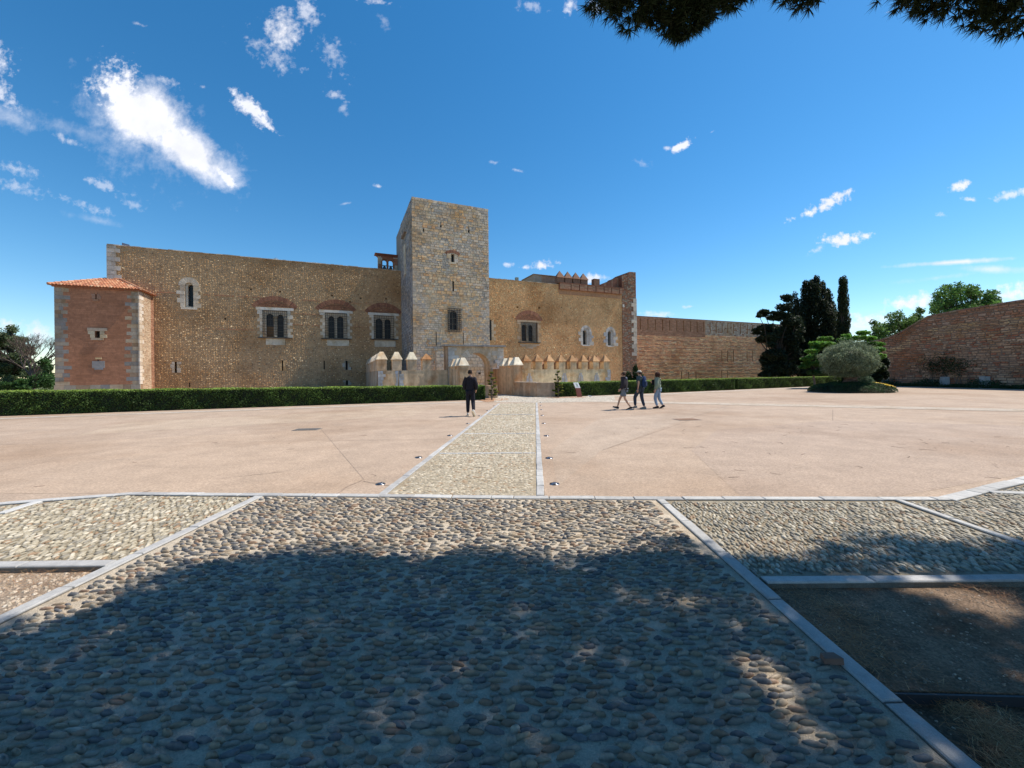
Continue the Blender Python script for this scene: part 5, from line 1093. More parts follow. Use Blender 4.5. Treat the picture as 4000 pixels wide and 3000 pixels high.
E = [(XR + .15 + .04 * i, y) for i, y in enumerate(np.linspace(1.3, 2.0, 8))]; needles(E * 2 + [(XR + .3, 1.6), (XR + .5, 1.85), (XR + .9, 1.9)], 2600, .07, -.075, 'needle_litter', 'rust brown pine needles heaped along the slab edge beside the lower soil bed')
needles([(XR + .25, 2.95), (XR + .4, 2.7), (XR + .2, 2.5), (XR + .15, 2.3), (3.6, 2.95), (4.6, 2.9), (5, 2.85), (5.6, 2.9), (6.3, 2.85)], 2600, .12, -.02, 'needle_litter', 'dry pine needles strewn over the upper soil bed below the long slab')
needles([(2.9, 3.35), (2.3, 3.6), (2.6, 3.5)], 260, .14, .015, 'needle_litter', 'few dry needles caught among the right hand cobbles near the long slab')
needles([(x, 3.3) for x in np.linspace(-5.6, -3.7, 6)], 900, .12, -.03, 'needle_litter', 'dry reddish needles along the slab above the left soil patch')
needles([(x, y) for x in np.linspace(-3, 1.6, 8) for y in np.linspace(1.8, 4.8, 6)], 160, .4, .012, 'needle_litter', 'single dry needles fallen here and there on the central cobbles')
# loose twigs on the plaza
m = MB()
for i in range(70):
    x = rng.uniform(2.5, 13) if i < 55 else rng.uniform(-9, 2); y = rng.uniform(5.6, 12); a = rng.uniform(0, 6.28); l = rng.uniform(.03, .16)
    p = np.array([x, y, .008]); q = p + [math.cos(a) * l, math.sin(a) * l, .006]; r = q + [math.cos(a + .7) * l * .6, math.sin(a + .7) * l * .6, -.003]; m.path([p, q, r], [.003, .0025, .001], 4, (.09, .06, .045))
tag(m.build('twigs', MT['bark']), 'tiny dark twigs and leaf scraps scattered over the sunlit plaza', 'twigs', kind='stuff')

# ------------------------------------------------------------------ round lights sunk in the plaza
LL = [(1486, 1891), (1635, 1787.5), (1757, 1702), (1828, 1655), (1873, 1625), (1905, 1604), (1930, 1586), (1949, 1577)]
LRt = [(2166, 1891), (2145, 1790), (2134, 1703), (2124, 1654), (2118, 1623), (2115, 1601), (2113, 1584), (2112, 1573)]
def ground_light(p, label):
    e = empty('ground_light', (p[0], p[1], .0), rng.uniform(-.3, .3), label=label, cat='ground light', group='lights sunk along the path')
    m = MB(); m.lathe((0, 0, 0), [(.075, 0), (.075, .004), (.064, .010), (.05, .014)], 20, (.30, .30, .32)); m.build('ring', MT['steel'], e, (0, 0, 0), True)
    m = MB(); m.lathe((0, 0, 0), [(.05, .012), (.045, .018), (.02, .021), (.001, .022)], 16, (.30, .31, .33)); m.build('dome', MT['steel'], e, (0, 0, 0), True)
    for k in range(4):
        a = k * math.pi / 2 - math.pi / 2; m = MB(); c, s = math.cos(a), math.sin(a); pts = []
        for (r, t, z) in ((.046, -.02, .016), (.046, .02, .016), (.068, .02, .007), (.068, -.02, .007)): pts.append((r * c - t * s, r * s + t * c, z + .005))
        m.add(pts, [(0, 1, 2, 3)], (.02, .02, .02)); m.build('light_slot', MT['iron'], e)
    return e
ordn = ['nearest', 'second', 'third', 'fourth', 'fifth', 'sixth', 'seventh', 'last']
for k in range(8):
    ground_light(G(*LL[k]), f'{ordn[k]} round steel ground light from the forecourt, on the left side of the path')
    ground_light(G(*LRt[k]), f'{ordn[k]} round steel ground light from the forecourt, on the right side of the path')
for (x, y, w_, d_, cn, lb_) in ((1200, 1678, .75, .45, (.12, .11, .10), 'dark rectangular metal drain cover set in the plaza left of the path'), (2682, 1639, .8, .5, (.27, .15, .08), 'rust brown metal drain cover set in the plaza right of the walkers')):
    p = G(x, y); e = empty('drain_cover', (p[0], p[1], 0), .1, label=lb_, cat='drain cover'); m = MB(); m.box(-w_ / 2, w_ / 2, -d_ / 2, d_ / 2, .001, .008, (.2, .18, .16)); m.build('frame', MT['iron'], e)
    for i in range(9): x0 = -w_ / 2 + .03 + i * (w_ - .06) / 9; m = MB(); m.box(x0, x0 + .06, -d_ / 2 + .03, d_ / 2 - .03, .0085, .015, cn); m.build('bar', MT['iron'], e)

# ------------------------------------------------------------------ foliage
def leaves(P, size, col, mat, parent, name, base=(0, 0, 0), up=0.0, aspect=.5, jit=.25, kind='stuff', lean=None):
    n = len(P); nr = rng.normal(0, 1, (n, 3)); nr[:, 2] = np.abs(nr[:, 2]) + up; nr /= np.linalg.norm(nr, axis=1)[:, None]
    t = rng.normal(0, 1, (n, 3))
    if lean is not None: t = t * .45 + lean
    t -= nr * np.sum(t * nr, axis=1)[:, None]; t /= np.linalg.norm(t, axis=1)[:, None] + 1e-9; b = np.cross(nr, t)
    s = (np.asarray(size) * rng.uniform(.65, 1.3, n))[:, None]
    V = np.stack([P - t * s, P + b * s * aspect - t * s * .1, P + t * s, P - b * s * aspect - t * s * .1], 1) - np.array(base)
    C = np.repeat(np.clip(col * (1 + rng.uniform(-jit, jit, (n, 1))), 0, 1), 4, axis=0)
    o = mesh_obj(name, V.reshape(-1, 3), np.arange(n * 4).reshape(-1, 4), MT[mat], parent, C)
    if kind: o['kind'] = kind
    return o
def ell(c, r, n, shell=.55):
    d = rng.normal(0, 1, (n, 3)); d /= np.linalg.norm(d, axis=1)[:, None]; return np.array(c) + d * np.array(r) * (rng.uniform(shell, 1.0, n) ** .7)[:, None]
def hedge(name, P, Q, h0, h1, dep, label, n, cut=()):
    P, Q = np.array(P[:2]), np.array(Q[:2]); Lh = np.linalg.norm(Q - P); d = (Q - P) / Lh; rz = math.atan2(d[1], d[0]); e = empty(name, (P[0], P[1], 0), rz, label=label, cat='hedge', group='clipped hedges along the castle')
    hh = lambda x: h0 + (h1 - h0) * x / Lh
    m = MB(); k = int(Lh / .5); 
    for i in range(k):
        a, b = Lh * i / k, Lh * (i + 1) / k; m.hexa([(a, .06, .03), (b, .06, .03), (b, .06, hh(b) - .06), (a, .06, hh(a) - .06), (a, dep - .06, .03), (b, dep - .06, .03), (b, dep - .06, hh(b) - .06), (a, dep - .06, hh(a) - .06)], (.012, .022, .007))
    m.build('hedge_core', MT['leaf'], e)
    nf = int(n * .5); x = rng.uniform(0, Lh, nf); z = rng.uniform(0.02, 1, nf) * hh(x); bump = .03 * np.sin(x * 3.1 + z * 4) + .025 * np.sin(x * 7.7 - z * 9); Pf = np.stack([x, rng.uniform(-.03, .09, nf) + bump, z], 1)
    nt_ = int(n * .38); x = rng.uniform(0, Lh, nt_); y = rng.uniform(0, dep, nt_); Pt = np.stack([x, y, hh(x) + rng.uniform(-.09, .03, nt_) + .02 * np.sin(x * 2.3 + y * 3)], 1)
    ne = n - nf - nt_; s = rng.integers(0, 2, ne); Pe = np.stack([s * Lh + rng.uniform(-.05, .05, ne), rng.uniform(0, dep, ne), rng.uniform(0, 1, ne) * np.where(s, h1, h0)], 1)
    A = np.concatenate([Pf, Pe]); patch = (.5 + .5 * np.sin(A[:, 0] * .9) * np.sin(A[:, 0] * .31 + 1))[:, None]
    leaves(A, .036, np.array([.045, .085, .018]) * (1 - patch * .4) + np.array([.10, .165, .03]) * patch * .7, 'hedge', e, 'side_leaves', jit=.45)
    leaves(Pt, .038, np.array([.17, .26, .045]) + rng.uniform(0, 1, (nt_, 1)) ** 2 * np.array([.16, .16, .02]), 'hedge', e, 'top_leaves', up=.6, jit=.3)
    return e
hA, hB = G(-700, 1647), G(1893, 1561)
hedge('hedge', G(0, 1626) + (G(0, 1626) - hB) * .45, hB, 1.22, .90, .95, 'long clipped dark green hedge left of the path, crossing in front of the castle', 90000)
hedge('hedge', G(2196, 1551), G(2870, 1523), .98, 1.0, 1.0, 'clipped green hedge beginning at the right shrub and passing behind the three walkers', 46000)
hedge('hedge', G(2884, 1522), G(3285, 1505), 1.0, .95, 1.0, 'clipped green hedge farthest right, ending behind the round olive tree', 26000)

def limb(mb, p, q, r0, r1, n=5, wig=.08, col=(.16, .12, .09)):
    p, q = np.array(p, float), np.array(q, float); L_ = np.linalg.norm(q - p); pts = [p + (q - p) * i / n + (rng.uniform(-wig, wig, 3) * L_ / n if 0 < i < n else 0) for i in range(n + 1)]
    mb.path([tuple(t) for t in pts], list(np.linspace(r0, r1, n + 1)), 7, col); return pts
# cloud-pruned shrubs either side of the path
def topiary(px, ptop, label, pads):
    p = G(*px); v = (px[1] - HY) + PHI * (px[0] - 2000); e = empty('cloud_pruned_shrub', (p[0], p[1], 0), 0, label=label, cat='shrub', group='cloud-pruned shrubs by the gate')
    k = p[1] / F; top = (px[1] - ptop) * k
    m = MB(); limb(m, (0, 0, -.02), (.02, 0, top * .5), .045, .03, 4, .05); limb(m, (.02, 0, top * .5), (-.02, 0, top * .93), .03, .012, 4, .08)
    for (dx, dz, r) in pads: limb(m, (0, 0, max(.1, (dz - 14) * k)), (dx * k, rng.uniform(-.05, .05), dz * k), .018, .012, 2, .05)
    m.build('trunk', MT['bark'], e)
    for (dx, dz, r) in pads:
        yy = rng.uniform(-.18, .18) if abs(dx) > 3 else 0; n = 420
        P = ell((0, 0, 0), (r * k * 1.0, r * k, r * k * .52), n, .6); tl = math.atan2(dz * .0 + 8, abs(dx) + 8) * .6 * np.sign(dx) if dx else 0; c, s = math.cos(tl), math.sin(tl)
        P = np.stack([P[:, 0] * c - P[:, 2] * s, P[:, 1], P[:, 0] * s + P[:, 2] * c], 1) + np.array([dx * k, yy, dz * k])
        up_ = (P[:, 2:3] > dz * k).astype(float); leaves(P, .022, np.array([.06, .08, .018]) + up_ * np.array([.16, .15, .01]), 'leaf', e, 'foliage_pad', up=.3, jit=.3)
        m = MB(); tv, tf = dome(8, ((1, 0), (.7, .65)), 0, 0); m.add([(q[0] * r * k * .75 + dx * k, q[1] * r * k * .7 + yy, q[2] * r * k * .3 + dz * k - .02) for q in tv], [tuple(f) for f in tf], (.02, .028, .01)); m.build('pad_core', MT['leaf'], e)
    return e
topiary((1921, 1561), 1449, 'cloud-pruned conifer shrub at the hedge corner, left of the path end', [(0, 105, 8), (-6, 93, 6), (4, 82, 8), (13, 84, 5), (-10, 74, 7), (13, 68, 7), (-7, 62, 8), (12, 54, 8), (4, 48, 6), (-6, 36, 7), (14, 39, 9), (17, 30, 10), (-8, 20, 6), (12, 20, 10), (-6, 28, 6)])
topiary((2180, 1553), 1451, 'cloud-pruned conifer shrub beside the low wall, right of the path end', [(2, 101, 8), (-5, 90, 6), (2, 80, 5), (10, 76, 5), (-10, 71, 6), (7, 70, 6), (-8, 58, 7), (2, 56, 6), (3, 46, 7), (-6, 40, 8), (14, 48, 6), (13, 38, 8), (-18, 28, 7), (-11, 27, 7), (16, 26, 7), (9, 18, 9), (-6, 15, 8)])
# soil rings under the shrubs
sheet('soil_patch', [tuple(G(x, y)[:2]) for x, y in ((1865, 1563), (1900, 1570), (1990, 1563), (1985, 1556), (1900, 1557))], .010, 'soil', (.42, .24, .14)); sheet('soil_patch', [tuple(G(x, y)[:2]) for x, y in ((2130, 1553), (2165, 1556), (2290, 1553), (2285, 1550), (2180, 1549))], .013, 'soil', (.42, .24, .14))

# pointed dark shrub at the castle's foot
def shrub(name, label, cat, c, blobs, n, size, col, mat='leaf', trunk=True, group=None, aspect=.5, up=.2, lean=None, jit=.3, shell=.5, th=.12, core=None):
    e = empty(name, (c[0], c[1], c[2]), 0, label=label, cat=cat, group=group); vol = np.array([b[1][0] * b[1][1] + b[1][0] * b[1][2] for b in blobs]); ns = (n * vol / vol.sum()).astype(int)
    Ps = [ell(np.array(b[0]) - np.array(c), b[1], max(k, 10), shell) for b, k in zip(blobs, ns)]; cols = [np.tile(np.array(b[2] if len(b) > 2 else col) * rng.uniform(.8, 1.2), (len(p), 1)) for b, p in zip(blobs, Ps)]
    leaves(np.concatenate(Ps), size, np.concatenate(cols), mat, e, 'crown', aspect=aspect, up=up, lean=lean, jit=jit)
    if trunk:
        m = MB(); zc_ = np.mean([b[0][2] for b in blobs]) - c[2]; limb(m, (0, 0, -.3), (0, 0, zc_ * .6), th, th * .7, 5, .1)
        for b in blobs[:60]: q = np.array(b[0]) - np.array(c); limb(m, (0, 0, zc_ * .45), tuple(q), th * .3, th * .08, 4, .15, (.05, .04, .03))
        m.build('trunk', MT['bark'], e)
    return e
def px_blob(x, y, rx, ry, Y, rd=None, col=None):
    p = at(x, y, Y); k = Y / F; b = [tuple(p), (rx * k, (rd or (rx + ry) / 2) * k, ry * k)]
    return b + ([col] if col is not None else [])
c = at(2460, 1500, 38.); c[2] = 0
shrub('pointed_shrub', 'dark green shrub with two pointed tips at the castle foot behind the walkers', 'shrub', c, [px_blob(2482, 1455, 9, 34, 38), px_blob(2490, 1480, 16, 28, 38), px_blob(2455, 1475, 12, 26, 38), px_blob(2448, 1490, 18, 22, 38), px_blob(2470, 1500, 34, 25, 38), px_blob(2505, 1470, 8, 18, 38)], 5000, .09, (.02, .05, .012), lean=np.array([0, 0, 1.]))
# big dark conifers
Y = 50.; c = at(3140, 1500, Y); c[2] = 0; bl = []
for (x, y, rx, ry) in ((3188, 1098, 7, 26), (3185, 1120, 13, 40), (3212, 1118, 7, 24), (3165, 1118, 6, 26), (3232, 1150, 6, 26), (3145, 1112, 7, 18), (3105, 1165, 5, 30), (3245, 1270, 22, 70), (3250, 1350, 20, 70), (3170, 1160, 22, 60), (3200, 1170, 20, 60), (3150, 1140, 13, 42), (3225, 1180, 15, 55), (3238, 1220, 14, 55), (3150, 1240, 36, 90), (3200, 1270, 44, 110), (3235, 1320, 20, 70), (3100, 1200, 9, 50), (3108, 1260, 25, 80), (3170, 1390, 62, 110), (3120, 1380, 50, 90), (3225, 1400, 30, 80), (3240, 1270, 16, 30)):
    bl.append(px_blob(x, y, rx, ry, Y))
for i in range(90): x = rng.uniform(3075, 3262); y = rng.uniform(1110 + abs(x - 3190) * 1.3, 1450); bl.append(px_blob(x, y, 5, 30, Y + rng.uniform(-1.5, 1.5)))
shrub('dark_cypress', 'broad many-tipped dark cypress tree, tallest mass of foliage left of the slim column', 'tree', c, bl, 62000, .17, (.022, .032, .014), lean=np.array([0, 0, 1.2]), aspect=.33, th=.35)
Y = 47.; c = at(3030, 1500, Y); c[2] = 0; bl = []
for (x, y, rx, ry) in ((2985, 1222, 24, 12), (3020, 1240, 26, 14), (3060, 1200, 30, 14), (3075, 1165, 22, 14), (3045, 1225, 24, 12), (2990, 1280, 34, 14), (3040, 1290, 40, 20), (3010, 1315, 40, 16), (2975, 1330, 22, 10), (3060, 1350, 42, 26), (3020, 1380, 36, 18), (3000, 1420, 26, 16), (3050, 1430, 44, 30), (3090, 1330, 30, 40), (3080, 1250, 24, 24), (3020, 1460, 30, 16), (2965, 1235, 10, 6), (2955, 1300, 12, 6)):
    bl.append(px_blob(x, y, rx, ry, Y + rng.uniform(-1, 1)))
for i in range(70): x = rng.uniform(2985, 3130); y = rng.uniform(1225 + (3130 - x) * .45, 1490); bl.append(px_blob(x, y, 20, 13, Y + rng.uniform(-1, 1)))
for i in range(110):
    b = bl[rng.integers(19)]; bl.append([tuple(np.array(b[0]) + rng.uniform(-.8, .8, 3) * np.array(b[1])), tuple(np.array(b[1]) * rng.uniform(.3, .7))])
shrub('spreading_conifer', 'dark conifer with loose outstretched branches leaning over the end of the curtain wall', 'tree', c, bl, 62000, .17, (.020, .032, .015), lean=np.array([-.7, 0, .3]), aspect=.35, th=.3, shell=.2)
# slim column
Y = 46.; c = at(3297, 1500, Y); c[2] = 0; bl = []
for i in range(26):
    t = i / 25; y = 1092 + t * 400; wd = np.interp(t, [0, .06, .4, .8, 1], [14, 17, 24, 33, 36]); 
    for k in range(5): bl.append(px_blob(3293 + 6 * t + rng.uniform(-.45, .45) * wd, y + rng.uniform(-6, 6), wd * .62, 17, Y + rng.uniform(-.3, .3)))
shrub('columnar_cypress', 'slim clipped columnar cypress standing alone against the sky', 'tree', c, bl, 36000, .1, (.030, .045, .018), lean=np.array([0, 0, 1.2]), aspect=.35, th=.22, shell=.7)
# big-leaved bright shrubs round the olive
Y = 36.; c = at(3180, 1500, Y); c[2] = 0
G1, G2 = (.13, .27, .045), (.07, .16, .03)
shrub('leafy_shrub', 'tiered bright green big-leaved shrub at the left side of the olive crown', 'shrub', c, [px_blob(x, y, rx, ry, Y + rng.uniform(-1, 1), col=cc) for x, y, rx, ry, cc in ((3225, 1323, 28, 8, G1), (3190, 1342, 28, 8, G1), (3210, 1358, 40, 9, G2), (3170, 1372, 26, 7, G1), (3185, 1392, 34, 9, G2), (3150, 1402, 22, 6, G1), (3165, 1420, 30, 8, G2), (3140, 1433, 20, 5, G2), (3200, 1420, 30, 12, G2), (3230, 1345, 30, 10, G1), (3215, 1450, 34, 14, (.03, .07, .02)), (3180, 1455, 26, 10, (.03, .07, .02)))], 9000, .14, G1, up=.9, aspect=.75, th=.1, shell=.3)
Y = 34.; c = at(3420, 1500, Y); c[2] = 0
shrub('leafy_shrub', 'tiered bright green big-leaved shrub between the olive crown and the rampart', 'shrub', c, [px_blob(x, y, rx, ry, Y + rng.uniform(-1, 1), col=cc) for x, y, rx, ry, cc in ((3305, 1312, 18, 6, G1), (3370, 1300, 24, 8, G1), (3355, 1320, 30, 9, G1), (3395, 1322, 26, 9, G1), (3425, 1345, 26, 8, G1), (3385, 1345, 36, 10, G2), (3425, 1365, 28, 9, G1), (3400, 1380, 30, 12, G2), (3440, 1388, 16, 6, G1), (3430, 1410, 26, 14, (.025, .05, .015)), (3420, 1440, 34, 20, (.02, .04, .013)), (3440, 1395, 16, 6, G1), (3410, 1475, 30, 20, (.015, .03, .012)), (3300, 1330, 30, 10, G2), (3440, 1465, 26, 20, (.012, .022, .01)), (3450, 1420, 14, 30, (.012, .022, .01)))], 11000, .14, G1, up=.9, aspect=.75, th=.1, shell=.3)
# trees beyond the rampart
def tree_px(name, label, Y, blobs, n, size, col, th=.25):
    xs = [b[0] for b in blobs]; c = at(np.mean(xs), 1500, Y); c[2] = 0
    bl = []
    for (x, y, rx, ry) in blobs:
        for k in range(6): bl.append(px_blob(x + rng.uniform(-.8, .8) * rx, y + rng.uniform(-.8, .8) * ry, rx * rng.uniform(.35, .7), ry * rng.uniform(.6, 1.1), Y + rng.uniform(-2, 2), col=np.array(col) * rng.uniform(.7, 1.35)))
    return shrub(name, label, 'tree', c, bl, n, size, col, aspect=.5, up=.1, th=th, shell=.1)
tree_px('broadleaf_tree', 'airy green tree behind the sloping top of the rampart, nearer the column', 54, [(3440, 1275, 34, 20), (3500, 1250, 40, 26), (3560, 1250, 36, 20), (3480, 1300, 60, 24), (3430, 1310, 34, 18), (3585, 1235, 24, 20), (3540, 1290, 50, 26), (3600, 1215, 18, 12), (3480, 1330, 70, 26), (3580, 1270, 40, 30)], 9500, .15, (.10, .18, .045))
tree_px('broadleaf_tree', 'large green tree rising above the rampart top at the right', 50, [(3690, 1160, 40, 30), (3730, 1130, 40, 20), (3770, 1150, 46, 30), (3700, 1200, 50, 24), (3830, 1170, 46, 26), (3880, 1150, 30, 16), (3900, 1180, 24, 18), (3780, 1200, 60, 22), (3660, 1200, 26, 22), (3850, 1200, 50, 20), (3760, 1235, 90, 20)], 12000, .15, (.10, .19, .045))
# trees left of the bastion
tree_px('cedar_tree', 'dark layered cedar at the far left edge behind the hedge', 52, [(30, 1300, 30, 22), (70, 1330, 44, 16), (20, 1350, 40, 20), (90, 1370, 40, 14), (40, 1400, 60, 20), (100, 1420, 40, 14), (30, 1440, 60, 20), (90, 1460, 50, 20), (20, 1480, 50, 30), (-60, 1330, 60, 40), (-60, 1420, 70, 60), (130, 1440, 30, 16), (60, 1350, 30, 16)], 26000, .14, (.085, .115, .05), .4)
tree_px('evergreen_bush', 'low bright green bushes behind the hedge beside the brick bastion', 44, [(110, 1490, 40, 20), (150, 1480, 40, 26), (185, 1485, 30, 30), (60, 1505, 60, 14), (180, 1440, 26, 20), (0, 1505, 60, 14), (170, 1410, 24, 14)], 9000, .13, (.035, .085, .02), .1)
Y = 48.; c = at(125, 1500, Y); c[2] = 0; e = empty('bare_tree', tuple(c), 0, label='bare grey-brown tree with thin upswept twigs between the cedar and the bastion', cat='tree'); m = MB(); k = Y / F
def grow(p, d, l, r, dep):
    q = p + d * l; m.tube(tuple(p), tuple(q), r, r * .7, 5, (.10, .075, .06), cap=False)
    if dep == 0: return
    for i in range(3 if dep > 1 else 4):
        nd = d + rng.normal(0, .42, 3) * [1, .8, .6]; nd[2] += .12; nd /= np.linalg.norm(nd); grow(q if i else p + d * l * .7, nd, l * rng.uniform(.65, .85), r * .6, dep - 1)
m.tube((0, 0, -.3), (0, 0, 2.2), .3, .22, 8, (.10, .075, .06)); tr_ = m; m.build('trunk', MT['bark'], e); m = MB()
for a in (-.9, -.45, 0.05, .5, .95): grow(np.array([0, 0, 2.0]), np.array([math.sin(a), .2, math.cos(a)]) / 1.02, 1.75, .12, 5)
o = m.build('branches', MT['bark'], e); o['kind'] = 'stuff'

# olive tree on its planted mound
oc = G(3322, 1520); oc = np.array([G(3322, 1530)[0], G(3322, 1530)[1], 0.]); Yo = oc[1]; k = Yo / F
mo_ = empty('planted_mound', (oc[0], oc[1], 0), 0, label='low round mound of dark creeping plants with yellow flowers under the olive tree', cat='plant bed'); mr = 136 * k
m = MB(); tv, tf = dome(20, ((1.0, 0), (.9, .35), (.65, .75), (.3, .95)), .04, 4); m.add([(q[0] * mr, q[1] * mr * .9, q[2] * .62) for q in tv], [tuple(f) for f in tf], (.05, .045, .025)); m.build('soil', MT['soil'], mo_)
n = 26000; a = rng.uniform(0, 2 * math.pi, n); rr = np.sqrt(rng.uniform(0, 1, n)); z = .68 * np.sqrt(np.clip(1 - rr ** 2.2, 0, 1)); x, y = np.cos(a) * rr * mr * 1.03, np.sin(a) * rr * mr * .93
z = z + .07 * np.sin(x * 4.3) * np.sin(y * 3.7 + 1) + rng.uniform(-.05, .06, n); leaves(np.stack([x, y, z + .02], 1), .035, np.array([.022, .048, .018]) + (.5 + .5 * np.sin(x * 3 + 2) * np.sin(y * 2.2))[:, None] * np.array([.02, .04, .01]), 'leaf', mo_, 'creeping_leaves', up=.5, jit=.4)
n = 170; x, y = rng.uniform(.35, .85, n) * mr, rng.uniform(-.75, -.2, n) * mr; ok = (x ** 2 + (y / .9) ** 2) < (mr * .98) ** 2; x, y = x[ok], y[ok]; r_ = np.hypot(x, y) / mr
leaves(np.stack([x, y, .68 * np.sqrt(np.clip(1 - r_ ** 2.2, 0, 1)) + .12], 1), .05, np.tile(np.array([.75, .50, .03]), (len(x), 1)), 'leaf', mo_, 'yellow_flowers', up=2, aspect=.8)
bp2 = at(3372, 1487, Yo + .3); shrub('grey_shrub', 'small grey-green bush on the mound, right of the olive trunk', 'shrub', (bp2[0], bp2[1], .35), [px_blob(3355, 1490, 20, 14, Yo + .4), px_blob(3385, 1484, 22, 16, Yo + .4), px_blob(3400, 1495, 18, 12, Yo + .4), px_blob(3370, 1478, 14, 10, Yo + .4)], 2600, .05, (.10, .16, .09), th=.03)
ol = empty('olive_tree', (oc[0], oc[1], .3), 0, label='old olive tree with a thick trunk and clipped round silvery crown', cat='tree')
m = MB(); 
for i in range(5): a = i * 1.26; limb(m, (math.cos(a) * .3, math.sin(a) * .3, -.1), (math.cos(a + .6) * .15, math.sin(a + .6) * .15, .75), .3, .22, 4, .12, (.15, .10, .075))
for i in range(9): a = i * .7; limb(m, (math.cos(a) * .15, math.sin(a) * .15, .65), (math.cos(a) * 1.1, math.sin(a) * 1.0, 1.7 + rng.uniform(-.2, .4)), .13, .04, 4, .12, (.15, .11, .08))
m.build('trunk', MT['bark'], ol)
cc = at(3314, 1408, Yo); R0 = np.array([91 * k, 84 * k, 75 * k]); n = 40000
d = rng.normal(0, 1, (n, 3)); d /= np.linalg.norm(d, axis=1)[:, None]; lump = 1 + .09 * np.sin(d[:, 0] * 7 + 1) * np.sin(d[:, 2] * 9) + .06 * np.sin(d[:, 1] * 11 + d[:, 0] * 5) + .05 * np.sin(d[:, 0] * 17) * np.sin(d[:, 2] * 15 + d[:, 1] * 13)
P = d * R0 * lump[:, None] * (rng.uniform(.45, 1.0, n) ** .35)[:, None]; P[:, 2] = np.where(P[:, 2] < -R0[2] * .78, -R0[2] * .78 + rng.uniform(-.12, .14, n), P[:, 2])
tw_ = rng.random(n) < .05; P[tw_] *= 1.07
P += (cc - np.array([oc[0], oc[1], .3])); leaves(P, .062, np.array([.10, .135, .07]) + rng.uniform(0, 1, (n, 1)) ** 1.5 * np.array([.24, .26, .18]), 'leaf', ol, 'crown', aspect=.22, up=0.1, jit=.25)
m = MB(); tv, tf = dome(14, ((1, -.3), (1, .1), (.75, .6), (.4, .88)), .1, 2); q = cc - np.array([oc[0], oc[1], .3]); m.add([(a[0] * R0[0] * .6 + q[0], a[1] * R0[1] * .6 + q[1], a[2] * R0[2] * .6 + q[2]) for a in tv], [tuple(f) for f in tf], (.05, .06, .035)); m.build('inner_crown', MT['leaf'], ol)

# planting strip, stone blocks and climbers along the rampart foot
ps = empty('planting_strip', tuple(fr.p(6, 0, .6)), 0, label='shaded strip of low green plants along the foot of the rampart', cat='plant bed'); b0_ = fr.p(6, 0, .6)
n = 15000; a = rng.uniform(-1, 20, n); c_ = rng.uniform(.1, 1.5, n); P = fr.o + np.outer(a, fr.ex) + np.outer(c_, fr.en); P[:, 2] = rng.uniform(0, 1, n) ** 1.5 * (.45 + .25 * np.sin(a * 1.7) + .12 * np.sin(a * 5)); leaves(P - b0_, .06, np.tile(np.array([.03, .065, .022]), (n, 1)), 'leaf', ps, 'low_plants', jit=.5)
for i, (xx, yy, w_, h_, lb_) in enumerate(((3470, 1488, 34, 18, 'grey stone block at the foot of the rampart, nearest the leafy shrub'), (3708, 1478, 20, 22, 'pale grey stone block against the rampart foot, middle of three'), (3872, 1472, 22, 26, 'pale grey stone block against the rampart foot, farthest right of three'))):
    av = np.interp(xx, [3440, 3621, 3745, 4000], [0, 4, 6.3, 10.2]); p = fr.p(av, 0, .35); yv = p[1] / F; m = MB(); m.hexa([(-w_ * yv / 2, -.2, 0), (w_ * yv / 2, -.2, 0), (w_ * yv * .45, -.18, h_ * yv + .4), (-w_ * yv * .4, -.18, h_ * yv + .35), (-w_ * yv / 2, .3, 0), (w_ * yv / 2, .3, 0), (w_ * yv * .45, .25, h_ * yv + .38), (-w_ * yv * .4, .25, h_ * yv + .4)], (.42, .42, .40)); o = m.build('stone_block', MT['plain']); o.location = tuple(p); tag(o, lb_, 'stone block')
cl = empty('climbing_plant', tuple(fr.p(5, 0, .3)), 0, label='thin leafy climber spreading up the middle of the rampart', cat='climber'); b1_ = fr.p(5, 0, .3); m = MB()
for i in range(7): a0_ = 4.2 + i * .5; m.path([tuple(fr.p(a0_, 0, .3) - b1_), tuple(fr.p(a0_ + rng.uniform(-.4, .4), 1.1, .14) - b1_), tuple(fr.p(a0_ + rng.uniform(-.8, .8), 2.2, .12) - b1_)], [.03, .02, .008], 5, (.14, .11, .09))
m.build('stem', MT['bark'], cl)
n = 1600; a = rng.normal(5.4, 1.0, n); z = rng.normal(1.9, .5, n); P = fr.o + np.outer(a, fr.ex) + np.outer(np.full(n, .16) + rng.uniform(0, .1, n), fr.en); P[:, 2] = z; leaves(P - b1_, .06, np.tile(np.array([.03, .06, .022]), (n, 1)), 'leaf', cl, 'foliage', jit=.4)

# ------------------------------------------------------------------ overhanging pine: needle tufts
ux, uy = SD.x / SD.z, SD.y / SD.z
EDGE = [(0, 2425), (330, 2390), (560, 2290), (700, 2215), (900, 2190), (1000, 2165), (1200, 2125), (1440, 2125), (1580, 2200), (1650, 2160), (1900, 2132), (2150, 2145), (2320, 2195), (2420, 2115), (2560, 2085), (2660, 2125), (2780, 2190), (2960, 2165), (3150, 2150), (3300, 2095), (3500, 2085), (3700, 2125), (3850, 2085), (4000, 2100)]
EG = [G(*q) for q in EDGE]; ex_ = [q[0] for q in EG]; ey_ = [q[1] for q in EG]
GAP = [(G(2930, 2610), .16), (G(3040, 2700), .17), (G(3150, 2790), .15), (G(3240, 2870), .12), (G(2850, 2330), .13), (G(2420, 2360), .08), (G(3560, 2290), .20), (G(3760, 2340), .22), (G(3980, 2360), .22), (G(3700, 2290), .15), (G(2450, 2190), .07), (G(240, 2420), .10)]
clumps = []
def vis(c, r):                                      # is any of the clump below the top edge of the photo
    return c[1] - r > .3 and (c[2] - r * 1.1 - H) / max(.3, c[1] + r) < (HY + 70) / F
tries = 0; pts = []
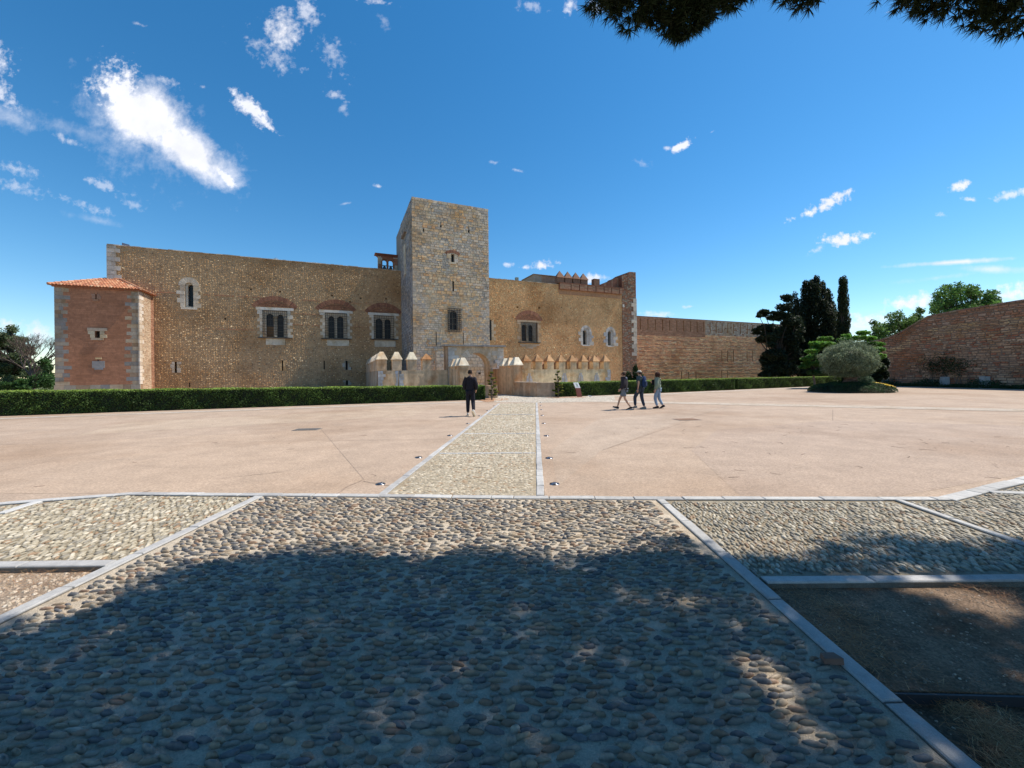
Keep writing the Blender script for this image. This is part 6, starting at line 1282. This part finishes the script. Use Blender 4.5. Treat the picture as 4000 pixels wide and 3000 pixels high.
for sx_ in np.arange(-5.2, 6.6, .30):
    edge = np.interp(sx_, ex_, ey_)
    for sy_ in np.arange(edge - .34, -2.5, -.30):
        r = rng.uniform(.34, .46); X, Yg = sx_ + rng.uniform(-.08, .08), sy_ + rng.uniform(-.08, .08)
        if Yg > edge - .3: r = .34; Yg = edge - .34
        if any(math.hypot(X - g[0][0], (Yg - g[0][1])) < g[1] + r * .5 for g in GAP): r *= .6
        if any(math.hypot(X - g[0][0], (Yg - g[0][1])) < g[1] + r * .45 for g in GAP): continue
        z = rng.uniform(6.4, 7.2); c = np.array([X + ux * z, Yg + uy * z, z])
        while vis(c, r) and z < 12: z += .3; c = np.array([X + ux * z, Yg + uy * z, z])
        clumps.append((c, r))
for (x, y, r, Yv) in ((2420, -20, .30, 4.35), (2480, 5, .33, 4.35), (2560, -10, .28, 4.4), (2670, 45, .30, 4.3), (2700, 60, .26, 4.25), (2640, 15, .30, 4.4), (2740, 10, .26, 4.35), (2830, -45, .24, 4.4), (2900, -60, .26, 4.45), (3180, -70, .28, 4.5), (3100, -90, .26, 4.5), (3560, -75, .30, 4.5), (3640, -60, .30, 4.45), (3720, -45, .32, 4.4), (3800, -30, .32, 4.35), (3880, -25, .34, 4.3), (3960, -5, .36, 4.25), (4040, 20, .36, 4.2), (2370, -60, .3, 4.4)):
    clumps.append((at(x, y, Yv), r))
# unseen canopy added over and behind the viewer to cut skylight, coarser
far_c = []
for sx_ in np.arange(-8, 11, .62):
    for sy_ in np.arange(1.6, -5.5, -.62):
        if -5.2 < sx_ < 6.6 and sy_ > -2.6: continue
        if sx_ <= -5.2 and sy_ > 1.5 + sx_ * .1: continue
        z = rng.uniform(6.6, 7.8); far_c.append(((sx_ + ux * z + rng.uniform(-.1, .1), sy_ + uy * z + rng.uniform(-.1, .1), z), .62))
far_c = [q for q in far_c if not vis(np.array(q[0]), .7)]
pt_ = empty('pine_tree', (6.2, -2.2, -.1), 0, label='overhanging pine whose dark needle tufts hang above and shade the cobbles', cat='tree'); pb = np.array([6.2, -2.2, -.1])
cen = np.array([c for c, r in clumps]); rad = np.array([r for c, r in clumps]); per = 78
T = np.repeat(cen, per, axis=0); rr = np.repeat(rad, per); d = rng.normal(0, 1, (len(T), 3)); d /= np.linalg.norm(d, axis=1)[:, None]; T = T + d * (rr * rng.uniform(.2, .95, len(T)) ** .6)[:, None] * [1, 1, .75]
K = 22; n = len(T) * K; base = np.repeat(T, K, axis=0); out_ = np.repeat(d, K, axis=0); dr = rng.normal(0, 1, (n, 3)) * .8 + out_ * .9; dr /= np.linalg.norm(dr, axis=1)[:, None]
sd = np.cross(dr, rng.normal(0, 1, (n, 3))); sd /= np.linalg.norm(sd, axis=1)[:, None]; ln = rng.uniform(.08, .15, n)[:, None]; wv = .0066
V = np.stack([base - sd * wv, base + sd * wv, base + dr * ln], 1) - pb
o = mesh_obj('needle_crown', V.reshape(-1, 3), np.arange(n * 3).reshape(-1, 3), MT['needle'], pt_, np.repeat(np.clip(np.array([.022, .034, .014]) * (1 + rng.uniform(-.3, .5, (n, 1))), 0, 1), 3, axis=0)); o['kind'] = 'stuff'
cf = np.array([q[0] for q in far_c]); nf = len(cf) * 50; Tf = np.repeat(cf, 50, axis=0) + rng.normal(0, .33, (nf, 3)) * [1, 1, .6]; n2_ = nf * 12; Bf = np.repeat(Tf, 12, axis=0); df = rng.normal(0, 1, (n2_, 3)); df /= np.linalg.norm(df, axis=1)[:, None]; sf_ = np.cross(df, rng.normal(0, 1, (n2_, 3))); sf_ /= np.linalg.norm(sf_, axis=1)[:, None]
V = np.stack([Bf - sf_ * .011, Bf + sf_ * .011, Bf + df * .2], 1) - pb
o = mesh_obj('unseen_shade_crown', V.reshape(-1, 3), np.arange(n2_ * 3).reshape(-1, 3), MT['needle'], pt_, np.tile(np.array([.022, .034, .014]), (n2_ * 3, 1))); o['kind'] = 'stuff'
m = MB(); tk = [(0, 0, 0), (.15, .3, 2), (.3, .9, 4), (.5, 1.6, 6.0)]; m.path(tk, [.34, .27, .22, .18], 10, (.14, .10, .08)); m.build('trunk', MT['bark'], pt_)
m = MB(); sel = rng.permutation(len(clumps))[:150]; hub = [np.array((.5, 1.6, 6.0)), np.array((-1.8, 2.8, 6.9)), np.array((1.6, 3.6, 6.9)), np.array((-4.2, 3.0, 7.1)), np.array((-3.6, 1.2, 7.0))]
for q in hub[1:]: limb(m, hub[0], q, .14, .07, 5, .1, (.14, .1, .08))
for i in sel: c = cen[i] - pb; h = min(hub, key=lambda t: np.linalg.norm(t - c)); limb(m, h, c, .035, .01, 4, .12, (.12, .09, .07))
o = m.build('limbs', MT['bark'], pt_)

# ================================================================== information lectern and small ground spotlight
p = G(2256, 1551); e = empty('info_lectern', (p[0], p[1], 0), R(12), label='leaning rust red information post with a white sloping panel, in front of the right hedge', cat='sign')
k = p[1] / F; Hh = 57 * k
m = MB(); m.hexa([(-.02, -.04, 0), (.32, -.04, 0), (.20, -.04, Hh * .62), (-.14, -.04, Hh * .62), (-.02, .05, 0), (.32, .05, 0), (.20, .05, Hh * .62), (-.14, .05, Hh * .62)], (.27, .095, .07)); m.build('post', MT['paint'], e)
m = MB(); m.hexa([(-.14, -.05, Hh * .624), (.20, -.05, Hh * .624), (.08, .06, Hh), (-.27, .06, Hh), (-.14, .05, Hh * .60), (.20, .05, Hh * .60), (.08, .10, Hh - .02), (-.27, .10, Hh - .02)], (.78, .78, .76)); pn = m.build('panel', MT['paint'], e)
m = MB(); 
def onp(u, v): return tuple(np.array([-.14, -.05, Hh * .624]) * (1 - u) * (1 - v) + np.array([.20, -.05, Hh * .624]) * u * (1 - v) + np.array([.08, .06, Hh]) * u * v + np.array([-.27, .06, Hh]) * (1 - u) * v + np.array([0, -.004, .003]))
m.add([onp(.34, .3), onp(.72, .3), onp(.72, .78), onp(.34, .78)], [(0, 1, 2, 3)], (.36, .44, .38)); m.build('printed_picture', MT['paint'], pn)
m = MB()
for v_ in (.1, .16, .22, .84): m.add([onp(.15, v_), onp(.85, v_), onp(.85, v_ + .025), onp(.15, v_ + .025)], [(0, 1, 2, 3)], (.35, .35, .36))
m.build('text_lines', MT['paint'], pn)
p = G(2304, 1550); e = empty('ground_spotlight', (p[0], p[1], 0), R(15), label='small white flat spotlight on the ground before the right hedge, beside the info post', cat='spotlight')
m = MB(); m.hexa([(-.1, -.08, .05), (.12, -.08, .02), (.12, -.08, .06), (-.1, -.08, .11), (-.1, .1, .05), (.12, .1, .02), (.12, .1, .06), (-.1, .1, .12)], (.75, .77, .8)); m.build('housing', MT['paint'], e); m = MB(); m.box(-.02, .03, -.02, .03, 0, .05, (.2, .2, .2)); m.build('bracket', MT['iron'], e)

# ================================================================== people
def skin_mesh(name, verts, edges, mat, parent, sub=2, col=(1, 1, 1)):
    """verts: {key:(x,y,z,rx,ry)}; first key is the root"""
    keys = list(verts); me = bpy.data.meshes.new(name); bm = bmesh.new(); ly = bm.verts.layers.skin.verify(); bv = {}
    for k_ in keys: x, y, z, rx, ry = verts[k_]; v = bm.verts.new((x, y, z)); v[ly].radius = (rx, ry); v[ly].use_root = (k_ == keys[0]); bv[k_] = v
    for a, b in edges: bm.edges.new((bv[a], bv[b]))
    bm.to_mesh(me); bm.free(); me.materials.append(mat); o = bpy.data.objects.new(name + '_build', me); COL.objects.link(o)
    s = o.modifiers.new('s', 'SKIN'); s.use_smooth_shade = True; u = o.modifiers.new('u', 'SUBSURF'); u.levels = sub; u.render_levels = sub
    dg = bpy.context.evaluated_depsgraph_get(); dg.update(); ev = o.evaluated_get(dg); m2 = bpy.data.meshes.new_from_object(ev); bpy.data.objects.remove(o)
    m2.name = name; at_ = m2.attributes.get('tint') or m2.attributes.new('tint', 'FLOAT_COLOR', 'POINT'); at_.data.foreach_set('color', np.tile(np.array([*col, 1.], dtype=np.float32), len(m2.vertices)))
    if not m2.materials: m2.materials.append(mat)
    r = bpy.data.objects.new(name, m2); COL.objects.link(r); r.parent = parent; return r
SKINC = (.52, .30, .20)
def hand(parent, w_, dirv, side, col=SKINC, s=1.0):
    m = MB(); w_ = Vector(w_); d = Vector(dirv).normalized(); a = Vector((0, 1, 0)); a = (a - d * a.dot(d)).normalized(); b = d.cross(a)
    pm = w_ + d * .085 * s; m.tube(w_ - d * .01, w_ + d * .03 * s, .024, .03, 8, col); m.tube(w_ + d * .03 * s, pm, .032, .036, 8, col)
    for i in range(4):
        off = a * (.027 - i * .018) * s; l = (.07, .078, .072, .056)[i] * s; p = pm + off; q = p + d * l * .5 + b * side * .004; r_ = q + d * l * .42 + b * side * -.018; m.tube(p - d * .015, q, .0098, .009, 6, col); m.tube(q, r_, .009, .007, 6, col)
    p = w_ + d * .03 * s + a * .03 * s; q = p + (d * .03 + a * .022) * s; m.tube(p, q, .013, .011, 6, col); m.tube(q, q + (d * .03 + a * .004) * s, .011, .008, 6, col)
    m.build('hand', MT['skin'], parent, (0, 0, 0), True)
def shoe(parent, ank, toe, col, sole, lift=0.0):
    a = Vector(ank); t = Vector(toe); f = (t - a); f.z = t.z - a.z + .055; f.normalize(); sd = Vector((f.y, -f.x, 0)).normalized(); up = sd.cross(f); up = up if up.z > 0 else -up
    hl = a - f * .07 - up * .06; m = MB(); secs = ((0, .034, .075), (.05, .04, .09), (.12, .042, .075), (.20, .048, .05), (.26, .04, .04), (.285, .018, .03)); vs = []
    for (s_, w_, h_) in secs: c = hl + f * s_; vs += [c - sd * w_, c + sd * w_, c + sd * w_ * .8 + up * h_, c - sd * w_ * .8 + up * h_]
    fs = [(k * 4 + i, k * 4 + (i + 1) % 4, k * 4 + 4 + (i + 1) % 4, k * 4 + 4 + i) for k in range(5) for i in range(4)] + [(3, 2, 1, 0), (20, 21, 22, 23)]; m.add(vs, fs, col); o = m.build('shoe', MT['cloth'], parent, (0, 0, 0), True)
    m = MB(); vs = []
    for (s_, w_, h_) in secs: c = hl + f * s_ - up * .001; vs += [c - sd * (w_ + .004) - up * .022, c + sd * (w_ + .004) - up * .022, c + sd * (w_ + .004), c - sd * (w_ + .004)]
    m.add(vs, fs, sole); m.build('sole', MT['cloth'], o)
def person(base, head, label, ht, J, top, bot, shoes, sole, hairc, sleeves=True, shorts=False, hair='short', topw=1.0, jacket_len=.0, hood=None):
    e = empty('person', (base[0], base[1], 0), head, label=label, cat='person'); e.scale = (ht / 1.75,) * 3
    D = dict(pel=(0, 0, .95), wst=(0, 0, 1.08), cst=(0, .01, 1.30), nk=(0, .01, 1.47), hd=(0, .03, 1.56), hc=(0, .035, 1.64), ht=(0, .02, 1.70), no=(0, .135, 1.615),
             sL=(-.165, 0, 1.41), eL=(-.235, -.03, 1.15), wL=(-.24, .06, .92), sR=(.165, 0, 1.41), eR=(.235, -.03, 1.15), wR=(.24, .06, .92),
             hL=(-.09, 0, .91), kL=(-.1, .03, .50), aL=(-.1, 0, .085), tL=(-.11, .18, .02), hR=(.09, 0, .91), kR=(.1, .03, .50), aR=(.1, 0, .085), tR=(.11, .18, .02))
    D.update(J); rd = dict(pel=(.13, .10), wst=(.12, .09), cst=(.145, .10), nk=(.052, .055), hd=(.065, .075), hc=(.078, .095), ht=(.06, .075), no=(.016, .014), sL=(.055, .055), sR=(.055, .055), eL=(.04, .04), eR=(.04, .04), wL=(.025, .03), wR=(.025, .03),
             hL=(.09, .09), hR=(.09, .09), kL=(.055, .058), kR=(.055, .058), aL=(.036, .04), aR=(.036, .04), tL=(.03, .02), tR=(.03, .02))
    ed = [('pel', 'wst'), ('wst', 'cst'), ('cst', 'nk'), ('nk', 'hd'), ('hd', 'hc'), ('hc', 'ht'), ('hc', 'no'), ('cst', 'sL'), ('sL', 'eL'), ('eL', 'wL'), ('cst', 'sR'), ('sR', 'eR'), ('eR', 'wR'), ('pel', 'hL'), ('hL', 'kL'), ('kL', 'aL'), ('aL', 'tL'), ('pel', 'hR'), ('hR', 'kR'), ('kR', 'aR'), ('aR', 'tR')]
    f = lambda ks, g=0, **o: {k_: (*D[k_], rd[k_][0] + g + o.get(k_, 0), rd[k_][1] + g + o.get(k_, 0)) for k_ in ks}
    skin_mesh('body', f(D), ed, MT['skin'], e, 1, SKINC)
    ks = ['wst', 'pel', 'cst', 'nk2', 'sL', 'sR']; D['nk2'] = tuple(np.array(D['nk']) * .6 + np.array(D['cst']) * .4 + [0, 0, .01]); rd['nk2'] = (.075, .07); mid = lambda a, b, t=.55: tuple(np.array(D[a]) * (1 - t) + np.array(D[b]) * t)
    te = [('wst', 'pel'), ('wst', 'cst'), ('cst', 'nk2'), ('cst', 'sL'), ('cst', 'sR')]
    if jacket_len: D['hem'] = (D['pel'][0], D['pel'][1], D['pel'][2] - jacket_len); rd['hem'] = (.145, .115); ks.append('hem'); te.append(('pel', 'hem'))
    if sleeves: D['wL2'], D['wR2'] = mid('eL', 'wL', .93), mid('eR', 'wR', .93); rd['wL2'] = rd['wR2'] = (.042, .042); ks += ['eL', 'eR', 'wL2', 'wR2']; te += [('sL', 'eL'), ('eL', 'wL2'), ('sR', 'eR'), ('eR', 'wR2')]
    else: D['eL2'], D['eR2'] = mid('sL', 'eL', .7), mid('sR', 'eR', .7); rd['eL2'] = rd['eR2'] = (.058, .058); ks += ['eL2', 'eR2']; te += [('sL', 'eL2'), ('sR', 'eR2')]
    skin_mesh('top', f(ks, .020 * topw), te, MT['cloth'], e, 2, top)
    kb = ['pel', 'hL', 'kL', 'hR', 'kR']; be = [('pel', 'hL'), ('hL', 'kL'), ('pel', 'hR'), ('hR', 'kR')]
    rd['kL'] = rd['kR'] = (.068, .07)
    if shorts:
        D['sL3'], D['sR3'] = mid('hL', 'kL', .78), mid('hR', 'kR', .78); rd['sL3'] = rd['sR3'] = (.085, .09); kb = ['pel', 'hL', 'hR', 'sL3', 'sR3']; be = [('pel', 'hL'), ('hL', 'sL3'), ('pel', 'hR'), ('hR', 'sR3')]
    else: D['aL2'], D['aR2'] = mid('kL', 'aL', .93), mid('kR', 'aR', .93); rd['aL2'] = rd['aR2'] = (.045, .05); kb += ['aL2', 'aR2']; be += [('kL', 'aL2'), ('kR', 'aR2')]
    skin_mesh('trousers' if not shorts else 'shorts', f(kb, .013), be, MT['cloth'], e, 2, bot)
    for s in 'LR': shoe(e, D['a' + s], D['t' + s], shoes, sole); dv = np.array(D['w' + s]) - np.array(D['e' + s]); hand(e, D['w' + s], dv, 1 if s == 'L' else -1)
    hc = Vector(D['hc']); hr = {'short': (.084, .10, .095), 'curly': (.125, .125, .125)}[hair]
    tv, tf = dome(12, ((.96, -.75), (1.03, -.35), (1.02, 0), (.86, .5), (.5, .86)), .06, 5); m = MB(); m.add([(hc.x + q[0] * hr[0], hc.y - .018 + q[1] * hr[1] * (.9 if q[1] > 0 else 1), hc.z + .015 + q[2] * hr[2]) for q in tv], [tuple(q) for q in tf], hairc); m.build('hair', MT['cloth'], e, (0, 0, 0), True)
    if hair == 'curly':
        P = ell((hc.x, hc.y - .02, hc.z - .01), (.13, .13, .135), 900, .75); P = P[P[:, 1] < hc.y + .07]; leaves(P, .018, np.tile(np.array(hairc) * 1.1, (len(P), 1)), 'cloth', e, 'curls', kind='stuff')
    for s in (-1, 1): m = MB(); m.tube((hc.x + s * .078, hc.y - .005, hc.z - .03), (hc.x + s * .09, hc.y - .015, hc.z + .01), .014, .012, 6, SKINC); m.build('ear', MT['skin'], e)
    if hood: m = MB(); n_ = Vector(D['nk']); tv, tf = dome(10, ((1, -.5), (1.1, 0), (.8, .6)), .05, 1); m.add([(n_.x + q[0] * .10, n_.y - .07 + q[1] * .075, n_.z - .03 + q[2] * .07) for q in tv], [tuple(q) for q in tf], hood); m.build('hood', MT['cloth'], e, (0, 0, 0), True)
    return e, D
BK = (.014, .012, .018)
p = G(1838, 1625)
person(p, R(-4), 'person in black hoodie and black trousers walking away towards the gate', 1.84, dict(kL=(-.10, .05, .50), aL=(-.11, .06, .085), tL=(-.13, .22, .02), kR=(.10, .02, .50), aR=(.17, -.26, .20), tR=(.20, -.20, .045), eL=(-.235, -.03, 1.16), wL=(-.19, .14, .98), eR=(.235, -.03, 1.16), wR=(.19, .14, .98), hL=(-.085, 0, .91), hR=(.085, 0, .91)),
       BK, (.012, .012, .02), (.45, .42, .38), (.72, .60, .42), (.018, .012, .010), topw=2.1, jacket_len=.06, hood=(.018, .015, .022))
hd = R(52)                                           # walking left and away: facing (-sin, cos)
def face_dir(): pass
p = G(2440, 1600)
person(p, R(58), 'person in dark hooded jacket and grey shorts, leftmost of the three walkers', 1.69, dict(hL=(-.09, .02, .90), kL=(-.09, -.05, .49), aL=(-.09, -.30, .12), tL=(-.09, -.16, .03), hR=(.09, 0, .90), kR=(.09, .24, .50), aR=(.09, .36, .10), tR=(.09, .52, .09), hc=(0, .055, 1.63), hd=(0, .04, 1.555), no=(0, .15, 1.60), wL=(-.22, .12, .95), wR=(.22, .12, .98)),
       (.028, .024, .030), (.15, .17, .20), (.012, .012, .015), (.55, .53, .5), (.035, .018, .012), shorts=True, topw=2.7, jacket_len=.10, hood=(.12, .13, .18))
p = G(2502, 1597.5); e2, D2 = person(p, R(48), 'person in slate T-shirt and dark jeans with a pale cap, middle of the three walkers', 1.74, dict(kL=(-.10, .22, .53), aL=(-.10, .20, .12), tL=(-.10, .36, .03), kR=(.10, -.02, .50), aR=(.10, -.14, .09), tR=(.10, .03, .02), wL=(-.25, .0, .90), wR=(.24, .12, .95), hc=(0, .045, 1.63), no=(0, .14, 1.60)),
       (.05, .075, .085), (.038, .050, .075), (.40, .32, .26), (.45, .38, .32), (.05, .025, .018), sleeves=False, topw=2.0, jacket_len=.03)
hc = D2['hc']; m = MB(); tv, tf = dome(12, ((1, 0), (.95, .45), (.6, .88)), 0, 0); m.add([(hc[0] + q[0] * .092, hc[1] - .01 + q[1] * .108, hc[2] + .035 + q[2] * .085) for q in tv], [tuple(q) for q in tf], (.50, .44, .36)); cp = m.build('cap', MT['cloth'], e2, (0, 0, 0), True)
m = MB(); m.hexa([(-.06, .08, 1.665), (.06, .08, 1.665), (.06, .08, 1.675), (-.06, .08, 1.675), (-.045, .20, 1.645), (.045, .20, 1.645), (.045, .20, 1.655), (-.045, .20, 1.655)], (.48, .42, .34)); m.build('cap_brim', MT['cloth'], cp)
bk = empty('backpack', tuple(np.array([p[0], p[1], 0])), R(48), label='navy blue backpack on the middle walker in the pale cap', cat='backpack'); sc_ = 1.74 / 1.75
m = MB(); rings = ((.98, .09, .05), (1.0, .14, .075), (1.15, .15, .09), (1.33, .14, .08), (1.44, .10, .055), (1.48, .04, .03)); vs = []; fs = []
for (z, w_, d_) in rings:
    for i in range(12): a = i * math.pi / 6; vs.append((w_ * math.cos(a) * sc_, (-.19 + d_ * math.sin(a)) * sc_, z * sc_))
for k_ in range(5):
    for i in range(12): fs.append((k_ * 12 + i, k_ * 12 + (i + 1) % 12, k_ * 12 + 12 + (i + 1) % 12, k_ * 12 + 12 + i))
fs += [tuple(range(11, -1, -1)), tuple(range(60, 72))]; m.add(vs, fs, (.014, .035, .10)); m.build('bag', MT['cloth'], bk, (0, 0, 0), True)
m = MB(); m.box(-.09, .09, -.295, -.262, 1.04, 1.22, (.012, .025, .07)); m.build('pocket', MT['cloth'], bk)
for s in (-1, 1): m = MB(); m.path([(s * .09, -.13, 1.42), (s * .11, -.02, 1.475), (s * .125, .10, 1.40), (s * .13, .10, 1.2), (s * .12, -.12, 1.06)], [.022] * 5, 6, (.02, .05, .13)); m.build('strap', MT['cloth'], bk)
m = MB(); m.lathe((0, 0, 0), [(.014, 0), (.014, .004)], 10, (.6, .65, .7)); o = m.build('round_badge', MT['cloth'], bk); o.location = (-.07, -.29, 1.27); o.rotation_euler = (R(90), 0, 0)
p = G(2571, 1595.5); e3, D3 = person(p, R(55), 'person with curly brown hair, sage green top and pale jeans, rightmost of three walkers', 1.64, dict(kL=(-.09, .12, .50), aL=(-.09, .02, .10), tL=(-.09, .18, .03), kR=(.09, -.02, .49), aR=(.10, -.20, .14), tR=(.10, -.08, .025), eL=(-.25, -.02, 1.15), wL=(-.23, .06, .91), eR=(.24, .06, 1.17), wR=(.20, .27, 1.25)),
       (.21, .25, .19), (.23, .31, .42), (.014, .014, .02), (.05, .05, .06), (.055, .022, .014), hair='curly', topw=2.7, jacket_len=.02)
cb = empty('crossbody_bag', (p[0], p[1], 0), R(55), label='black strap and pouch worn across the rightmost walker in sage green', cat='bag')
m = MB(); m.path([(-.15, .02, 1.42), (-.08, -.135, 1.32), (.02, -.145, 1.18), (.13, -.10, 1.08), (.16, .03, 1.04)], [.014] * 5, 6, (.008, .008, .01)); m.path([(-.15, .02, 1.42), (-.05, .14, 1.30), (.1, .14, 1.12), (.16, .03, 1.04)], [.014] * 4, 6, (.008, .008, .01)); m.build('strap', MT['cloth'], cb)
m = MB(); m.box(.10, .22, .12, .30, 1.06, 1.30, (.012, .012, .016)); m.build('pouch', MT['cloth'], cb)
